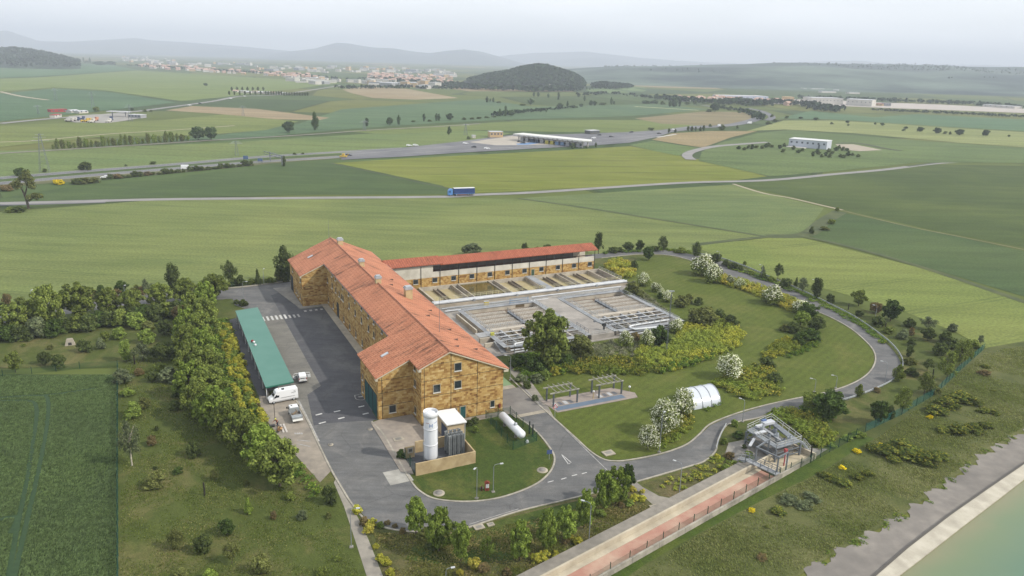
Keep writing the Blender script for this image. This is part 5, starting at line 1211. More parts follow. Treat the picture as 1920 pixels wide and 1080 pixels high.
# signs and small things --------------------------------------------
wp = mat('timber_dark', C(52, 46, 40), C(40, 36, 32), 2)
def post(x, yb, yt, label):
    P = G(x, yb); h = height(P, yt); t = tag(MB().tube([(0, 0, 0), (.06, 0, h * .5), (.02, .02, h)], [.15, .14, .13], 8).build('timber_post', wp, None, P), label, 'post', 'dark timber posts')
    return t
post(383.5, 929, 905, 'dark timber post alone in the middle of the dry garden'); post(252.5, 683, 666, 'dark timber post among the garden bushes above the wheat')
post(1518, 866, 836, 'dark timber post at the corner of the inlet works'); post(1590, 581, 569, 'dark timber post by the guard rail at the upper bend')
post(1659, 618, 605, 'dark timber post by the guard rail near the round shrubs'); post(1748, 707, 692, 'dark timber post among trees at the right fence')
tp = thing('slim_post', 'thin dark post standing beside the white van on the apron', 'post', G(515.5, 786)); 
MB().tube([(0, 0, 0), (0, 0, height(G(515.5, 786), 757))], .05, 6).build('pole', post_m if 'post_m' in globals() else wp, tp); MB().cbox((0, 0, .06), (.4, .4, .12)).build('foot', conc_g, tp)
ws = thing('warning_sign', 'triangular red-bordered warning sign at the road beside the left pergola', 'road sign', G(1040, 784), .5); h = 2.6
MB().tube([(0, 0, 0), (0, 0, h)], .04, 6).build('pole', metal_l, ws)
MB().add([(-.55, -.06, h - .35), (.55, -.06, h - .35), (0, -.06, h + .6), (-.55, -.03, h - .35), (.55, -.03, h - .35), (0, -.03, h + .6)], [(0, 1, 2), (5, 4, 3), (0, 3, 4, 1), (1, 4, 5, 2), (2, 5, 3, 0)]).build('red_border', mat('sign_red', C(196, 60, 56)), ws)
MB().add([(-.34, -.07, h - .24), (.34, -.07, h - .24), (0, -.07, h + .36)], [(0, 1, 2)]).build('white_field', white_p, ws)
MB().box(-.04, .04, -.085, -.075, h - .12, h + .14).build('symbol', joint_m, ws)
bs = thing('blue_sign', 'small blue road sign at the right tip of the gas tank island', 'road sign', G(1029.5, 862), .3)
MB().tube([(0, 0, 0), (0, 0, 1.7)], .04, 6).build('pole', metal_l, bs); MB().cbox((0, -.05, 1.6), (1.0, .06, .8)).build('plate', mat('sign_blue', C(74, 94, 140)), bs)
hc = thing('hydrant_cabinet', 'red hydrant cabinet with white front on the island lawn', 'hydrant cabinet', G(913, 919.5), TH - .2)
MB().box(-.35, .35, -.22, .22, 0, 1.5).build('case', mat('cabinet_red', C(146, 62, 46)), hc); MB().box(-.25, .28, -.25, -.222, .6, 1.3).build('front_panel', white_p, hc); MB().extr([(-.45, 1.5), (.45, 1.5), (0, 1.75)], -.3, .3).build('lid', mat('cabinet_lid', C(130, 56, 42)), hc)
hy = thing('hydrant', 'small dark hydrant beside the red cabinet', 'hydrant', G(903, 921)); MB().lathe([(.16, 0), (.14, .7), (.2, .75), (.1, 1.0), (0, 1.05)], (0, 0, 0), 10).build('body', mat('hydrant_rust', C(92, 66, 48)), hy); MB().cbox((0, 0, .6), (.6, .14, .14)).build('outlet', metal_d, hy)
def manhole(x, y, label, square=False, s=1.0):
    P = G(x, y, .05); t = thing('manhole', label, 'manhole', P, TH)
    if square: MB().box(-.9 * s, .9 * s, -.7 * s, .7 * s, 0, .16).build('rim', cream, t); MB().box(-.5 * s, .5 * s, -.35 * s, .35 * s, .161, .19).build('cover', conc_g, t)
    else: MB().lathe([(.0, .1), (.95 * s, .12), (1.0 * s, .0)], (0, 0, 0), 18).build('rim', cream, t); MB().lathe([(0, .19), (.6 * s, .19), (.6 * s, .13)], (0, 0, 0), 18).build('cover', conc_g, t)
manhole(823, 925, 'round manhole near the left tip of the island lawn'); manhole(1017, 882, 'round manhole near the right tip of the island lawn')
manhole(1141, 850, 'square concrete manhole on the lawn at the road junction', True, 1.2); manhole(898, 989, 'square manhole on the grass below the road', True, .9); manhole(920, 984, 'small pale manhole slab on the grass below the road', True, .6)
manhole(694, 805, 'round dark manhole in the yard by the tank pavement', False, .5); manhole(620, 834, 'rusty round manhole in the middle of the yard', False, .5)
manhole(1227, 951, 'square manhole at the corner of the path by the channel', True, .8); manhole(747, 824, 'pale slab on the pavement beside the round bush', True, 1.1)
dk_ = thing('stone_shelter', 'small pale stone culvert head with dark opening on the garden lawn', 'culvert head', G(132, 646), TH)
MB().add([(-1.15, -.9, 0), (1.15, -.9, 0), (1.0, .8, 0), (-1.0, .8, 0), (-.7, -.4, 1.5), (.7, -.4, 1.5), (.6, .5, 1.5), (-.6, .5, 1.5)], [(4, 5, 6, 7), (0, 1, 5, 4), (1, 2, 6, 5), (2, 3, 7, 6), (3, 0, 4, 7)]).build('stone_body', cream, dk_)
MB().add([(-.4, -.87, .08), (.4, -.87, .08), (.35, -.70, .75), (-.35, -.70, .75)], [(0, 1, 2, 3)]).build('opening', joint_m, dk_)
for x, y, lb, w_ in ((276, 585, 'pale flat stone slab left of the log circle', 1.3), (318, 581, 'pale stone step block under the hedge trees', 1.5), (299, 590, 'pale beam lying beside the log circle', 1.6)):
    t = thing('stone_slab', lb, 'stone slab', G(x, y), .3); MB().box(-w_, w_, -.5, .5, 0, .35).build('slab', cream, t); MB().box(-w_ * .6, w_ * .6, .2, .55, .351, .6).build('upper_block', conc_g, t)
# ================================================================== vehicles
car_white = mat('car_white', C(238, 240, 242, 1.3), rough=.3, spec=.5); car_glass = mat('car_glass', (.012, .016, .02, 1), rough=.08, spec=.6); car_black = mat('car_trim', (.03, .03, .032, 1), rough=.6)
lamp_red = mat('tail_red', C(150, 30, 30)); lamp_clear = mat('head_lamp', C(226, 230, 232), rough=.15)
def hull(secs):
    """sections along x: (x, half width bottom, half width top, z bottom, z waist, z top)"""
    out = []
    for x, wb, wt_, zb, zw, zt in secs:
        c = min(.1, (zt - zw) * .3)
        out.append([(x, -wb * .93, zb), (x, -wb, zb + .18), (x, -wb, zw), (x, -wt_, zt - c), (x, -wt_ + .12, zt), (x, wt_ - .12, zt), (x, wt_, zt - c), (x, wb, zw), (x, wb, zb + .18), (x, wb * .93, zb)])
    return out
def wheel(t, x, y, r=.34, w_=.22):
    o = MB().lathe([(0, -w_ / 2), (r * .85, -w_ / 2), (r, -w_ * .3), (r, w_ * .3), (r * .85, w_ / 2), (0, w_ / 2)], (x, y, r), 18, 'Y').build('wheel', black_m, t)
    s = 1 if y > 0 else -1
    MB().lathe([(0, s * w_ * .52), (r * .58, s * w_ * .52), (r * .6, s * w_ * .4)], (x, y, r), 14, 'Y').build('rim', metal_l, o)
def sidequad(mb, pts, y):      # pts in x,z on both flanks
    pass
def van():
    A = np.array([-44.616, 143.394]); B_ = np.array([-48.166, 141.264]); d = B_ - A; d /= np.linalg.norm(d); nrm = np.array([-d[1], d[0]])
    # near-side wheels face the camera: left flank (+y) or right flank
    side = 1 if nrm @ (np.array([0, 0]) - A) > 0 else -1
    c = A - d * .95 - nrm * side * .95
    t = thing('delivery_van', 'large white high-roof van parked at the end of the green carport', 'van', (c[0], c[1], .06), math.atan2(d[1], d[0]))
    S_ = [(0, .96, .80, .35, 1.25, 2.52), (.06, .99, .84, .33, 1.25, 2.62), (3.9, .99, .86, .33, 1.25, 2.66), (4.3, .99, .82, .33, 1.22, 2.50), (4.95, .98, .78, .33, 1.18, 1.48), (5.45, .95, .80, .33, 1.0, 1.24), (5.8, .86, .7, .36, .8, 1.0)]
    S_ = [(x * 1.02, a, b, c_, e, f) for x, a, b, c_, e, f in S_]
    MB().loft(hull(S_)).build('body', car_white, t)
    MB().add([(4.42, -.72, 2.42), (4.42, .72, 2.42), (5.02, .80, 1.56), (5.02, -.80, 1.56)], [(0, 1, 2, 3)]).build('windscreen', car_glass, t)
    for s in (1, -1):
        y0, y1 = s * 1.0, s * .92
        MB().add([(3.85, y0, 1.32), (4.85, y0, 1.28), (4.5, y1, 1.86), (3.85, y1, 1.9)], [(0, 1, 2, 3)]).build('side_window', car_glass, t)
        MB().cbox((4.75, s * 1.12, 1.45), (.14, .22, .3)).build('mirror', car_black, t)
        MB().box(.4, 5.2, s * 1.0 - .012, s * 1.0 + .012, .5, .62).build('side_trim', mat('trim_pale', C(190, 192, 196)), t)
        wheel(t, .95, s * .9); wheel(t, 5.02, s * .9)
        MB().cbox((5.6, s * .62, .98), (.3, .3, .2)).build('headlight', lamp_clear, t)
        lt_ = MB()
        for i in range(15): lt_.box(.75 + i * .19, .87 + i * .19, s * .995 - .012, s * .995 + .012, 1.02 + (i % 3) * .01, 1.14)
        lt_.build('lettering', mat('letter_grey', C(80, 84, 88)), t)
        em = MB()
        for q in range(2):
            pts = [(.5 + .09 * i, s * (.94 - .015), 1.82 - q * .14 + .10 * math.sin(i * 1.0 + q)) for i in range(11)]
            em.tube(pts, .03, 4)
        em.tube([(.72 + .2 * math.cos(a_), s * (.91), 2.0 + .14 * math.sin(a_)) for a_ in [i * .7 for i in range(9)]], .03, 4)
        em.build('emblem', mat('emblem_grey', C(96, 104, 104)), t)
    MB().cbox((2.9, .3, 2.74), (.5, .5, .16)).build('roof_vent', car_black, t); MB().cbox((3.6, -.2, 2.7), (.18, .18, .1)).build('roof_light', mat('beacon_orange', C(214, 150, 96)), t)
    MB().box(5.86, 5.96, -.85, .85, .33, .62).build('bumper', car_black, t)
van()
def compact():
    p = G(568.5, 719.5); d = dA[:2]; ang = math.atan2(d[1], d[0]) - .06
    t = thing('small_van', 'small white van with both front doors standing open beside the carport', 'van', (p[0], p[1], .06), ang)
    S_ = [(0, .84, .72, .38, 1.0, 1.62), (.08, .87, .76, .32, 1.0, 1.80), (1.0, .88, .78, .3, 1.0, 1.86), (2.1, .88, .76, .3, 1.0, 1.80), (2.95, .87, .72, .3, .98, 1.18), (3.7, .84, .7, .3, .84, .98), (4.05, .74, .6, .34, .66, .78)]
    MB().loft(hull(S_)).build('body', car_white, t)
    MB().add([(-.02, -.62, 1.12), (-.02, .62, 1.12), (.04, .6, 1.6), (.04, -.6, 1.6)], [(0, 1, 2, 3)]).build('rear_window', car_glass, t)
    MB().add([(2.2, -.68, 1.74), (2.2, .68, 1.74), (2.93, .7, 1.22), (2.93, -.7, 1.22)], [(0, 1, 2, 3)]).build('windscreen', car_glass, t)
    for s in (1, -1):
        MB().add([(.4, s * .88, 1.12), (1.15, s * .88, 1.12), (1.15, s * .82, 1.6), (.5, s * .82, 1.6)], [(0, 1, 2, 3)]).build('side_window', car_glass, t)
        MB().add([(1.35, s * .89, .5), (2.35, s * .89, .5), (2.3, s * .86, 1.1), (1.9, s * .80, 1.66), (1.35, s * .80, 1.66)], [(0, 1, 2, 3, 4)]).build('door_opening', car_black, t)
        d_ = MB(); h = (2.4, s * .9); e = (2.15, s * 1.88)
        d_.add([(h[0], h[1], .4), (e[0], e[1], .4), (e[0], e[1], 1.05), (h[0], h[1], 1.05), (h[0] + .06, h[1], .4), (e[0] + .06, e[1], .4), (e[0] + .06, e[1], 1.05), (h[0] + .06, h[1], 1.05)], [(0, 3, 2, 1), (4, 5, 6, 7), (0, 1, 5, 4), (1, 2, 6, 5), (2, 3, 7, 6), (3, 0, 4, 7)])
        for z in ((1.05, 1.6),): d_.bar((e[0] + .03, e[1], 1.05), (e[0] - .05, e[1] - s * .25, 1.6), .07); d_.bar((e[0] - .05, e[1] - s * .25, 1.6), (h[0] - .2, h[1] - s * .04, 1.62), .07)
        do_ = d_.build('door', car_white, t)
        MB().cbox((h[0] + .02, (h[1] + e[1]) / 2, .74), (.22, .6, .5), 0).build('door_lining', car_black, do_)
        wheel(t, .72, s * .8, .31, .2); wheel(t, 3.3, s * .8, .31, .2)
        MB().box(-.03, .03, s * .78 - .07, s * .78 + .07, .9, 1.35).build('tail_light', lamp_red, t)
    MB().box(-.10, .0, -.8, .8, .32, .58).build('bumper', car_black, t); MB().box(-.03, -.005, -.28, .28, .74, .86).build('number_plate', mat('plate', C(210, 210, 200)), t)
compact()
def dropside():
    p = (G(549, 795.5) + G(568, 791.5)) / 2; d = np.array([math.cos(TH + math.pi / 2 + .02), math.sin(TH + math.pi / 2 + .02)])
    t = thing('dropside_truck', 'small white dropside truck with grey open load bed parked on the concrete apron', 'truck', (p[0], p[1], .07), math.atan2(d[1], d[0]))
    bed = mat('bed_grey', C(182, 188, 190), C(164, 170, 174), 1.2, .5, .3); bf = mat('bed_floor', C(140, 134, 124), C(110, 104, 96), 1.5)
    S_ = [(3.1, .9, .8, .4, 1.2, 2.0), (3.2, .93, .84, .38, 1.2, 2.1), (4.3, .93, .84, .38, 1.2, 2.1), (4.55, .92, .8, .38, 1.15, 1.95), (5.05, .9, .76, .38, 1.1, 1.35), (5.5, .85, .7, .4, .9, 1.05)]
    MB().loft(hull(S_)).build('cab', car_white, t)
    MB().box(0, 3.0, -.98, .98, .78, .84).build('bed_floor', bf, t)
    for s in (1, -1): MB().box(0.03, 3.0, s * .98 - .03, s * .98 + .03, .84, 1.32).build('side_board', bed, t)
    MB().add([(-.35, -.98, .62), (-.35, .98, .62), (-.02, .98, .86), (-.02, -.98, .86), (-.35, -.98, .56), (-.35, .98, .56), (-.02, .98, .8), (-.02, -.98, .8)], [(0, 1, 2, 3), (7, 6, 5, 4), (0, 3, 7, 4), (1, 5, 6, 2), (0, 4, 5, 1), (3, 2, 6, 7)]).build('tailgate', mat('tailgate_pale', C(226, 226, 220)), t)
    MB().box(.02, 1.2, -.93, .93, .86, 1.22).build('tool_chest', bed, t)
    MB().box(2.95, 3.05, -.95, .95, .84, 1.9).build('headboard', bed, t)
    ch = MB(); ch.box(0, 5.2, -.4, .4, .4, .76); ch.build('chassis', car_black, t)
    MB().add([(4.62, -.7, 1.92), (4.62, .7, 1.92), (5.06, .74, 1.4), (5.06, -.74, 1.4)], [(0, 1, 2, 3)]).build('windscreen', car_glass, t)
    for s in (1, -1):
        MB().add([(3.4, s * .945, 1.25), (4.7, s * .945, 1.22), (4.45, s * .87, 1.82), (3.4, s * .87, 1.86)], [(0, 1, 2, 3)]).build('side_window', car_glass, t)
        MB().cbox((4.55, s * 1.14, 1.45), (.16, .25, .36)).build('mirror', car_black, t); wheel(t, 1.0, s * .82, .34, .24); wheel(t, 4.6, s * .82, .34, .22)
        MB().box(-.05, .02, s * .75 - .12, s * .75 + .12, .5, .62).build('tail_light', lamp_red, t)
    MB().cbox((3.7, .4, 2.14), (.25, .25, .1)).build('roof_beacon', car_black, t)
    c_ = MB(); c_.bar((2.6, -.6, 1.0), (3.4, .2, 2.2), .07); c_.bar((2.2, .5, .95), (2.9, -.4, 1.1), .2, .1); c_.build('tool_pole', mat('tool_tan', C(150, 128, 100)), t)
dropside()
def lorry():
    a = G(840, 367.3, .07); b = G(888.5, 365.6, .07); d = (b - a)[:2]; L = np.linalg.norm(d); d /= L
    t = thing('blue_lorry', 'blue articulated lorry with white trailer roof on the country road', 'lorry', (a[0], a[1], .09), math.atan2(d[1], d[0]))
    k_ = L / 14.4; bl = mat('lorry_blue', C(40, 70, 128, 1.3), C(34, 62, 118, 1.3), .6, .5); lb_ = mat('cab_blue', C(86, 140, 206, 1.3), rough=.35, spec=.5)
    MB().box(3.0, 14.2, -1.25, 1.25, 1.25, 3.85).build('trailer_curtain', bl, t)
    MB().box(2.95, 14.25, -1.28, 1.28, 3.851, 4.0).build('trailer_roof', white_p, t); MB().box(3.0, 14.2, -1.27, 1.27, 1.05, 1.25).build('trailer_rail', lb_, t)
    S_ = [(2.3, 1.2, 1.15, .6, 2, 3.5), (1.2, 1.22, 1.18, .5, 2, 3.75), (.35, 1.22, 1.16, .4, 2, 3.2), (.0, 1.18, 1.05, .4, 1.8, 2.6)]
    MB().loft(hull(S_)).build('cab', lb_, t)
    MB().add([(-.02, -1.0, 1.9), (-.02, 1.0, 1.9), (.2, 1.0, 2.7), (.2, -1.0, 2.7)], [(0, 1, 2, 3)]).build('windscreen', car_glass, t)
    for s in (1, -1):
        MB().add([(.35, s * 1.235, 1.9), (1.1, s * 1.235, 1.9), (1.1, s * 1.21, 2.6), (.42, s * 1.21, 2.6)], [(0, 1, 2, 3)]).build('side_window', car_glass, t)
        for x in (1.1, 4.2, 10.6, 11.9, 13.1): wheel(t, x, s * 1.05, .5, .32)
        MB().box(4.9, 9.8, s * 1.2 - .03, s * 1.2 + .03, .5, .95).build('side_guard', mat('guard_red', C(128, 90, 96)), t)
    MB().box(.3, 14, -.5, .5, .7, 1.04).build('chassis', car_black, t)
lorry()
# ================================================================== worker, planks, tools
def skin_obj(name, V, E_, Rr, m, parent, sub=1):
    me = bpy.data.meshes.new(name); me.from_pydata(V, E_, []); me.materials.append(m); o = link(name, me, parent)
    md = o.modifiers.new('skin', 'SKIN'); 
    for v, r in zip(me.skin_vertices[0].data, Rr): v.radius = (r, r) if not hasattr(r, '__len__') else r
    me.skin_vertices[0].data[0].use_root = True
    s = o.modifiers.new('sub', 'SUBSURF'); s.levels = sub; s.render_levels = sub
    for p in me.polygons: p.use_smooth = True
    return o
def worker():
    t = thing('person', 'person in yellow hard hat, rusty sleeves and navy trousers bending over tools on the apron', 'person', G(520.5, 799, .06), -.5)
    skin = mat('skin', C(176, 128, 104)); shirt = mat('shirt_rust', C(150, 92, 66)); navy = mat('trousers_navy', C(44, 52, 78))
    V = [(0, 0, .95), (0, -.10, 1.15), (0, -.26, 1.38), (0, -.33, 1.47), (0, -.40, 1.56), (0, -.43, 1.68),
         (.2, -.24, 1.40), (.42, -.42, 1.18), (.38, -.68, 1.02), (.37, -.76, .98), (-.2, -.24, 1.40), (-.45, -.40, 1.2), (-.42, -.66, 1.04), (-.41, -.74, 1.0),
         (.1, .02, .88), (.15, -.10, .5), (.16, .05, .1), (.17, -.12, .05), (-.1, .02, .88), (-.16, .02, .5), (-.18, .16, .1), (-.19, 0, .05)]
    E_ = [(0, 1), (1, 2), (2, 3), (3, 4), (4, 5), (2, 6), (6, 7), (7, 8), (8, 9), (2, 10), (10, 11), (11, 12), (12, 13), (0, 14), (14, 15), (15, 16), (16, 17), (0, 18), (18, 19), (19, 20), (20, 21)]
    Rr = [.15, .145, .16, .06, .085, .09, .085, .055, .045, .04, .085, .055, .045, .04, .1, .075, .055, .05, .1, .075, .055, .05]
    skin_obj('body', V, E_, Rr, skin, t, 2)
    skin_obj('jacket', [(0, 0, .93)] + V[1:3] + [V[6], V[7], (.39, -.63, 1.05), V[10], V[11], (-.43, -.61, 1.07)], [(0, 1), (1, 2), (2, 3), (3, 4), (4, 5), (2, 6), (6, 7), (7, 8)], [.17, .17, .18, .105, .075, .065, .105, .075, .065], shirt, t, 2)
    skin_obj('trousers', [(0, 0, .96)] + V[14:17] + V[18:21], [(0, 1), (1, 2), (2, 3), (0, 4), (4, 5), (5, 6)], [.17, .125, .095, .075, .125, .095, .075], navy, t, 2)
    MB().lathe([(.0, .16), (.09, .14), (.135, .06), (.14, 0), (.175, -.01), (.17, -.03), (.12, -.02)], (0, -.43, 1.72), 14).build('hard_hat', mat('hat_yellow', C(226, 228, 90)), t)
    hd = MB()
    for s in (1, -1):
        c = Vector((.37 * s + (-.03 if s < 0 else 0), -.78, .98)); hd.cbox(c, (.08, .1, .05))
        for f in range(4): hd.tube([c + Vector((-.03 + f * .02, -.05, 0)), c + Vector((-.03 + f * .02, -.1, -.01)), c + Vector((-.03 + f * .02, -.11, -.04))], .009, 5)
        hd.tube([c + Vector((-.04 * s, -.01, 0)), c + Vector((-.07 * s, -.05, -.02))], .01, 5)
    hd.build('hand', skin, t)
    for s in (.17, -.19): MB().cbox((s, -.08 if s > 0 else .04, .05), (.1, .27, .1)).build('boot', car_black, t)
worker()
pl = mat('plank_white', C(218, 212, 204), C(196, 190, 182), 1)
for (x0, y0, x1, y1, lb) in ((526, 796.5, 532, 811, 'left one of two white planks on the apron beside the worker'), (531.5, 795.5, 538, 810.5, 'right one of two white planks on the apron beside the worker')):
    a = G(x0, y0, .06); b = G(x1, y1, .06); m_ = MB(); d = b - a; L = float(np.linalg.norm(d)); m_.box(0, L, -.17, .17, 0, .12); m_.box(.3, .45, -.18, .18, -.02, .13); m_.box(L - .45, L - .3, -.18, .18, -.02, .13)
    tag(m_.build('plank', pl, None, a, math.atan2(d[1], d[0])), lb, 'plank', 'white planks on the apron')
tb2 = thing('tool_bundle', 'tan and brown heap of tools and sacks at the worker\'s feet', 'tool heap', G(523.5, 806, .06), .4)
for i, (x, y, z, s, c) in enumerate(((0, 0, .22, .5, (176, 140, 92)), (.4, .35, .2, .4, (150, 112, 74)), (-.2, -.55, .2, .42, (120, 90, 60)), (.3, -.4, .4, .34, (196, 158, 108)), (0, .7, .18, .36, (186, 150, 104)), (-.35, -.9, .12, .3, (50, 46, 44)))):
    m_ = MB(); m_.lathe([(0, -.5 * s), (.55 * s, -.42 * s), (.8 * s, 0), (.5 * s, .42 * s), (0, .5 * s)], (x, y, z), 9); m_.build('sack', mat('sack_%d' % i, C(*c)), tb2)
m_ = MB(); m_.tube([(-.6, -1.2, .1), (.2, .2, .55), (.5, 1.0, .35)], .05, 6); m_.build('handle', wp, tb2)
pg_ = thing('worker_shadow_box', 'low dark crate on the apron left of the worker', 'crate', G(509.5, 800, .06), .3); MB().box(-.55, .55, -.3, .3, 0, .25).build('shadow_body', mat('shadow_dark', C(66, 64, 64)), pg_); MB().box(-.6, .6, -.34, .34, .251, .31).build('lid', car_black, pg_)  # low dark box added where the person's cast shadow lies, shade built as shape
# ================================================================== vegetation
def unit(v): return v / (np.linalg.norm(v, axis=-1, keepdims=True) + 1e-9)
def leaf_quads(P, Nn, size, r, aspect=.7):
    n = len(P); t = unit(np.cross(Nn, unit(r.normal(size=(n, 3))))); b = np.cross(Nn, t)
    s = (size * r.uniform(.6, 1.35, n))[:, None]
    a = t * s * .5; c = b * s * .5 * aspect
    return np.stack([P - a - c, P + a - c, P + a + c, P - a + c], 1)
def cloud(r, cen, rad, per, size, up=.35, shell=.75):
    """leaf clumps: leaves lie mostly near the surface of each clump and face outwards"""
    Q = []
    for c, q in zip(cen, rad):
        n = max(4, int(per * (q / np.mean(rad)) ** 2))
        d = unit(r.normal(size=(n, 3))); d[:, 2] = d[:, 2] * .9
        rr = q * np.where(r.random(n) < shell, r.uniform(.72, 1.08, n), r.uniform(.1, .8, n))
        P = np.array(c) + d * rr[:, None]
        Nn = unit(d + np.array([0, 0, up]) + r.normal(size=(n, 3)) * .45)
        Q.append(leaf_quads(P, Nn, size, r))
    return np.concatenate(Q)
def quads_mesh(name, Q, m):
    n = len(Q); me = bpy.data.meshes.new(name); me.vertices.add(4 * n); me.loops.add(4 * n); me.polygons.add(n)
    me.vertices.foreach_set('co', Q.reshape(-1).astype(np.float32)); me.loops.foreach_set('vertex_index', np.arange(4 * n, dtype=np.int32))
    me.polygons.foreach_set('loop_start', np.arange(0, 4 * n, 4, dtype=np.int32))
    me.materials.append(m); me.update(calc_edges=True); return me
def leaf_mat(name, c1, c2, c3=None, world_mix=None, trans=.25, wscale=.12):
    """c1 young leaves, c2 dark leaves; each plant and each leaf differs a little"""
    if name in MATS: return MATS[name]
    k = N(name); isl = k.n('ShaderNodeNewGeometry').outputs['Random Per Island']; ob = k.n('ShaderNodeObjectInfo').outputs['Random']
    col = k.mix(isl, c2, c1)
    if c3 is not None:
        f = k.ramp(isl, [(.72, 0.0), (.9, 1.0)]); col = k.mix(k.math('MULTIPLY', f, .8), col, c3)
    q = k.pos('world'); 
    if world_mix is not None:
        f = k.ramp(k.noise(q, wscale, 4, .6), [(.40, 0.0), (.60, 1.0)]); col = k.mix(f, col, k.mix(isl, tuple(x * .7 for x in world_mix[:3]) + (1,), world_mix))
    v = k.ramp(ob, [(0, .78), (1, 1.22)]); col = k.mix(1.0, col, v, 'MULTIPLY')
    n2 = k.ramp(k.noise(q, 1.1, 2), [(.3, .72), (.7, 1.25)]); col = k.mix(1.0, col, n2, 'MULTIPLY')
    d = k.n('ShaderNodeBsdfDiffuse'); k.l(col, d.inputs[0]); t = k.n('ShaderNodeBsdfTranslucent'); k.l(col, t.inputs[0])
    ms = k.n('ShaderNodeMixShader'); ms.inputs[0].default_value = trans; k.l(d.outputs[0], ms.inputs[1]); k.l(t.outputs[0], ms.inputs[2]); k.l(ms.outputs[0], k.out.inputs[0])
    MATS[name] = k.m; return k.m
LK = .72
L_ = lambda r, g_, b: C(r, g_, b, LK)
LM = {
 'fresh': leaf_mat('leaf_fresh', L_(120, 136, 62), L_(72, 88, 36)),
 'green': leaf_mat('leaf_green', L_(112, 122, 60), L_(66, 78, 36)),
 'dark': leaf_mat('leaf_dark', L_(84, 94, 52), L_(48, 58, 32)),
 'deep': leaf_mat('leaf_deep', L_(76, 92, 46), L_(42, 56, 26)),
 'grey': leaf_mat('leaf_grey', L_(110, 118, 86), L_(66, 76, 54)),
 'olive': leaf_mat('leaf_olive', L_(104, 108, 62), L_(66, 72, 38)),
 'lime': leaf_mat('leaf_lime', L_(114, 128, 62), L_(74, 90, 40)),
 'yellow': leaf_mat('leaf_yellow', L_(160, 158, 62), L_(104, 112, 44), L_(166, 152, 66)),
 'gold': leaf_mat('leaf_gold', L_(158, 150, 64), L_(102, 106, 46), L_(162, 144, 70)),
 'rust': leaf_mat('leaf_rust', L_(110, 98, 66), L_(76, 74, 46), L_(120, 98, 72)),
 'gorse': leaf_mat('leaf_gorse', L_(92, 102, 50), L_(56, 68, 34), L_(128, 124, 50)),
 'gorsey': leaf_mat('leaf_gorse_bloom', L_(214, 186, 36), L_(110, 116, 34), L_(226, 198, 40)),
 'haze': leaf_mat('leaf_far', L_(84, 100, 66), L_(50, 64, 40)),
}
COLN = dict(fresh='fresh green', green='green', dark='dark green', deep='deep green', grey='grey-green', olive='olive', lime='light green', yellow='yellow-green', gold='golden', rust='reddish', gorse='dark gorse', gorsey='yellow gorse', haze='dark')
blossom = leaf_mat('blossom_white', L_(224, 224, 206), L_(176, 180, 150), None, None, .3)
bark = mat('bark', C(104, 94, 80, 1.2), C(74, 66, 56, 1.2), 3, .9); bark_w = mat('bark_pale', C(206, 198, 184, 1.2), C(160, 152, 138, 1.2), 3, .9)

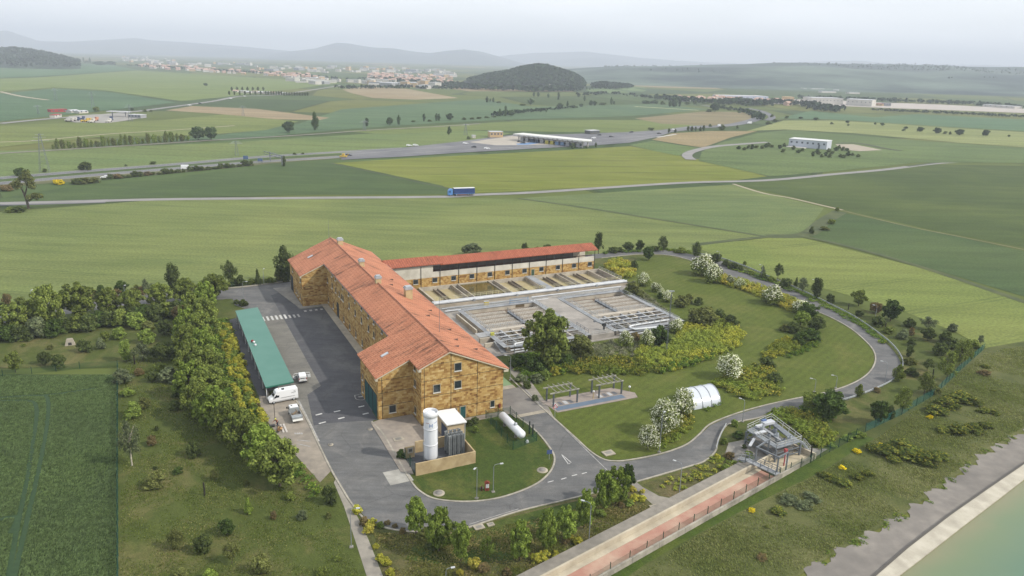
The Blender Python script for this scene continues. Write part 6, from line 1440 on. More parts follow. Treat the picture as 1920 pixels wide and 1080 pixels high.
PROTO = {}
def limb_mesh(name, r, z0, z1, rad, nl, spread, m, th=.03):
    b = MB(); b.tube([(0, 0, -.01), (.01, 0, z0 * .5), (0, .01, z0), (.01, -.01, z1)], [th, th * .85, th * .7, th * .25], 7)
    for i in range(nl):
        a = 6.28 * i / nl + r.uniform(-.4, .4); zz = z0 + (z1 - z0) * r.uniform(0, .5); e = spread * r.uniform(.6, 1)
        b.tube([(0, 0, zz), (math.cos(a) * e * .5, math.sin(a) * e * .5, zz + .12), (math.cos(a) * e, math.sin(a) * e, zz + .26)], [th * .5, th * .35, th * .12], 5)
    return b.mesh(name, m)
def make_proto(kind, seed):
    r = np.random.default_rng(seed)
    def place(n, z0, z1, prof, rad, jit=.03, inner=.55):
        cen, rr = [], []
        for i in range(n):
            t = (i + .5) / n; z = z0 + (z1 - z0) * t; R_ = prof(t) * .5
            a = i * 2.4 + r.uniform(-.5, .5); q = R_ * (r.uniform(inner, 1.0)); rad_ = rad * r.uniform(.75, 1.2) * (.6 + .5 * prof(t))
            q = max(0, q - rad_ * .55)
            cen.append((q * math.cos(a) + r.normal() * jit, q * math.sin(a) + r.normal() * jit, z)); rr.append(rad_)
        return cen, rr
    tr = None
    if kind == 'ash':
        cen, rr = place(56, .18, .95, lambda t: math.sin(math.pi * (.18 + .72 * t)) ** .8, .10, .05, .3); Q = cloud(r, cen, rr, 115, .044); tr = limb_mesh('trunk', r, .26, .8, 0, 7, .3, bark, .028)
    elif kind == 'round':
        cen, rr = place(46, .20, .91, lambda t: math.sin(math.pi * (.14 + .78 * t)) ** .6, .12, .04, .35); Q = cloud(r, cen, rr, 120, .050); tr = limb_mesh('trunk', r, .25, .7, 0, 6, .3, bark, .03)
    elif kind == 'airy':
        cen, rr = place(26, .26, .95, lambda t: math.sin(math.pi * (.14 + .80 * t)) ** .9, .14, .05, .3); Q = cloud(r, cen, rr, 90, .040, .3, .5); tr = limb_mesh('trunk', r, .3, .95, 0, 9, .34, bark, .024)
    elif kind == 'birch':
        cen, rr = place(26, .30, .95, lambda t: math.sin(math.pi * (.14 + .80 * t)) ** .9, .14, .05, .3); Q = cloud(r, cen, rr, 60, .040, .3, .5); tr = limb_mesh('trunk', r, .34, .95, 0, 9, .34, bark_w, .03)
    elif kind == 'column':
        cen, rr = place(22, .10, .95, lambda t: (math.sin(math.pi * (.12 + .8 * t)) ** .6) * .9, .2, .02, .35); Q = cloud(r, cen, rr, 130, .058); tr = limb_mesh('trunk', r, .12, .8, 0, 3, .1, bark, .035)
    elif kind == 'cone':
        cen, rr = place(24, .08, .95, lambda t: 1.05 - t, .2, .02, .5); Q = cloud(r, cen, rr, 120, .055); tr = limb_mesh('trunk', r, .1, .9, 0, 4, .2, bark, .03)
    elif kind == 'flower':
        cen, rr = place(22, .22, .92, lambda t: math.sin(math.pi * (.18 + .72 * t)) ** .7, .18); Q = cloud(r, cen, rr, 100, .045); tr = limb_mesh('trunk', r, .25, .7, 0, 7, .34, bark, .03)
        B = cloud(r, [(c[0] * 1.03, c[1] * 1.03, c[2] + .02) for c in cen], [q * 1.07 for q in rr], 78, .040, .6, .9); B = B[B[:, :, 2].mean(1) > .2]
        return dict(crown=quads_mesh('crown', Q, LM['green']), trunk=tr, blossom=quads_mesh('blossom', B, blossom))
    elif kind == 'thicket':
        cen, rr = place(20, .14, .86, lambda t: math.cos(math.pi * .5 * t * .9) ** .5, .22, .05, .4); Q = cloud(r, cen, rr, 120, .058)
        B = cloud(r, [(c[0], c[1], c[2] + .05) for c in cen if c[2] > .35], [q * 1.05 for c, q in zip(cen, rr) if c[2] > .35], 70, .040, .6, .9)
        return dict(crown=quads_mesh('crown', Q, LM['green']), trunk=None, blossom=quads_mesh('blossom', B, blossom))
    else:   # bush
        cen, rr = place(30, .12, .86, lambda t: math.cos(math.pi * .5 * t * .88) ** .55, .155, .08, .3); Q = cloud(r, cen, rr, 80, .074)
        Q[:, :, 2] = np.maximum(Q[:, :, 2], -.02)
    return dict(crown=quads_mesh('crown', Q, LM['green']), trunk=tr, blossom=None)
NV = dict(ash=3, round=3, airy=3, birch=1, column=2, cone=2, flower=3, thicket=2, bush=4)
NOUN = dict(ash='leafy tree', round='round tree', airy='airy tree', birch='birch', column='slim tree', cone='conical tree', flower='white flowering tree', thicket='white flowering thicket', bush='shrub')
ONAME = dict(ash='leafy_tree', round='round_tree', airy='airy_tree', birch='birch_tree', column='slim_tree', cone='conical_tree', flower='flowering_tree', thicket='flowering_thicket', bush='shrub')
CNT = {}
def proto(kind):
    i = CNT.get(kind, 0); CNT[kind] = i + 1
    v = i % NV[kind]
    if (kind, v) not in PROTO: PROTO[(kind, v)] = make_proto(kind, 100 + sum(map(ord, kind)) * 7 + v)
    return PROTO[(kind, v)]
def setmat(o, m):
    if o.material_slots: o.material_slots[0].link = 'OBJECT'; o.material_slots[0].material = m
def plant_at(kind, mk, P, w, h, label, group=None):
    pr = proto(kind); rz = rnd.uniform(0, 6.28)
    if pr['trunk'] is None and pr['blossom'] is None:
        o = link(ONAME[kind], pr['crown'], None, P, rz); o.scale = (w, w, h); setmat(o, LM[mk]); return tag(o, label, 'shrub', group)
    t = thing(ONAME[kind], label, 'tree' if kind != 'thicket' else 'shrub', P, rz, group); t.scale = (w, w, h)
    c = link('crown', pr['crown'], t); setmat(c, LM[mk])
    if pr['trunk']: link('trunk', pr['trunk'], t)
    if pr['blossom']: link('blossom', pr['blossom'], t)
    return t
FARB = []
def cluster(where, items, group=None, same=None, z=0.03):
    """items: (kind, colour, x, y base, y top, width in px); labels count each kind and colour from the left"""
    cnt = {}; last = {}
    for it in items: last[(it[0], it[1])] = last.get((it[0], it[1]), 0) + 1
    for kind, mk, x, yb, yt, w in sorted(items, key=lambda q: (q[2], q[3])):
        P = G(x, yb, z); dp = depth(P); W_ = w * dp / FPX * 1.08; H_ = max(.4, height(P, yt) * (.93 if kind in ('ash', 'column', 'cone', 'airy', 'birch') else .86))
        if kind == 'bush' and yb < 345 and w <= 17:
            FARB.append((mk, P, W_, H_)); continue
        if kind in ('bush', 'thicket', 'round'): P = P + np.array([0, W_ * .18, 0])
        k_ = (kind, mk); i = cnt.get(k_, 0); cnt[k_] = i + 1
        col = '' if kind in ('flower', 'thicket', 'birch') else COLN[mk] + ' '
        if same: lab = same
        elif last[k_] == 1: lab = f'{col}{NOUN[kind]} {where}'
        else: lab = f'{nth(i)} {col}{NOUN[kind]} from the left {where}'
        plant_at(kind, mk, P, W_, H_, lab, group)

cluster('in the row below the lower road', [('ash', 'fresh', 780, 1000, 927, 42), ('ash', 'fresh', 823, 1033, 947, 54), ('ash', 'fresh', 864, 1052, 975, 40), ('airy', 'fresh', 915, 1046, 1003, 28), ('ash', 'fresh', 974, 1050, 970, 46), ('ash', 'fresh', 1024, 1034, 950, 42), ('ash', 'fresh', 1062, 1014, 947, 40), ('ash', 'fresh', 1095, 990, 912, 38), ('ash', 'fresh', 1130, 960, 877, 44), ('ash', 'fresh', 1154, 946, 873, 46), ('round', 'deep', 1176, 922, 866, 34), ('bush', 'lime', 1126, 968, 955, 20)], 'young trees below the lower road')
hed = []
for i, (b, a, w, h) in enumerate([(-46, 84, 7.5, 9.5), (-50, 78, 7, 8.5), (-47.5, 71, 7.5, 9), (-52, 65, 7, 8.5), (-48.6, 59, 8, 9), (-52.5, 54, 7, 8), (-49.5, 47.5, 8, 9), (-53, 42, 7, 8.5), (-49.8, 36, 8, 8.5), (-53.5, 30.5, 7, 8), (-50, 25, 8, 8.5), (-53, 19.5, 7, 7.5), (-50, 14, 8, 8.5), (-48, 8, 7.5, 8), (-46.5, 1.5, 8, 8.5), (-44, -5, 7.5, 8.5), (-42.2, -11.5, 8, 8.5)]):
    hed.append((b - 3.9, a, w * .95, h))
hed.sort(key=lambda q: -q[1])
for i, (b, a, w, h) in enumerate(hed):
    plant_at('ash', 'green' if i % 3 else 'fresh', S(b, a, .03), w, h, f'{nth(i)} tree from the far end of the tall hedgerow left of the carport', 'tall hedgerow left of the carport')
cluster('at the near end of the tall hedgerow', [('bush', 'dark', 617, 946, 905, 30)])
# yellow shrubs between hedgerow and carport
yl = []
for a in np.arange(9, 73, 2.1):
    for b in (-48.0, -46.7, -45.6):
        yl.append((b + rnd.uniform(-.5, .5), a + rnd.uniform(-.6, .6)))
for b, a in yl:
    plant_at('bush', rnd.choice(['yellow', 'yellow', 'yellow', 'lime']), S(b, a, .04), rnd.uniform(1.5, 2.2), rnd.uniform(1.0, 1.7), 'small yellow-green shrub in the strip between tall hedgerow and carport', 'yellow shrubs behind the carport')
cluster('at the edge of the concrete apron', [('bush', 'rust', 482, 766, 754, 12), ('bush', 'yellow', 488, 795, 780, 14), ('bush', 'yellow', 494, 782, 770, 12), ('bush', 'gold', 462, 742, 728, 14), ('bush', 'dark', 455, 575, 560, 18), ('bush', 'dark', 443, 570, 560, 12)])
cluster('in the garden above the wheat field', [('round', 'green', 26, 700, 654, 28), ('round', 'dark', 82, 685, 657, 24), ('round', 'dark', 108, 694, 662, 28), ('bush', 'dark', 156, 661, 632, 28), ('bush', 'grey', 188, 655, 630, 18), ('bush', 'green', 195, 640, 620, 20), ('bush', 'lime', 220, 637, 610, 30), ('bush', 'grey', 70, 634, 588, 42), ('bush', 'dark', 195, 611, 580, 36), ('bush', 'grey', 222, 609, 578, 36), ('bush', 'lime', 253, 616, 582, 38), ('bush', 'olive', 277, 619, 600, 26), ('bush', 'lime', 275, 645, 612, 32), ('round', 'dark', 305, 629, 598, 32), ('round', 'dark', 333, 632, 605, 28), ('round', 'rust', 338, 602, 570, 34), ('column', 'lime', 237, 677, 635, 26), ('airy', 'grey', 268, 677, 640, 38), ('round', 'dark', 298, 679, 640, 34), ('bush', 'dark', 325, 674, 640, 26), ('bush', 'green', 297, 700, 680, 26), ('bush', 'grey', 316, 717, 685, 38), ('bush', 'grey', 228, 720, 688, 36), ('bush', 'rust', 258, 705, 688, 20), ('round', 'dark', 285, 717, 696, 24), ('bush', 'dark', 310, 662, 640, 22), ('bush', 'green', 40, 640, 628, 16), ('bush', 'olive', 93, 655, 646, 12), ('bush', 'green', 43, 650, 644, 10)])
cluster('in the garden right of the wheat fence', [('bush', 'lime', 237, 744, 728, 26), ('bush', 'lime', 248, 785, 752, 38), ('bush', 'olive', 266, 768, 742, 26), ('bush', 'olive', 357, 775, 745, 28), ('bush', 'dark', 328, 770, 748, 24), ('bush', 'dark', 335, 745, 722, 26), ('birch', 'grey', 248, 873, 782, 44), ('bush', 'rust', 283, 836, 815, 20), ('bush', 'dark', 293, 808, 797, 10), ('bush', 'dark', 362, 858, 825, 26), ('bush', 'deep', 333, 889, 876, 18), ('bush', 'olive', 287, 917, 888, 38), ('airy', 'olive', 402, 901, 880, 22), ('bush', 'olive', 461, 911, 897, 12), ('cone', 'fresh', 466, 962, 931, 20), ('round', 'deep', 424, 1006, 973, 32), ('bush', 'dark', 378, 1040, 1000, 36), ('column', 'olive', 331, 1028, 990, 28), ('airy', 'olive', 435, 1056, 1013, 32), ('bush', 'olive', 487, 1077, 1038, 34), ('bush', 'rust', 512, 975, 956, 14), ('bush', 'green', 545, 938, 920, 18), ('bush', 'grey', 565, 976, 955, 20), ('bush', 'olive', 340, 1086, 1065, 26), ('bush', 'fresh', 391, 1090, 1068, 30), ('bush', 'green', 603, 1080, 1064, 20), ('bush', 'green', 632, 1052, 1042, 14), ('bush', 'dark', 290, 880, 874, 10), ('bush', 'olive', 616, 972, 960, 14)])
cluster('on the near side of the left back road', [('ash', 'green', 32, 628, 565, 54), ('ash', 'green', 92, 614, 530, 64), ('ash', 'green', 150, 600, 527, 62), ('ash', 'green', 206, 590, 536, 44), ('ash', 'green', 250, 588, 540, 48), ('ash', 'green', 300, 576, 528, 46), ('ash', 'green', 350, 567, 518, 44), ('ash', 'green', 402, 560, 511, 54), ('ash', 'green', 60, 610, 560, 40)], 'trees along the left back road')
hb_ = [('bush', ['dark', 'deep', 'dark', 'green'][i % 4], -6 + 21 * i, 640 - i * 3.0 + (i % 3) * 3, 610 - i * 3.2, 38) for i in range(19)]
cluster('in the dark hedge below the left back road', hb_, 'dark hedge below the left back road')
cluster('behind the left back road', [('column', 'rust', 14, 573, 549, 18), ('bush', 'dark', 0, 580, 566, 24), ('bush', 'green', 36, 570, 556, 22), ('bush', 'green', 56, 568, 560, 18), ('column', 'deep', 192, 561, 533, 22), ('bush', 'rust', 176, 562, 541, 18), ('bush', 'olive', 183, 564, 548, 20), ('round', 'deep', 226, 552, 524, 24), ('bush', 'rust', 215, 561, 540, 22), ('bush', 'olive', 253, 552, 533, 22), ('airy', 'grey', 274, 552, 520, 14), ('bush', 'rust', 266, 553, 533, 18), ('bush', 'grey', 284, 549, 528, 18), ('column', 'dark', 326, 547, 491, 30), ('airy', 'dark', 432, 534, 484, 28), ('bush', 'dark', 436, 536, 520, 26), ('bush', 'dark', 451, 536, 512, 20), ('cone', 'dark', 484, 534, 503, 14), ('column', 'dark', 535, 528, 457, 34), ('bush', 'olive', 525, 529, 500, 24), ('bush', 'green', 505, 532, 519, 20), ('bush', 'green', 470, 535, 520, 16), ('bush', 'green', 418, 540, 524, 24), ('bush', 'green', 120, 575, 558, 26)])
cluster('behind the annex', [('bush', 'grey', 887, 480, 453, 40), ('column', 'dark', 984, 476, 454, 14), ('bush', 'dark', 1027, 474, 456, 20), ('bush', 'olive', 1008, 474, 460, 14), ('airy', 'dark', 1122, 476, 432, 24), ('bush', 'dark', 1150, 475, 461, 24), ('round', 'dark', 1179, 471, 451, 20), ('round', 'dark', 1200, 471, 447, 18), ('round', 'deep', 1216, 489, 458, 22), ('airy', 'dark', 1243, 472, 440, 22), ('bush', 'dark', 1163, 473, 462, 16), ('bush', 'green', 1228, 471, 460, 18), ('bush', 'dark', 1190, 507, 484, 16)])
cluster('outside the upper stretch of the loop road', [('column', 'dark', 1305, 480, 452, 18), ('bush', 'green', 1278, 475, 463, 26), ('round', 'dark', 1343, 496, 472, 22), ('bush', 'dark', 1362, 500, 484, 16), ('bush', 'dark', 1376, 505, 490, 18), ('bush', 'dark', 1389, 508, 496, 12), ('round', 'green', 1396, 500, 488, 8), ('airy', 'grey', 1429, 520, 496, 10), ('bush', 'dark', 1432, 524, 508, 16), ('airy', 'dark', 1458, 523, 492, 18), ('bush', 'dark', 1474, 541, 519, 24), ('cone', 'dark', 1492, 537, 519, 9), ('airy', 'grey', 1504, 549, 518, 20), ('column', 'dark', 1530, 559, 518, 22), ('bush', 'dark', 1557, 568, 547, 16), ('bush', 'green', 1410, 515, 506, 22), ('bush', 'green', 1447, 528, 517, 20)])
cluster('outside the outer bend of the loop road', [('round', 'green', 1612, 575, 540, 28), ('round', 'rust', 1643, 588, 565, 24), ('bush', 'dark', 1612, 593, 580, 16), ('bush', 'dark', 1650, 612, 590, 30), ('round', 'deep', 1673, 604, 558, 40), ('bush', 'green', 1668, 626, 612, 22), ('bush', 'dark', 1706, 614, 594, 22), ('airy', 'grey', 1739, 618, 592, 30), ('round', 'dark', 1742, 640, 613, 26), ('bush', 'grey', 1695, 637, 614, 24), ('bush', 'rust', 1710, 629, 612, 12), ('bush', 'dark', 1710, 649, 633, 18), ('column', 'dark', 1704, 669, 645, 16), ('bush', 'dark', 1774, 644, 617, 30), ('bush', 'grey', 1787, 622, 605, 20), ('bush', 'dark', 1765, 667, 640, 30), ('bush', 'dark', 1785, 655, 630, 30), ('airy', 'green', 1798, 690, 632, 38), ('airy', 'olive', 1808, 676, 640, 26), ('airy', 'green', 1775, 713, 655, 38), ('bush', 'green', 1828, 653, 636, 22), ('airy', 'grey', 1838, 646, 627, 14), ('bush', 'olive', 1707, 684, 670, 26), ('airy', 'dark', 1738, 695, 670, 22), ('bush', 'dark', 1712, 705, 688, 26), ('airy', 'green', 1732, 740, 695, 36), ('bush', 'olive', 1752, 740, 714, 24), ('airy', 'green', 1691, 776, 722, 36), ('column', 'green', 1683, 715, 682, 22)])
cluster('below the lower bend of the loop road', [('column', 'green', 1610, 744, 719, 16), ('round', 'deep', 1560, 793, 729, 68), ('round', 'green', 1527, 772, 734, 46), ('round', 'deep', 1649, 797, 747, 34), ('bush', 'dark', 1670, 786, 757, 20), ('bush', 'rust', 1645, 736, 725, 14)])
cluster('along the upper loop road', [('thicket', 'green', 1318, 518, 474, 46), ('thicket', 'green', 1338, 532, 490, 34), ('thicket', 'green', 1369, 533, 514, 16), ('thicket', 'green', 1388, 540, 521, 24), ('thicket', 'green', 1450, 572, 534, 44), ('thicket', 'green', 1503, 588, 561, 36)], 'white flowering thickets')
cluster('between settling tanks and inner lawn', [('thicket', 'green', 1207, 537, 509, 26), ('thicket', 'green', 1229, 548, 528, 20), ('thicket', 'green', 1241, 557, 540, 16), ('thicket', 'green', 1252, 567, 543, 22), ('thicket', 'green', 1268, 625, 596, 30), ('thicket', 'green', 1213, 652, 614, 28), ('thicket', 'green', 1172, 652, 617, 30)], 'white flowering thickets')
cluster('on the lawns above the road bend', [('flower', 'green', 1367, 710, 659, 46), ('flower', 'green', 1277, 778, 722, 42), ('flower', 'green', 1243, 814, 744, 54), ('flower', 'green', 1215, 842, 792, 38)], 'white flowering trees')
cluster('around the settling tanks', [('ash', 'green', 1027, 690, 577, 88), ('round', 'olive', 1090, 676, 624, 52), ('bush', 'olive', 1187, 560, 526, 40), ('bush', 'olive', 1318, 614, 572, 62), ('bush', 'deep', 1238, 648, 606, 36), ('bush', 'dark', 1350, 600, 577, 28), ('bush', 'dark', 1372, 612, 588, 28), ('bush', 'olive', 1277, 577, 550, 28), ('bush', 'olive', 1290, 570, 548, 20), ('bush', 'dark', 1311, 572, 556, 18), ('bush', 'rust', 1192, 640, 620, 20), ('bush', 'deep', 970, 690, 660, 34), ('bush', 'deep', 1005, 700, 668, 36), ('bush', 'deep', 1060, 688, 660, 34), ('bush', 'deep', 1240, 560, 548, 16)])
cluster('in the clump between the two inner lawns', [('round', 'deep', 1517, 598, 566, 36), ('round', 'fresh', 1503, 612, 580, 32), ('round', 'dark', 1531, 622, 590, 32), ('bush', 'dark', 1490, 626, 600, 26), ('bush', 'deep', 1502, 646, 619, 26), ('bush', 'deep', 1523, 640, 612, 32), ('bush', 'olive', 1473, 622, 606, 24), ('bush', 'dark', 1440, 690, 668, 30), ('bush', 'dark', 1452, 720, 694, 34)])
cluster('beside the gas tanks', [('bush', 'deep', 752, 860, 841, 20), ('bush', 'dark', 878, 800, 786, 16), ('bush', 'lime', 893, 812, 798, 14), ('bush', 'dark', 890, 795, 782, 16)])
cluster('along the upper path', [('bush', 'grey', 975, 716, 700, 22), ('bush', 'dark', 988, 728, 714, 18), ('bush', 'grey', 1002, 752, 738, 14), ('bush', 'lime', 1022, 712, 690, 20), ('bush', 'grey', 1008, 718, 700, 26), ('bush', 'yellow', 1042, 704, 686, 22), ('bush', 'grey', 985, 690, 675, 24)])
cluster('near the inlet works', [('bush', 'lime', 1377, 800, 784, 14), ('bush', 'deep', 1384, 822, 808, 22), ('bush', 'lime', 1358, 834, 820, 14), ('bush', 'dark', 1396, 842, 832, 9), ('bush', 'lime', 1405, 860, 846, 18), ('bush', 'rust', 1368, 862, 848, 20), ('bush', 'lime', 1360, 884, 868, 16), ('bush', 'yellow', 1345, 862, 850, 14)])
lowl = [(668, 964, 22, 'yellow'), (683, 985, 20, 'rust'), (690, 1000, 22, 'gold'), (697, 988, 18, 'yellow'), (713, 990, 14, 'lime'), (726, 985, 12, 'rust'), (740, 990, 10, 'rust'), (755, 1000, 12, 'rust'), (703, 1030, 14, 'yellow'), (711, 1052, 16, 'yellow'), (722, 1062, 20, 'yellow'), (732, 1080, 18, 'yellow'), (795, 1012, 26, 'olive'), (810, 1032, 22, 'dark'), (890, 1068, 26, 'gold'), (905, 1074, 24, 'rust'), (862, 1080, 16, 'gold'), (950, 1080, 18, 'rust'), (1006, 1055, 22, 'yellow'), (1020, 1052, 22, 'yellow'), (1042, 1048, 18, 'yellow'), (1083, 1022, 18, 'yellow'), (1070, 1012, 12, 'gold'), (1060, 1020, 14, 'rust'), (1178, 950, 18, 'lime'), (1190, 940, 16, 'yellow'), (1205, 940, 14, 'yellow'), (1186, 922, 14, 'gold'), (1165, 952, 14, 'rust'), (1205, 925, 10, 'gold')]
cluster('on the dry lawn below the lower road', [('bush', m, x, y, y - w * .8, w * 1.1) for x, y, w, m in lowl])
# gorse bushes on the bank
gb = [(1640, 848, 34, 'gorse'), (1665, 855, 46, 'gorse'), (1690, 846, 46, 'gorse'), (1712, 862, 50, 'gorse'), (1740, 872, 50, 'gorse'), (1762, 862, 36, 'gorse'), (1678, 868, 30, 'gorse'), (1655, 838, 14, 'gorsey'), (1668, 862, 12, 'gorsey'), (1580, 880, 14, 'gorsey'), (1608, 850, 18, 'gorsey'), (1757, 777, 40, 'gorse'), (1782, 765, 44, 'gorse'), (1803, 755, 46, 'gorse'), (1826, 760, 36, 'gorse'), (1848, 775, 24, 'gorse'), (1868, 778, 20, 'gorse'), (1745, 785, 14, 'gorsey'), (1800, 745, 22, 'gorsey'), (1770, 812, 26, 'gorse'), (1800, 815, 40, 'gorse'), (1830, 812, 36, 'gorse'), (1850, 803, 26, 'gorse'), (1778, 808, 12, 'gorsey'), (1560, 902, 30, 'gorse'), (1545, 895, 22, 'gorse'), (1585, 912, 30, 'gorse'), (1610, 900, 26, 'gorse'), (1628, 893, 24, 'gorse'), (1462, 965, 30, 'gorse'), (1410, 960, 14, 'gorsey'), (1850, 690, 16, 'gorse'), (1848, 704, 22, 'rust'), (1864, 735, 10, 'gorse'), (1438, 990, 10, 'gorse'), (1430, 1050, 20, 'rust'), (1520, 935, 26, 'grey'), (1480, 945, 34, 'grey'), (1510, 955, 30, 'grey'), (1528, 942, 26, 'grey'), (1610, 820, 26, 'lime'), (1560, 838, 18, 'lime'), (1590, 826, 20, 'lime')]
cluster('on the grassy bank between fence and gravel track', [('bush', m, x, y, y - w * .42, w * 1.05) for x, y, w, m in gb])
# ------------------------------------------------------------------ dense beds: ground cover
def inside(poly, x, y):
    c = False; j = len(poly) - 1
    for i in range(len(poly)):
        if ((poly[i][1] > y) != (poly[j][1] > y)) and (x < (poly[j][0] - poly[i][0]) * (y - poly[i][1]) / (poly[j][1] - poly[i][1]) + poly[i][0]): c = not c
        j = i
    return c
BUSHQ = [None]
def bed(label, px, sp, h0, h1, m, per=70, size=.17, seed=1, name='shrub_bed', wide=1.0, jit=.35):
    r = np.random.default_rng(seed); P = world(px); xs = [p[0] for p in P]; ys = [p[1] for p in P]; Q = []
    protos = []
    for v in range(4):
        cen = [(r.normal() * .2, r.normal() * .2, .25 + .3 * r.random()) for _ in range(5)]; protos.append(cloud(r, cen, [.34 * r.uniform(.8, 1.2) for _ in cen], per // 5, 1.0, .5, .8) if False else (cen, [.34 * r.uniform(.8, 1.2) for _ in cen]))
    y = min(ys)
    row = 0
    while y < max(ys):
        x = min(xs) + (row % 2) * sp * .5
        while x < max(xs):
            xx, yy = x + r.normal() * sp * jit * .5, y + r.normal() * sp * jit * .5
            if inside(P, xx, yy):
                s = sp * r.uniform(.85, 1.25) * wide; h = r.uniform(h0, h1); cen, rad = protos[r.integers(4)]
                q = cloud(r, cen, rad, int(per * 2.3) // 5, size * 1.3 / s, .5, .8); q[:, :, 0] *= s; q[:, :, 1] *= s; q[:, :, 2] *= h
                q += np.array([xx, yy, .03]); q[:, :, 2] = np.maximum(q[:, :, 2], .03); Q.append(q)
            x += sp
        y += sp * .87; row += 1
    if not Q: return
    o = link(name, quads_mesh(name, np.concatenate(Q), m)); o['kind'] = 'stuff'; o['label'] = label; return o
bm1 = leaf_mat('bed_yellow', L_(166, 160, 60), L_(98, 106, 40), L_(172, 164, 66), L_(120, 132, 58), .25, .07)
bm2 = leaf_mat('bed_olive', L_(136, 138, 60), L_(72, 84, 34), L_(168, 150, 66), L_(110, 126, 54), .25, .1)
bm3 = leaf_mat('bed_gold', L_(164, 154, 64), L_(104, 106, 44), L_(168, 148, 68), L_(132, 138, 60), .25, .15)
bm4 = leaf_mat('bed_scrub', L_(140, 142, 116), L_(88, 92, 74), L_(150, 138, 120), L_(116, 122, 86), .25, .2)
bm5 = leaf_mat('bed_green', L_(100, 122, 48), L_(52, 72, 28), L_(140, 142, 60), L_(80, 102, 44), .25, .1)
bed('dense yellow and green shrubbery between tanks and inner lawn', [(1190, 672), (1200, 655), (1255, 650), (1282, 615), (1330, 598), (1378, 606), (1396, 630), (1384, 655), (1345, 668), (1300, 684), (1262, 696), (1240, 690), (1215, 686)], 1.55, 1.2, 2.0, bm1, 75, .2, 1)
bed('green shrubbery along the top of the pergola lawn', [(1055, 692), (1075, 680), (1120, 676), (1190, 674), (1212, 688), (1248, 698), (1200, 704), (1130, 706), (1075, 700)], 1.7, 1.3, 2.2, bm2, 80, .2, 2)
bed('dark green front edge of the large shrubbery', [(1240, 700), (1262, 697), (1300, 686), (1345, 670), (1340, 662), (1300, 674), (1262, 686), (1236, 690)], 1.6, 1.3, 2.0, bm5, 80, .2, 12)
bed('triangular bed of olive shrubs in the lower lawn', [(1335, 722), (1358, 706), (1392, 693), (1420, 684), (1446, 692), (1462, 735), (1445, 744), (1405, 752), (1370, 740)], 1.5, .9, 1.6, bm2, 70, .19, 3)
bed('yellow shrub bed beside the dark clump between lawns', [(1425, 672), (1440, 655), (1472, 634), (1492, 640), (1500, 655), (1480, 664), (1450, 672), (1432, 680)], 1.5, 1.1, 1.7, bm1, 70, .19, 4)
bed('low green edging below the dark clump', [(1475, 668), (1500, 656), (1532, 636), (1540, 630), (1534, 648), (1510, 662), (1480, 672)], 1.2, .6, 1.1, bm5, 60, .17, 14)
bed('golden shrub strip inside the upper loop road', [(1345, 516), (1372, 522), (1410, 533), (1445, 544), (1490, 562), (1512, 574), (1500, 590), (1475, 582), (1440, 566), (1400, 548), (1360, 536), (1340, 530)], 1.7, 1.2, 2.1, bm3, 75, .21, 5)
bed('golden shrub bed at the end of the annex', [(1138, 492), (1160, 488), (1182, 497), (1194, 510), (1190, 522), (1168, 524), (1150, 512), (1136, 502)], 1.8, 1.4, 2.4, bm3, 80, .22, 6)
bed('grey-green scrub on the slope beside the right settling tank', [(1190, 530), (1205, 548), (1232, 566), (1258, 586), (1270, 604), (1258, 604), (1232, 584), (1205, 564), (1186, 548), (1168, 528)], 1.5, .5, 1.1, bm4, 60, .19, 7)
bed('grey-green scrub in front of the settling tanks', [(1105, 655), (1140, 640), (1190, 636), (1200, 652), (1190, 668), (1120, 674), (1095, 672)], 1.7, .7, 1.3, bm4, 60, .2, 17)
bed('olive shrubs under the white blossom trees', [(1225, 842), (1248, 812), (1262, 782), (1282, 772), (1300, 778), (1302, 792), (1288, 812), (1270, 828), (1245, 845)], 1.35, .8, 1.4, bm2, 60, .17, 8)
bed('low shrubs in front of the arched shelter', [(1306, 778), (1330, 770), (1350, 764), (1352, 757), (1338, 762), (1312, 772)], 1.2, .6, 1.0, bm5, 50, .15, 18)
bed('yellow-green shrubs right of the inlet works', [(1432, 786), (1452, 774), (1480, 768), (1515, 780), (1548, 800), (1572, 818), (1560, 832), (1535, 846), (1522, 838), (1506, 818), (1480, 800), (1452, 790)], 1.5, 1.1, 1.9, bm2, 75, .19, 9)
bed('dark green shrubs under the large round tree', [(1485, 766), (1530, 772), (1560, 790), (1560, 806), (1540, 794), (1512, 778)], 1.6, 1.0, 1.7, bm5, 75, .19, 19)
bed('green shrubs between near gable and large tree', [(958, 672), (1000, 664), (1060, 672), (1082, 690), (1060, 702), (1030, 708), (1005, 722), (985, 708), (965, 694)], 1.7, 1.0, 1.9, bm5, 75, .2, 10)
bed('sparse orange and green plants between road and channel', [(1215, 912), (1292, 884), (1340, 858), (1395, 862), (1395, 876), (1330, 900), (1280, 925), (1240, 925)], 1.7, .4, .9, bm2, 45, .16, 11, 'plant_bed', .8)
bed('green undergrowth along the loop road verge', [(1352, 502), (1400, 514), (1450, 534), (1500, 555), (1560, 584), (1620, 620), (1650, 645), (1664, 640), (1620, 606), (1560, 574), (1500, 546), (1440, 520), (1380, 502)], 1.7, .4, 1.0, bm5, 50, .2, 13, 'verge_plants')
bed('hedge line along the back road behind the annex', [(1130, 474), (1240, 466), (1300, 472), (1300, 476), (1240, 470), (1130, 478)], 1.8, .6, 1.4, bm5, 50, .24, 15, 'verge_plants')
bed('undergrowth beneath the tall hedgerow', [(390, 600), (425, 600), (440, 640), (455, 720), (480, 770), (540, 850), (610, 940), (585, 930), (520, 870), (440, 800), (410, 720), (395, 650)], 2.2, .6, 1.4, bm5, 60, .24, 16, 'undergrowth')
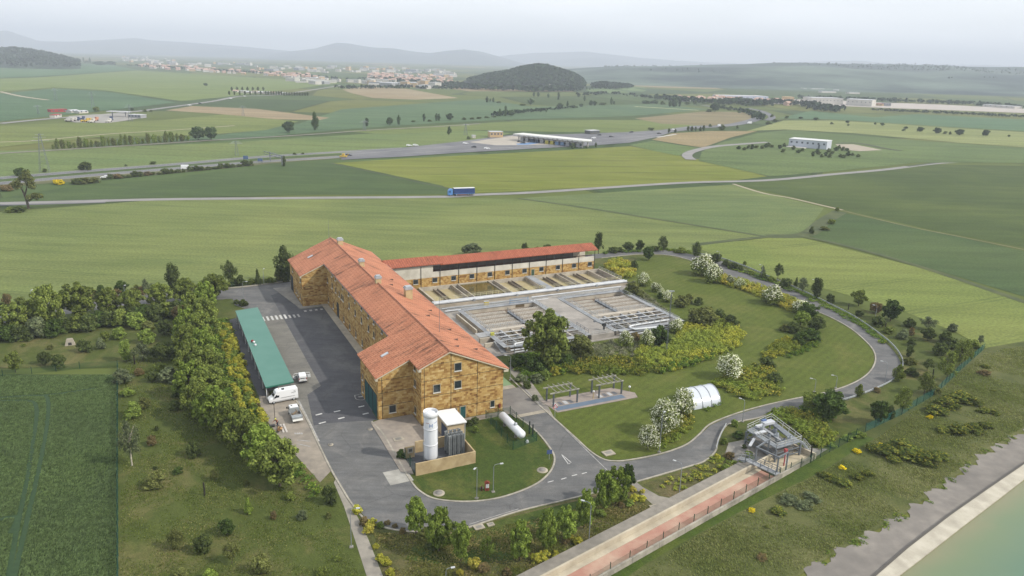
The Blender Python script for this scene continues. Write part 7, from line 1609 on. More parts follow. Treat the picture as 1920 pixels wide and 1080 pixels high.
# ------------------------------------------------------------------ tall grass on the bank, wheat, meadow
def tufts(name, label, px, n, h0, h1, m, seed, w=.3, lean=(.25, .1), patch=None, avoid=None):
    r = np.random.default_rng(seed); P = world(px); xs = [p[0] for p in P]; ys = [p[1] for p in P]; pts = []
    while len(pts) < n:
        X = r.uniform(min(xs), max(xs), 4000); Y = r.uniform(min(ys), max(ys), 4000)
        for x, y in zip(X, Y):
            if inside(P, x, y):
                if patch and (math.sin(x * patch) + math.sin(y * patch * 1.3 + 1) + .8 * math.sin((x + y) * patch * 2.1)) * .35 + r.uniform(-.6, .6) < 0: continue
                pts.append((x, y))
                if len(pts) >= n: break
    A = np.array(pts)
    if avoid:
        T = np.concatenate([np.array(smooth_line(world(q), 25)) for q in avoid]); A = A[np.array([((T - p) ** 2).sum(1).min() > .2 for p in A])]
    n = len(A); a = r.uniform(0, 6.28, n); h = r.uniform(h0, h1, n); ww = w * r.uniform(.6, 1.4, n)
    t = np.stack([np.cos(a), np.sin(a), np.zeros(n)], 1) * ww[:, None] * .5
    base = np.column_stack([A, np.full(n, .03)]); top = base + np.column_stack([lean[0] * h + r.normal(size=n) * .2 * h, lean[1] * h + r.normal(size=n) * .2 * h, h])
    Q = np.stack([base - t, base + t, top + t * .6, top - t * .6], 1)
    o = link(name, quads_mesh(name, Q, m)); o['kind'] = 'stuff'; o['label'] = label
bank_leaf = leaf_mat('bank_leaf', L_(120, 124, 76), L_(92, 100, 54), L_(140, 138, 98), L_(104, 114, 62), .5, .06)
tufts('tall_grass', 'tall rough grass on the bank above the reservoir track', [(1850, 660), (1920, 650), (1960, 720), (1920, 800), (1780, 892), (1703, 950), (1580, 1022), (1480, 1085), (1180, 1090), (1310, 1004), (1430, 942), (1540, 888), (1640, 826), (1716, 770)], 52000, .08, .26, bank_leaf, 3, .13, (-.6, .2), .25)
wl_ = leaf_mat('wheat_leaf', L_(112, 130, 84), L_(80, 98, 60), None, L_(100, 118, 78), .5, .05)
tufts('wheat', 'dense young wheat in the near left field', [(-40, 1100), (-40, 704), (60, 706), (218, 704), (220, 900), (220, 1100)], 90000, .1, .3, wl_, 4, .19, (.35, .3), None, TRACKS)
md = leaf_mat('meadow_leaf', L_(116, 124, 66), L_(88, 100, 48), L_(150, 144, 100), L_(100, 114, 54), .5, .1)
tufts('meadow_grass', 'patchy meadow grass in the garden', [(226, 1090), (226, 690), (330, 640), (390, 780), (480, 860), (600, 950), (680, 1090)], 26000, .06, .2, md, 5, .16, (.1, .1), .5)
tufts('meadow_grass', 'patchy dry grass between lower road and channel', [(700, 1000), (840, 1005), (1000, 975), (1180, 930), (1230, 955), (1000, 1066), (980, 1095), (740, 1095)], 15000, .08, .22, leaf_mat('dry_leaf', L_(146, 138, 90), L_(106, 110, 60), L_(168, 150, 112), L_(112, 120, 60), .5, .12), 6, .3, (.1, .1), .5)

bed('low weeds creeping over the edge of the gravel track', [(1470, 1082), (1580, 1026), (1700, 955), (1780, 895), (1850, 843), (1920, 803), (1925, 812), (1855, 853), (1785, 906), (1706, 968), (1585, 1038), (1480, 1092)], 1.9, .15, .5, bm5, 26, .16, 23, 'weeds', .8, 1.6)
# ================================================================== distant trees
def far(where, items, group=None, same=None): cluster(where, items, group, same)
far('in the open fields left of the motorway', [('round', 'haze', 541, 249, 223, 22), ('column', 'deep', 591, 244, 208, 13), ('round', 'haze', 370, 263, 232, 25), ('round', 'haze', 394, 263, 233, 24), ('bush', 'dark', 157, 319, 300, 26), ('bush', 'deep', 37, 330, 311, 24), ('bush', 'dark', 84, 323, 314, 10), ('bush', 'dark', 287, 308, 301, 14), ('column', 'dark', 533, 312, 291, 8), ('bush', 'dark', 236, 312, 307, 6), ('bush', 'dark', 552, 290, 285, 8), ('bush', 'dark', 568, 289, 285, 6), ('round', 'haze', 385, 161, 155, 9), ('round', 'green', 180, 210, 198, 12), ('bush', 'dark', 272, 210, 203, 9), ('bush', 'dark', 283, 210, 205, 7), ('round', 'haze', 247, 208, 200, 7)])
far('on the embankment left of the motorway', [('bush', 'gorsey', 108, 346, 335, 22), ('bush', 'dark', 142, 346, 332, 24), ('bush', 'olive', 158, 345, 331, 26), ('bush', 'olive', 174, 343, 331, 20), ('bush', 'rust', 8, 358, 345, 26), ('bush', 'olive', 25, 352, 338, 16), ('bush', 'dark', 34, 398, 384, 26), ('bush', 'green', 16, 399, 386, 24)])
far('on the embankment below the motorway bend', [('bush', ['dark', 'olive', 'rust', 'dark', 'gorsey'][i % 5], 195 + i * 11.5, 337 - i * 1.12, 337 - i * 1.12 - 5 - (i * 7 % 9), 9 + (i * 5 % 13)) for i in range(25)], 'shrubs along the motorway embankment')
far('in the plantation strip beside the railway', [('column', ['green', 'green', 'olive', 'green', 'fresh'][i % 5], 100 + i * 6.4 + (i * 7 % 5), 280 - i * .42, 280 - i * .42 - 10 - (i * 11 % 13), 6 + (i * 3 % 4)) for i in range(40)], 'slim trees of the railway plantation')
far('on the field edge beyond the railway', [('column', 'haze', 688, 237, 220, 9), ('round', 'haze', 730, 235, 217, 14), ('column', 'haze', 748, 234, 214, 7), ('column', 'haze', 795, 228, 212, 6), ('column', 'haze', 818, 227, 211, 6), ('column', 'haze', 823, 227, 212, 6), ('round', 'haze', 843, 226, 210, 14), ('airy', 'haze', 842, 256, 235, 10), ('column', 'haze', 937, 218, 203, 8), ('column', 'haze', 948, 218, 197, 7), ('round', 'haze', 958, 218, 204, 14), ('bush', 'haze', 775, 229, 225, 10), ('bush', 'haze', 805, 228, 223, 10), ('bush', 'haze', 870, 225, 219, 10), ('bush', 'haze', 885, 224, 219, 12), ('bush', 'haze', 898, 223, 218, 12), ('bush', 'haze', 912, 221, 217, 12), ('bush', 'haze', 926, 220, 216, 10)])
far('in the valley before the forest hill', [('column', 'haze', 913, 192, 180, 6), ('column', 'haze', 919, 191, 184, 4), ('column', 'haze', 925, 192, 182, 5), ('bush', 'haze', 935, 193, 189, 12), ('airy', 'haze', 995, 198, 183, 13), ('bush', 'haze', 980, 198, 194, 14), ('round', 'haze', 1050, 205, 191, 14), ('column', 'haze', 1064, 203, 188, 5), ('column', 'haze', 1047, 187, 172, 6), ('column', 'haze', 1001, 181, 172, 5), ('column', 'haze', 1009, 181, 171, 6), ('column', 'haze', 1028, 183, 174, 5), ('bush', 'haze', 1020, 207, 201, 14), ('column', 'haze', 1024, 210, 201, 4), ('bush', 'haze', 1005, 208, 203, 16), ('column', 'haze', 1096, 190, 178, 5), ('round', 'haze', 1108, 199, 186, 9), ('round', 'haze', 1115, 199, 187, 8), ('bush', 'haze', 1130, 197, 191, 16), ('column', 'haze', 1146, 196, 181, 5), ('column', 'haze', 1151, 196, 189, 4), ('round', 'haze', 1090, 201, 193, 8), ('bush', 'haze', 1075, 202, 196, 12), ('round', 'haze', 1085, 182, 177, 6), ('column', 'haze', 1256, 200, 187, 7), ('column', 'haze', 1262, 200, 183, 8), ('column', 'haze', 1266, 200, 181, 8), ('column', 'haze', 1274, 200, 183, 7), ('round', 'haze', 1341, 210, 187, 17), ('bush', 'haze', 1330, 210, 203, 14), ('bush', 'haze', 1212, 194, 187, 20), ('bush', 'haze', 1228, 194, 186, 18), ('bush', 'haze', 1242, 196, 188, 12), ('bush', 'haze', 1288, 196, 190, 12), ('bush', 'haze', 1303, 197, 186, 8)])
far('before the toll plaza', [('bush', 'dark', 1073, 278, 266, 12), ('column', 'dark', 1117, 276, 266, 4), ('bush', 'dark', 878, 261, 254, 9), ('column', 'dark', 1254, 249, 240, 6), ('column', 'dark', 1266, 249, 241, 5), ('column', 'dark', 1290, 246, 236, 6), ('column', 'dark', 1297, 246, 236, 6), ('column', 'dark', 1304, 246, 237, 5), ('column', 'dark', 1313, 246, 237, 6), ('column', 'dark', 1319, 245, 234, 6), ('bush', 'dark', 1353, 244, 231, 14), ('bush', 'dark', 1331, 238, 231, 8), ('bush', 'dark', 1217, 243, 238, 6), ('bush', 'dark', 1222, 245, 238, 10), ('bush', 'dark', 1382, 241, 234, 6), ('bush', 'dark', 1412, 222, 214, 8), ('bush', 'dark', 1405, 216, 209, 8), ('bush', 'dark', 1386, 212, 206, 8), ('bush', 'dark', 1368, 207, 200, 10), ('bush', 'dark', 1355, 203, 195, 10), ('bush', 'dark', 1440, 233, 226, 16), ('bush', 'dark', 1452, 229, 222, 14)])
far('in the pale fields at the right', [('round', 'deep', 1502, 223, 218, 9), ('round', 'deep', 1530, 226, 219, 10), ('bush', 'deep', 1559, 233, 228, 9), ('round', 'deep', 1589, 231, 225, 7), ('bush', 'deep', 1590, 236, 231, 5), ('round', 'deep', 1641, 234, 229, 5), ('round', 'deep', 1655, 236, 229, 8), ('bush', 'deep', 1694, 246, 240, 8), ('round', 'deep', 1699, 242, 236, 7), ('round', 'deep', 1726, 248, 236, 14), ('round', 'deep', 1758, 251, 237, 14), ('bush', 'deep', 1772, 251, 245, 8), ('bush', 'deep', 1781, 252, 245, 7), ('round', 'deep', 1801, 254, 240, 16), ('round', 'deep', 1849, 256, 241, 14), ('round', 'deep', 1892, 257, 252, 5), ('bush', 'deep', 1475, 222, 216, 8), ('bush', 'deep', 1447, 220, 213, 8)])
wsh = [(1385, 277), (1395, 279), (1403, 276), (1410, 277), (1418, 275), (1428, 276), (1436, 274), (1440, 272), (1447, 274), (1462, 276), (1470, 272), (1487, 278), (1497, 284), (1504, 281), (1468, 283), (1524, 290), (1535, 287), (1540, 292), (1548, 290), (1555, 293), (1560, 286), (1567, 280), (1573, 276), (1580, 280), (1588, 281), (1575, 292), (1582, 294), (1590, 290), (1598, 289), (1608, 292), (1532, 284), (1553, 283)]
far('around the white warehouse', [('bush' if i % 3 else 'column', 'deep', x, y + 3, y - 4 - (i % 4), 9) for i, (x, y) in enumerate(wsh)], 'dark shrubs around the white warehouse')
far('near the field track at the right', [('bush', 'dark', 1522, 438, 422, 10), ('bush', 'olive', 1548, 432, 424, 18), ('bush', 'green', 1560, 420, 410, 16), ('bush', 'green', 1570, 396, 387, 10)])
far('round the roadside cemetery', [('column', 'dark', 430 + i * 4.9, 178 - (i % 2) * 8 * (i < 14) + (i > 20) * 2, 170 - (i % 2) * 8 * (i < 14) + (i > 20) * 2, 4.5) for i in range(31)], 'dark cypresses round the cemetery')
far('on the distant left ridge', [('bush', 'haze', 186, 122, 113, 26), ('bush', 'haze', 205, 121, 113, 20), ('column', 'haze', 145, 116, 108, 3), ('column', 'haze', 157, 117, 107, 4), ('column', 'haze', 169, 118, 107, 4), ('bush', 'haze', 163, 118, 112, 10)])
# the smallest far shrubs: one object
_q = []
for i, (mk, P, W_, H_) in enumerate(FARB):
    me = proto('bush')['crown']; co = np.empty(len(me.vertices) * 3, np.float32); me.vertices.foreach_get('co', co)
    _q.append(co.reshape(-1, 4, 3)[::3] * np.array([W_, W_, H_]) * np.array([1, 1, 1.05]) + P)
_o = link('distant_shrubs', quads_mesh('distant_shrubs', np.concatenate(_q), LM['dark'])); _o['kind'] = 'stuff'; _o['label'] = 'small dark shrubs scattered over the distant fields'
# the crooked pine by the left road
Pp = G(54, 391); hp = height(Pp, 322); pt = thing('pine_tree', 'tall crooked pine with bare forked trunk beside the left country road', 'tree', Pp)
b = MB(); b.tube([(0, 0, 0), (-.3, 0, hp * .18), (-.9, 0, hp * .36), (-1.6, 0, hp * .5), (-2.6, .2, hp * .66)], [.55, .5, .42, .32, .14], 8); b.tube([(-.9, 0, hp * .36), (.3, 0, hp * .52), (1.0, 0, hp * .7), (1.5, 0, hp * .85)], [.36, .3, .22, .1], 7); b.tube([(-.4, 0, hp * .2), (1.6, 0, hp * .26), (3.6, 0, hp * .32)], [.3, .2, .08], 6); b.build('trunk', bark, pt)
r_ = np.random.default_rng(5); cen = [(x * 1.0, r_.normal() * .8, hp * z) for x, z in ((-3.6, .66), (-2.6, .74), (-1.4, .82), (0, .86), (1.2, .9), (2.2, .84), (3.2, .74), (-2.0, .62), (1.2, .72), (.2, .96), (1.8, .64), (3.6, .62), (-3.0, .58), (2.4, .34), (3.8, .36), (5.0, .38), (4.4, .32), (1.4, .31), (6.0, .37))]
link('crown', quads_mesh('crown', cloud(r_, cen, [1.5 * r_.uniform(.8, 1.2) for _ in cen], 110, .55, .4, .7), LM['olive']), pt)
# forest on the conical hill: too many trees to count
hillo = [o for o in COL.objects if o.name.startswith('hill')][-1]
def wood(ho, n, name, label, hmin, hmax, seed, m, ymax=1e9, zmin=4, prob=None):
    r = np.random.default_rng(seed); me = ho.data; Q = []
    co = np.array([v.co[:] for v in me.vertices]); F = [p.vertices[:] for p in me.polygons]
    w_ = np.array([co[list(f)][:, 2].mean() > zmin for f in F], float); ar = np.array([p.area for p in me.polygons]); pr = w_ * ar; pr /= pr.sum()
    pick = r.choice(len(F), n, p=pr)
    for f in pick:
        q = co[list(F[f])]; a, b2 = r.random(2); p = (q[0] * (1 - a) + q[1] * a) * (1 - b2) + (q[3] * (1 - a) + q[2] * a) * b2
        if prob and not prob(p, r): continue
        h = r.uniform(hmin, hmax); k_ = 6; d = unit(r.normal(size=(k_, 3))); d[:, 2] = abs(d[:, 2]) * .8
        P = p + d * np.array([.32, .32, .5]) * h + np.array([0, 0, h * .35]); Q.append(leaf_quads(P, unit(d + .3 * r.normal(size=(k_, 3))), h * .42, r))
    o = link(name, quads_mesh(name, np.concatenate(Q), m)); o['kind'] = 'stuff'; o['label'] = label; return o
wm = leaf_mat('leaf_wood', L_(52, 66, 40), L_(26, 38, 22), None, None, .15)
wood(hillo, 5200, 'woodland', 'dense dark wood covering the conical hill', 7, 13, 1, wm)
hl = [o for o in COL.objects if o.name.startswith('hill')]
wood(hl[2], 2600, 'woodland', 'dark wood on the low rise at the far left', 9, 16, 2, wm)
wood(hl[1], 700, 'woodland', 'copse on the green knoll right of the forest hill', 6, 11, 3, wm, prob=lambda p, r: p[0] < 330)
wood(hl[0], 4500, 'woodland', 'patchy woods on the long plateau slope', 6, 12, 4, wm, zmin=40, prob=lambda p, r: math.sin(p[0] * .004) + math.sin(p[1] * .006 + p[0] * .002) + (p[2] - 110) * .01 > r.uniform(-.2, 1.2) and p[1] < 4150)
rk = MB(); P0 = G(1030, 163)
for i in range(9):
    p = AT(1020 + i * 3.8, 164 - 3 * math.sin(i * .5) - i * .7, 2035 + i * 9); rk.cbox((p[0], p[1], p[2] - 2), (8, 40, 9 + (i * 5) % 7), .2 * math.sin(i))
o = rk.build('rock_face', mat('rock_pale', C(196, 192, 176), C(160, 158, 142), .1)); tag(o, 'pale bare rock face at the foot of the forest hill', 'rock face', None, 'structure')
# hedges and riverside woods on the plain
def hedge(px, n, label, h0=4, h1=9, seed=1, wdt=18):
    r = np.random.default_rng(seed); L = world(px); Q = []
    seg = [np.linalg.norm(np.array(b) - np.array(a)) for a, b in zip(L[:-1], L[1:])]; tot = sum(seg)
    for _ in range(n):
        s = r.uniform(0, tot); i = 0
        while s > seg[i]: s -= seg[i]; i += 1
        p = np.array(L[i]) + (np.array(L[i + 1]) - np.array(L[i])) * s / seg[i] + r.normal(size=2) * wdt * .4; h = r.uniform(h0, h1); k_ = 7; d = unit(r.normal(size=(k_, 3))); d[:, 2] = abs(d[:, 2])
        P = np.array([p[0], p[1], 0]) + d * np.array([.4, .4, .5]) * h + np.array([0, 0, h * .35]); Q.append(leaf_quads(P, unit(d + .3 * r.normal(size=(k_, 3))), h * .45, r))
    o = link('hedgerow', quads_mesh('hedgerow', np.concatenate(Q), wm)); o['kind'] = 'stuff'; o['label'] = label
hedge([(640, 167), (760, 166), (860, 168)], 120, 'far hedgerow at the edge of the town', 5, 10, 1)
hedge([(840, 163), (900, 168), (1000, 172), (1080, 170)], 420, 'riverside wood at the foot of the forest hill', 8, 16, 2, 40)
hedge([(1085, 180), (1140, 176), (1200, 182), (1260, 190)], 120, 'field hedge below the knoll', 4, 8, 3)
hedge([(1240, 186), (1300, 192), (1350, 196), (1400, 192)], 220, 'trees before the village at the airfield', 6, 12, 4, 30)
hedge([(1400, 200), (1450, 194), (1500, 198), (1545, 205), (1560, 212)], 220, 'tree belt before the airfield terminal', 6, 12, 5, 30)
hedge([(1500, 186), (1640, 190), (1800, 196), (1930, 204)], 260, 'trees beyond the airfield apron', 6, 11, 6, 30)
hedge([(1005, 209), (960, 213), (925, 218), (1040, 206), (1080, 203)], 120, 'ditch hedge crossing the middle fields', 3, 6, 7, 8)
hedge([(1340, 202), (1390, 209), (1420, 217), (1424, 226)], 120, 'motorway hedge on the right bend', 3, 7, 8, 10)
hedge([(700, 150), (800, 158), (870, 165)], 260, 'trees among the town houses', 7, 13, 9, 60)
hedge([(250, 124), (400, 133), (560, 143), (640, 150)], 300, 'trees among the village houses', 6, 11, 10, 40)
hedge([(1640, 208), (1760, 213), (1930, 221)], 220, 'dark grassy bank below the airfield', 3, 6, 11, 16)
# ================================================================== distant buildings and roadworks
wall_w = mat('house_white', C(226, 222, 214), C(206, 202, 194), .05); roof_r = mat('house_roof', C(204, 174, 158), C(192, 158, 142), .05); roof_g = mat('roof_light', C(206, 208, 212)); win_m = mat('far_window', C(92, 100, 112)); tan_w = mat('house_tan', C(220, 190, 146), C(206, 176, 134), .05); red_w = mat('shed_red', C(176, 66, 62)); grey_w = mat('house_grey', C(168, 170, 174))
def block(name, label, cat, p0, p1, yt, dep, wm_, rm_, win=0, group=None, gable=False, rows=1):
    A_ = G(*p0); B_ = G(*p1); d = (B_ - A_)[:2]; L = float(np.linalg.norm(d)); ang = math.atan2(d[1], d[0]); h = max(2.5, height(A_, yt))
    t = thing(name, label, cat, (A_[0], A_[1], 0), ang, group)
    if gable:
        MB().box(0, L, 0, dep, 0, h * .68).build('wall', wm_, t); m_ = MB(); m_.add([(-.3, -.4, h * .68), (L + .3, -.4, h * .68), (L + .3, dep + .4, h * .68), (-.3, dep + .4, h * .68), (-.3, dep / 2, h), (L + .3, dep / 2, h)], [(0, 1, 5, 4), (2, 3, 4, 5), (0, 4, 3), (1, 2, 5), (0, 3, 2, 1)]); m_.build('roof', rm_, t)
    else:
        MB().box(0, L, 0, dep, 0, h - .3).build('wall', wm_, t); MB().box(-.3, L + .3, -.3, dep + .3, h - .299, h).build('roof', rm_, t)
    for r__ in range(rows):
        for i in range(win):
            x = L * (i + .5) / win; z = h * (.62 if rows == 1 else (.25 + .5 * r__)); MB().box(x - min(.8, L / win * .3), x + min(.8, L / win * .3), -.12, .2, z - .75, z + .75).build('window', win_m, t)
    return t, L, h
t, L, h = block('warehouse', 'long white warehouse with seven dark windows standing alone in the fields', 'warehouse', (1478, 275), (1549, 281), 259.5, 17, mat('warehouse_wall', C(212, 218, 230), C(204, 210, 222), .1), mat('warehouse_roof', C(226, 228, 228)), 7)
MB().box(L * .78, L * .83, -.2, .3, 0, 4).build('door', mat('far_door', C(110, 120, 130)), t); MB().box(0, L * .5, -7, -.5, 0, .8).build('loading_ledge', wall_w, t)
# toll station
A_ = G(962, 264); B_ = G(1092, 278); d = (B_ - A_)[:2]; L = float(np.linalg.norm(d)); ang = math.atan2(d[1], d[0]); hh = height(G(1092, 278), 266)
ts = thing('toll_canopy', 'long white toll canopy on columns across the motorway plaza', 'canopy', A_, ang)
MB().add([(0, 0, hh), (L, 0, hh), (L + 6, 4, hh), (L, 14, hh), (0, 14, hh), (0, 0, hh + 1), (L, 0, hh + 1), (L + 6, 4, hh + 1), (L, 14, hh + 1), (0, 14, hh + 1)], [(0, 4, 3, 2, 1), (5, 6, 7, 8, 9), (0, 1, 6, 5), (1, 2, 7, 6), (2, 3, 8, 7), (3, 4, 9, 8), (4, 0, 5, 9)]).build('roof', mat('canopy_white', C(232, 232, 228, 1.35)), ts)
for i in range(14): 
    for y in (3, 11): MB().box(4 + i * (L - 6) / 13 - .4, 4 + i * (L - 6) / 13 + .4, y - .4, y + .4, 0, hh).build('column', wall_w, ts)
bc = [grey_w, grey_w, mat('booth_dark', C(84, 92, 104)), mat('booth_dark', C(84, 92, 104)), grey_w, mat('booth_yellow', C(206, 196, 88)), mat('booth_yellow', C(206, 196, 88)), mat('booth_blue', C(120, 150, 186)), mat('booth_blue', C(120, 150, 186)), grey_w, mat('booth_dark', C(84, 92, 104)), grey_w]
bn_ = ['grey', 'grey', 'dark', 'dark', 'grey', 'yellow', 'yellow', 'blue', 'blue', 'grey', 'dark', 'grey']
cb_ = {}
for i in range(12):
    x = 8 + i * (L - 14) / 11; ca, sa = math.cos(ang), math.sin(ang); n_ = bn_[i]; q = cb_.get(n_, 0); cb_[n_] = q + 1
    b = thing('toll_booth', f'{nth(q)} {n_} toll booth from the left under the white canopy', 'toll booth', (A_[0] + ca * x - sa * 5, A_[1] + sa * x + ca * 5, 0), ang, 'toll booths')
    MB().box(-1.6, 1.6, -3, 3, 0, 3.2).build('cabin', bc[i], b); MB().box(-1.62, 1.62, -2, 2, 1.4, 2.5).build('window', win_m, b); MB().box(-2, 2, -3.4, 3.4, 3.21, 3.5).build('roof', wall_w, b)
block('toll_office', 'small flat-roofed toll office with white roof left of the canopy', 'office', (919, 258), (943, 258), 247, 9, tan_w, roof_g, 4)
block('toll_hut', 'tiny white hut beside the toll plaza entrance', 'hut', (886, 259), (892, 259), 254.5, 4, wall_w, roof_g)
block('service_building', 'dark low building with white roof right of the toll canopy', 'building', (1107, 252), (1124, 251), 245, 8, mat('service_dark', C(100, 102, 96)), roof_g, 3)
# petrol station and depot at the left
block('long_shed', 'long low shed with red front at the left roadside depot', 'shed', (96, 211), (126, 210), 205.5, 9, red_w, red_w, 3)
block('depot_house', 'left small white gabled house behind the roadside depot', 'house', (134, 212), (149, 211), 206, 8, wall_w, roof_g, 2, None, True)
block('depot_house', 'right small white gabled house behind the roadside depot', 'house', (149, 213), (166, 212), 207.5, 9, wall_w, roof_g, 2, None, True)
block('kiosk', 'white kiosk with red stripes left of the depot yard', 'kiosk', (103, 221), (116, 219), 215.5, 5, wall_w, red_w, 2)
block('depot_office', 'grey flat building at the right end of the roadside depot', 'office', (240, 221), (264, 222), 214.5, 10, grey_w, roof_g, 4)
t = thing('fuel_canopy', 'flat white fuel canopy at the roadside depot', 'canopy', G(200, 219)); MB().box(0, 22, 0, 9, 5, 5.8).build('roof', roof_g, t)
for x in (4, 18): MB().box(x - .4, x + .4, 4, 4.8, 0, 5).build('column', grey_w, t)
mc_ = [('white', wall_w), ('white', wall_w), ('blue', mat('machine_blue', C(74, 88, 120))), ('blue', MATS['machine_blue']), ('yellow', mat('machine_yellow', C(214, 182, 74))), ('yellow', MATS['machine_yellow']), ('orange', mat('machine_orange', C(206, 150, 120))), ('white', wall_w), ('white', wall_w), ('blue', MATS['machine_blue'])]
cm = {}
for i, (n_, m_) in enumerate(mc_):
    x = (131, 137, 142, 152, 160, 166, 178, 172, 204, 208)[i]; y = (228, 227.5, 226.5, 225.5, 229, 229, 227, 230, 229.5, 226)[i]; q = cm.get(n_, 0); cm[n_] = q + 1
    t = thing('parked_machine', f'{nth(q)} {n_} machine from the left in the depot yard', 'machine', G(x, y), .2 * i, 'machines parked in the depot yard')
    MB().box(-4, 3, -1.4, 1.4, .8, 2.2).build('load_bed', m_, t); MB().box(1.2, 3.6, -1.3, 1.3, 2.21, 3.8).build('cab', m_, t)
    for wx in (-2.6, 2.2):
        for wy in (-1.3, 1.3): MB().lathe([(0, -.25), (.75, -.25), (.75, .25), (0, .25)], (wx, wy, .75), 10, 'Y').build('wheel', black_m, t)
# cemetery and farm buildings
cmy = [(436, 173), (448, 174), (460, 175), (472, 175), (483, 175.5), (494, 176), (505, 176.5), (516, 177), (527, 177.5)]
for i, (x, y) in enumerate(cmy): block('cemetery_building', f'{nth(i)} low white building from the left among the roadside cypresses', 'building', (x, y), (x + 9, y + .3), y - 4.5, 10, wall_w, roof_r if i % 3 == 0 else roof_g, 0, 'white buildings among the cypresses', i % 2 == 0)
# houses: meshes shared by all copies
def house_mesh(name, w, d, h, rh, wm_, rm_, flat=False):
    b = MB(); b.box(-w / 2, w / 2, -d / 2, d / 2, 0, h); b.cur = 1
    if flat: b.box(-w / 2 - .2, w / 2 + .2, -d / 2 - .2, d / 2 + .2, h + .005, h + .5)
    else: b.add([(-w / 2 - .4, -d / 2 - .5, h + .01), (w / 2 + .4, -d / 2 - .5, h + .01), (w / 2 + .4, d / 2 + .5, h + .01), (-w / 2 - .4, d / 2 + .5, h + .01), (-w / 2 - .4, 0, h + rh), (w / 2 + .4, 0, h + rh)], [(0, 1, 5, 4), (2, 3, 4, 5), (0, 4, 3), (1, 2, 5), (0, 3, 2, 1)])
    b.cur = 2
    for i in range(max(1, int(w / 4))): x = -w / 2 + (i + .5) * w / max(1, int(w / 4)); b.box(x - .7, x + .7, -d / 2 - .08, -d / 2 + .1, h * .5, h * .5 + 1.4)
    return b.mesh(name, [wm_, rm_, win_m])
HM = [house_mesh('house', 13, 10, 6, 3, wall_w, roof_r), house_mesh('house', 16, 11, 5.5, 3, tan_w, roof_r), house_mesh('house', 11, 10, 7, 3, wall_w, roof_r), house_mesh('house', 12, 11, 6.5, 3.2, mat('house_rose', C(214, 178, 160)), roof_r)]
FM = [house_mesh('block', 34, 18, 8, 0, wall_w, roof_g, True), house_mesh('block', 24, 14, 13, 0, tan_w, roof_g, True), house_mesh('block', 46, 24, 8, 0, grey_w, roof_g, True), house_mesh('block', 30, 14, 12, 0, wall_w, roof_g, True), house_mesh('block', 40, 16, 7, 0, wall_w, roof_g, True)]
def scatter(meshes, name, label, cat, group, px, n, spread, seed, smin=.8, smax=1.2):
    r = np.random.default_rng(seed); L = px
    for i in range(n):
        t = r.uniform(0, len(L) - 1.001); k_ = int(t); f = t - k_; x = L[k_][0] * (1 - f) + L[k_ + 1][0] * f; y = L[k_][1] * (1 - f) + L[k_ + 1][1] * f + r.uniform(-1, 1) * spread
        P = G(x, y); o = link(name, meshes[r.integers(len(meshes))], None, P, r.normal() * .5 + (.3 if i % 2 else -.4)); s = r.uniform(smin, smax); o.scale = (s, s, s * r.uniform(.9, 1.2)); tag(o, label, cat, group)
scatter(HM, 'house', 'small pale house with red roof in the village strip at the upper left', 'house', 'houses of the left village', [(262, 124), (330, 129), (400, 133), (470, 138), (540, 143), (600, 147)], 95, 3.2, 1, .8, 1.15)
scatter(HM, 'house', 'small red-roofed house in the distant town left of the forest hill', 'house', 'houses of the distant town', [(690, 146), (740, 148), (790, 150), (850, 155)], 80, 7, 2, .8, 1.2)
scatter(FM, 'industrial_hall', 'pale flat-roofed hall in the industrial belt of the distant town', 'industrial hall', 'halls of the industrial belt', [(540, 150), (600, 154), (660, 156), (720, 158), (790, 160), (800, 163)], 46, 5, 3, .5, 1.0)
scatter(FM, 'industrial_hall', 'hazy pale hall or apartment block in the farthest part of the town', 'building', 'buildings of the farthest town', [(230, 112), (330, 117), (440, 124), (560, 130), (680, 133), (800, 137), (850, 142)], 130, 6, 4, .5, 1.2)
scatter(HM, 'house', 'small house of the village beside the airfield', 'house', 'houses of the airfield village', [(1272, 187), (1310, 188), (1340, 190), (1400, 186), (1440, 190), (1480, 196)], 46, 3, 5, .6, .9)
block('silo_works', 'pale silo works at the right edge of the distant town', 'silo works', (803, 165), (816, 166), 153.5, 18, wall_w, roof_g, 3, None, False, 2)
block('long_hall', 'long pale hall at the edge of the distant industrial belt', 'hall', (572, 153), (614, 154), 145.5, 30, wall_w, roof_g, 6)
block('terminal', 'orange cube building left of the airfield terminal', 'building', (1471, 192), (1488, 192.5), 181.5, 22, tan_w, tan_w, 3)
block('terminal', 'long white airfield terminal with glazed front', 'terminal', (1520, 195), (1580, 196.5), 183, 40, wall_w, roof_g, 9)
block('terminal', 'white hangar right of the airfield terminal', 'hangar', (1586, 197.5), (1634, 200), 185.5, 40, wall_w, roof_g, 6)
block('terminal', 'low pale blue hall at the left end of the airfield', 'hall', (1352, 186), (1440, 187.5), 179, 40, mat('hall_blue', C(196, 204, 222)), roof_g, 8)
block('apron_hut', 'small tan hut on the airfield apron right of the hangar', 'hut', (1642, 198), (1654, 199), 193.5, 12, tan_w, red_w, 2)
block('apron_hut', 'grey service building on the airfield apron', 'building', (1656, 199), (1670, 199.5), 193, 14, grey_w, grey_w, 3)
block('long_hall', 'long white hall far right beyond the airfield apron', 'hall', (1842, 200), (1902, 204), 195.5, 26, wall_w, roof_g, 6)
for i, (x0, x1, y) in enumerate(((1500, 1507, 168), (1522, 1546, 169), (1562, 1572, 170.5), (1541, 1568, 174), (1592, 1612, 176))): block('farm_building', f'{nth(i)} pale farm building from the left on the plateau slope', 'farm building', (x0, y), (x1, y + .4), y - 3.0, 16, wall_w, roof_g, 0, 'farm buildings on the slope')
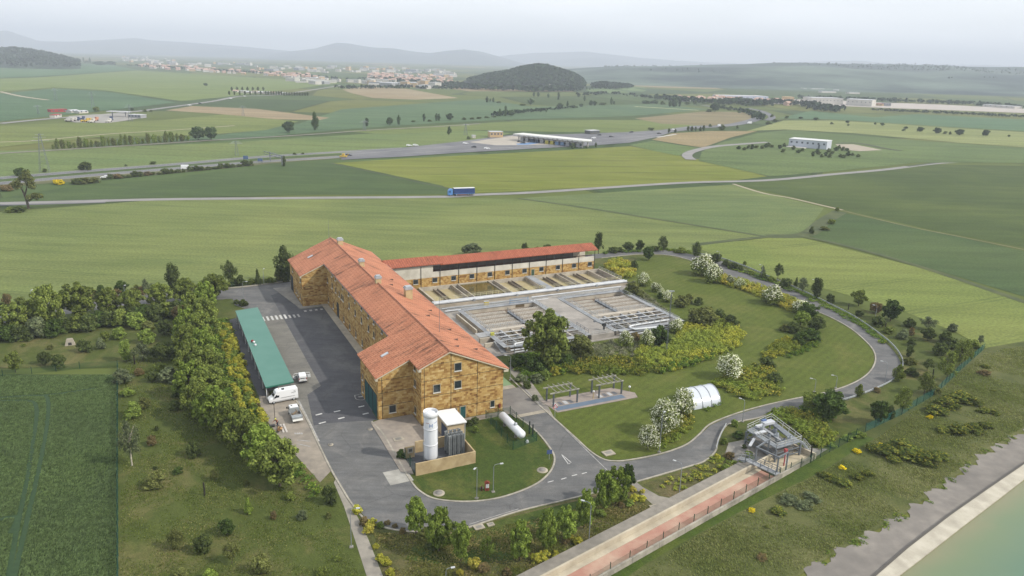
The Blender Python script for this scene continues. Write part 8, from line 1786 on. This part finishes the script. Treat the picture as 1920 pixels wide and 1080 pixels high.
# motorway furniture and traffic
t = thing('sign_gantry', 'grey sign gantry spanning the motorway on one arm', 'gantry', G(507, 302)); h = height(G(507, 302), 285)
for x in (0,): MB().bar((x, 0, 0), (x, 0, h), .5).build('post', metal_d, t)
q = G(529, 310) - G(507, 302); MB().bar((q[0], q[1], 0), (q[0], q[1], h), .5).build('post', metal_d, t)
m_ = MB(); m_.bar((-3, -3 * q[1] / q[0] * -1 + 1, h + .8), (q[0], q[1], h), .35); m_.bar((-3, 1 + 3 * q[1] / q[0], h - .8), (q[0], q[1], h - 1.4), .35)
for i in range(7): f = i / 6; m_.bar((q[0] * f, q[1] * f, h + .5), (q[0] * (f + .1), q[1] * (f + .1), h - 1.2), .2)
m_.build('truss', metal_d, t)
for i, (x, y, yt, lb) in enumerate(((461, 302, 292, 'left blue board on the motorway verge'), (488, 305, 297, 'right blue board on the motorway verge'))):
    P = G(x, y); t = thing('road_board', lb, 'road board', P); h = height(P, yt); MB().box(-1.6, 1.6, -.1, .1, h * .35, h).build('board', mat('board_blue', C(96, 120, 156)), t)
    for sx in (-1.2, 1.2): MB().box(sx - .1, sx + .1, -.1, .1, 0, h * .349).build('leg', metal_d, t)
def pylon(x, yb, yt, label, r=2.2):
    P = G(x, yb); h = height(P, yt); t = thing('pylon', label, 'pylon', P, .4, 'power line pylons'); m_ = MB()
    for sx in (-1, 1):
        for sy in (-1, 1): m_.bar((sx * r, sy * r, 0), (sx * .3, sy * .3, h), .15)
    n = 9
    for i in range(n):
        f0, f1 = 1 - i / n, 1 - (i + 1) / n; z0, z1 = h * i / n, h * (i + 1) / n; a, b = r * f0 + .3, r * f1 + .3
        m_.bar((-a, -a, z0), (b, -b, z1), .07); m_.bar((a, -a, z0), (-b, -b, z1), .07); m_.bar((-a, a, z0), (-b, -b, z1), .07); m_.bar((a, -a, z0), (b, b, z1), .07)
    m_.build('lattice', metal_d, t); a_ = MB()
    for z, w_ in ((.82, 4.2), (.9, 3.2), (.97, 2.2)): a_.bar((-w_, 0, h * z), (w_, 0, h * z), .14)
    a_.build('crossarm', metal_l, t)
pylon(84, 322, 250, 'largest lattice pylon, beside the bushes at the left motorway', 2.4); pylon(444, 292, 264, 'thin pylon above the motorway left of the sign gantry', 1.0); pylon(456, 218, 198, 'faint pylon in the tan stubble field', 1.2); pylon(873, 253, 232, 'thin pylon left of the toll office', 1.4); pylon(683, 245, 226, 'faint pylon left of the slim field trees', 1.2); pylon(245, 228, 196, 'faint pylon right of the roadside depot', 1.6); pylon(105, 190, 165, 'faint pylon on the left green slope', 1.8); pylon(175, 204, 172, 'faint pylon behind the depot houses', 1.6); pylon(72, 214, 197, 'pale mast left of the roadside depot', .8)
def car_mesh(name, L_c, w, h, m, van=False):
    b = MB(); z = .25
    if van: S_ = [(0, w / 2, w / 2 - .1, z, 1.1, h), (L_c * .7, w / 2, w / 2 - .1, z, 1.1, h), (L_c * .85, w / 2, w / 2 - .2, z, 1.0, h * .6), (L_c, w / 2 - .1, w / 2 - .3, z, .7, 1.0)]
    else: S_ = [(0, w / 2 - .1, w / 2 - .3, z, .7, 1.0), (L_c * .12, w / 2, w / 2 - .3, z, .85, h * .95), (L_c * .5, w / 2, w / 2 - .3, z, .85, h), (L_c * .72, w / 2, w / 2 - .3, z, .8, 1.0), (L_c, w / 2 - .1, w / 2 - .3, z, .6, .75)]
    b.loft(hull(S_)); b.cur = 1
    for x in (.18 * L_c, .8 * L_c):
        for y in (-w / 2 + .1, w / 2 - .1): b.lathe([(0, -.12), (.34, -.12), (.34, .12), (0, .12)], (x, y, .34), 10, 'Y')
    b.cur = 2; 
    for s in (-1, 1): b.box(L_c * .15, L_c * .6, s * (w / 2 - .16) - .02, s * (w / 2 - .16) + .02 + .0, .95, h * .88)
    return b.mesh(name, [m, black_m, car_glass])
cw_ = car_mesh('car', 4.4, 1.8, 1.5, car_white); cd_ = car_mesh('car', 4.4, 1.8, 1.5, mat('car_dark', (.03, .035, .045, 1), rough=.3, spec=.5)); vw_ = car_mesh('van', 5.8, 2.1, 2.6, car_white, True)
for x, y, me, lb, cat in ((340, 317.5, vw_, 'white van on the left motorway above the shrubs', 'van'), (762, 274, cw_, 'left of two white cars leaving the toll plaza', 'car'), (774, 273.5, cw_, 'right of two white cars leaving the toll plaza', 'car'), (893, 276.5, cd_, 'dark car below the pale toll forecourt', 'car'), (908, 279.5, cw_, 'white car on the plaza lane below the forecourt', 'car'), (970, 266.5, cd_, 'left dark car crossing the pale forecourt', 'car'), (985, 269, cd_, 'right dark car at the blue lane', 'car'), (868, 270, cw_, 'white car at the left end of the forecourt', 'car'), (1117, 260, cw_, 'white car right of the toll canopy', 'car'), (1127, 254, cd_, 'dark car below the white-roofed service building', 'car'), (1142, 257, cd_, 'dark car on the right plaza lanes', 'car'), (1187, 248.5, cd_, 'dark car at the right end of the plaza', 'car'), (1232, 251, cd_, 'dark car by the white barrier', 'car'), (1409, 232, vw_, 'white van on the motorway bend at the right', 'van'), (1346, 237, vw_, 'white van half hidden by the large bush at the motorway', 'van'), (352, 198, cw_, 'white car on the lane above the tan field', 'car'), (372, 194.5, cd_, 'dark car on the lane above the tan field', 'car'), (430, 185.5, cw_, 'white car on the lane near the cemetery', 'car'), (456, 181, cw_, 'white car nearest the cemetery on the lane', 'car'), (1260, 244, cw_, 'white car beside the conical trees at the plaza', 'car'), (205, 334, cw_, 'white car half hidden by motorway shrubs', 'car'), (648, 292, mat and cd_, 'dark car on the motorway below the mid field', 'car')):
    P = G(x, y, .12); tag(link('distant_' + cat, me, None, P, .25 + (3.14 if x % 2 else 0)), lb, cat, 'traffic on the distant roads')
yw = thing('yellow_excavator', 'yellow road machine at the roadside below the motorway', 'machine', G(644, 296)); MB().box(-2.4, 2.4, -1.2, 1.2, .8, 1.6).build('chassis', MATS['machine_yellow'], yw); MB().box(-.8, .9, -.9, .9, 1.61, 3).build('cab', MATS['machine_yellow'], yw); m_ = MB(); m_.bar((2.2, 0, 1.6), (4, 0, 2.8), .35); m_.build('arm', MATS['machine_yellow'], yw)
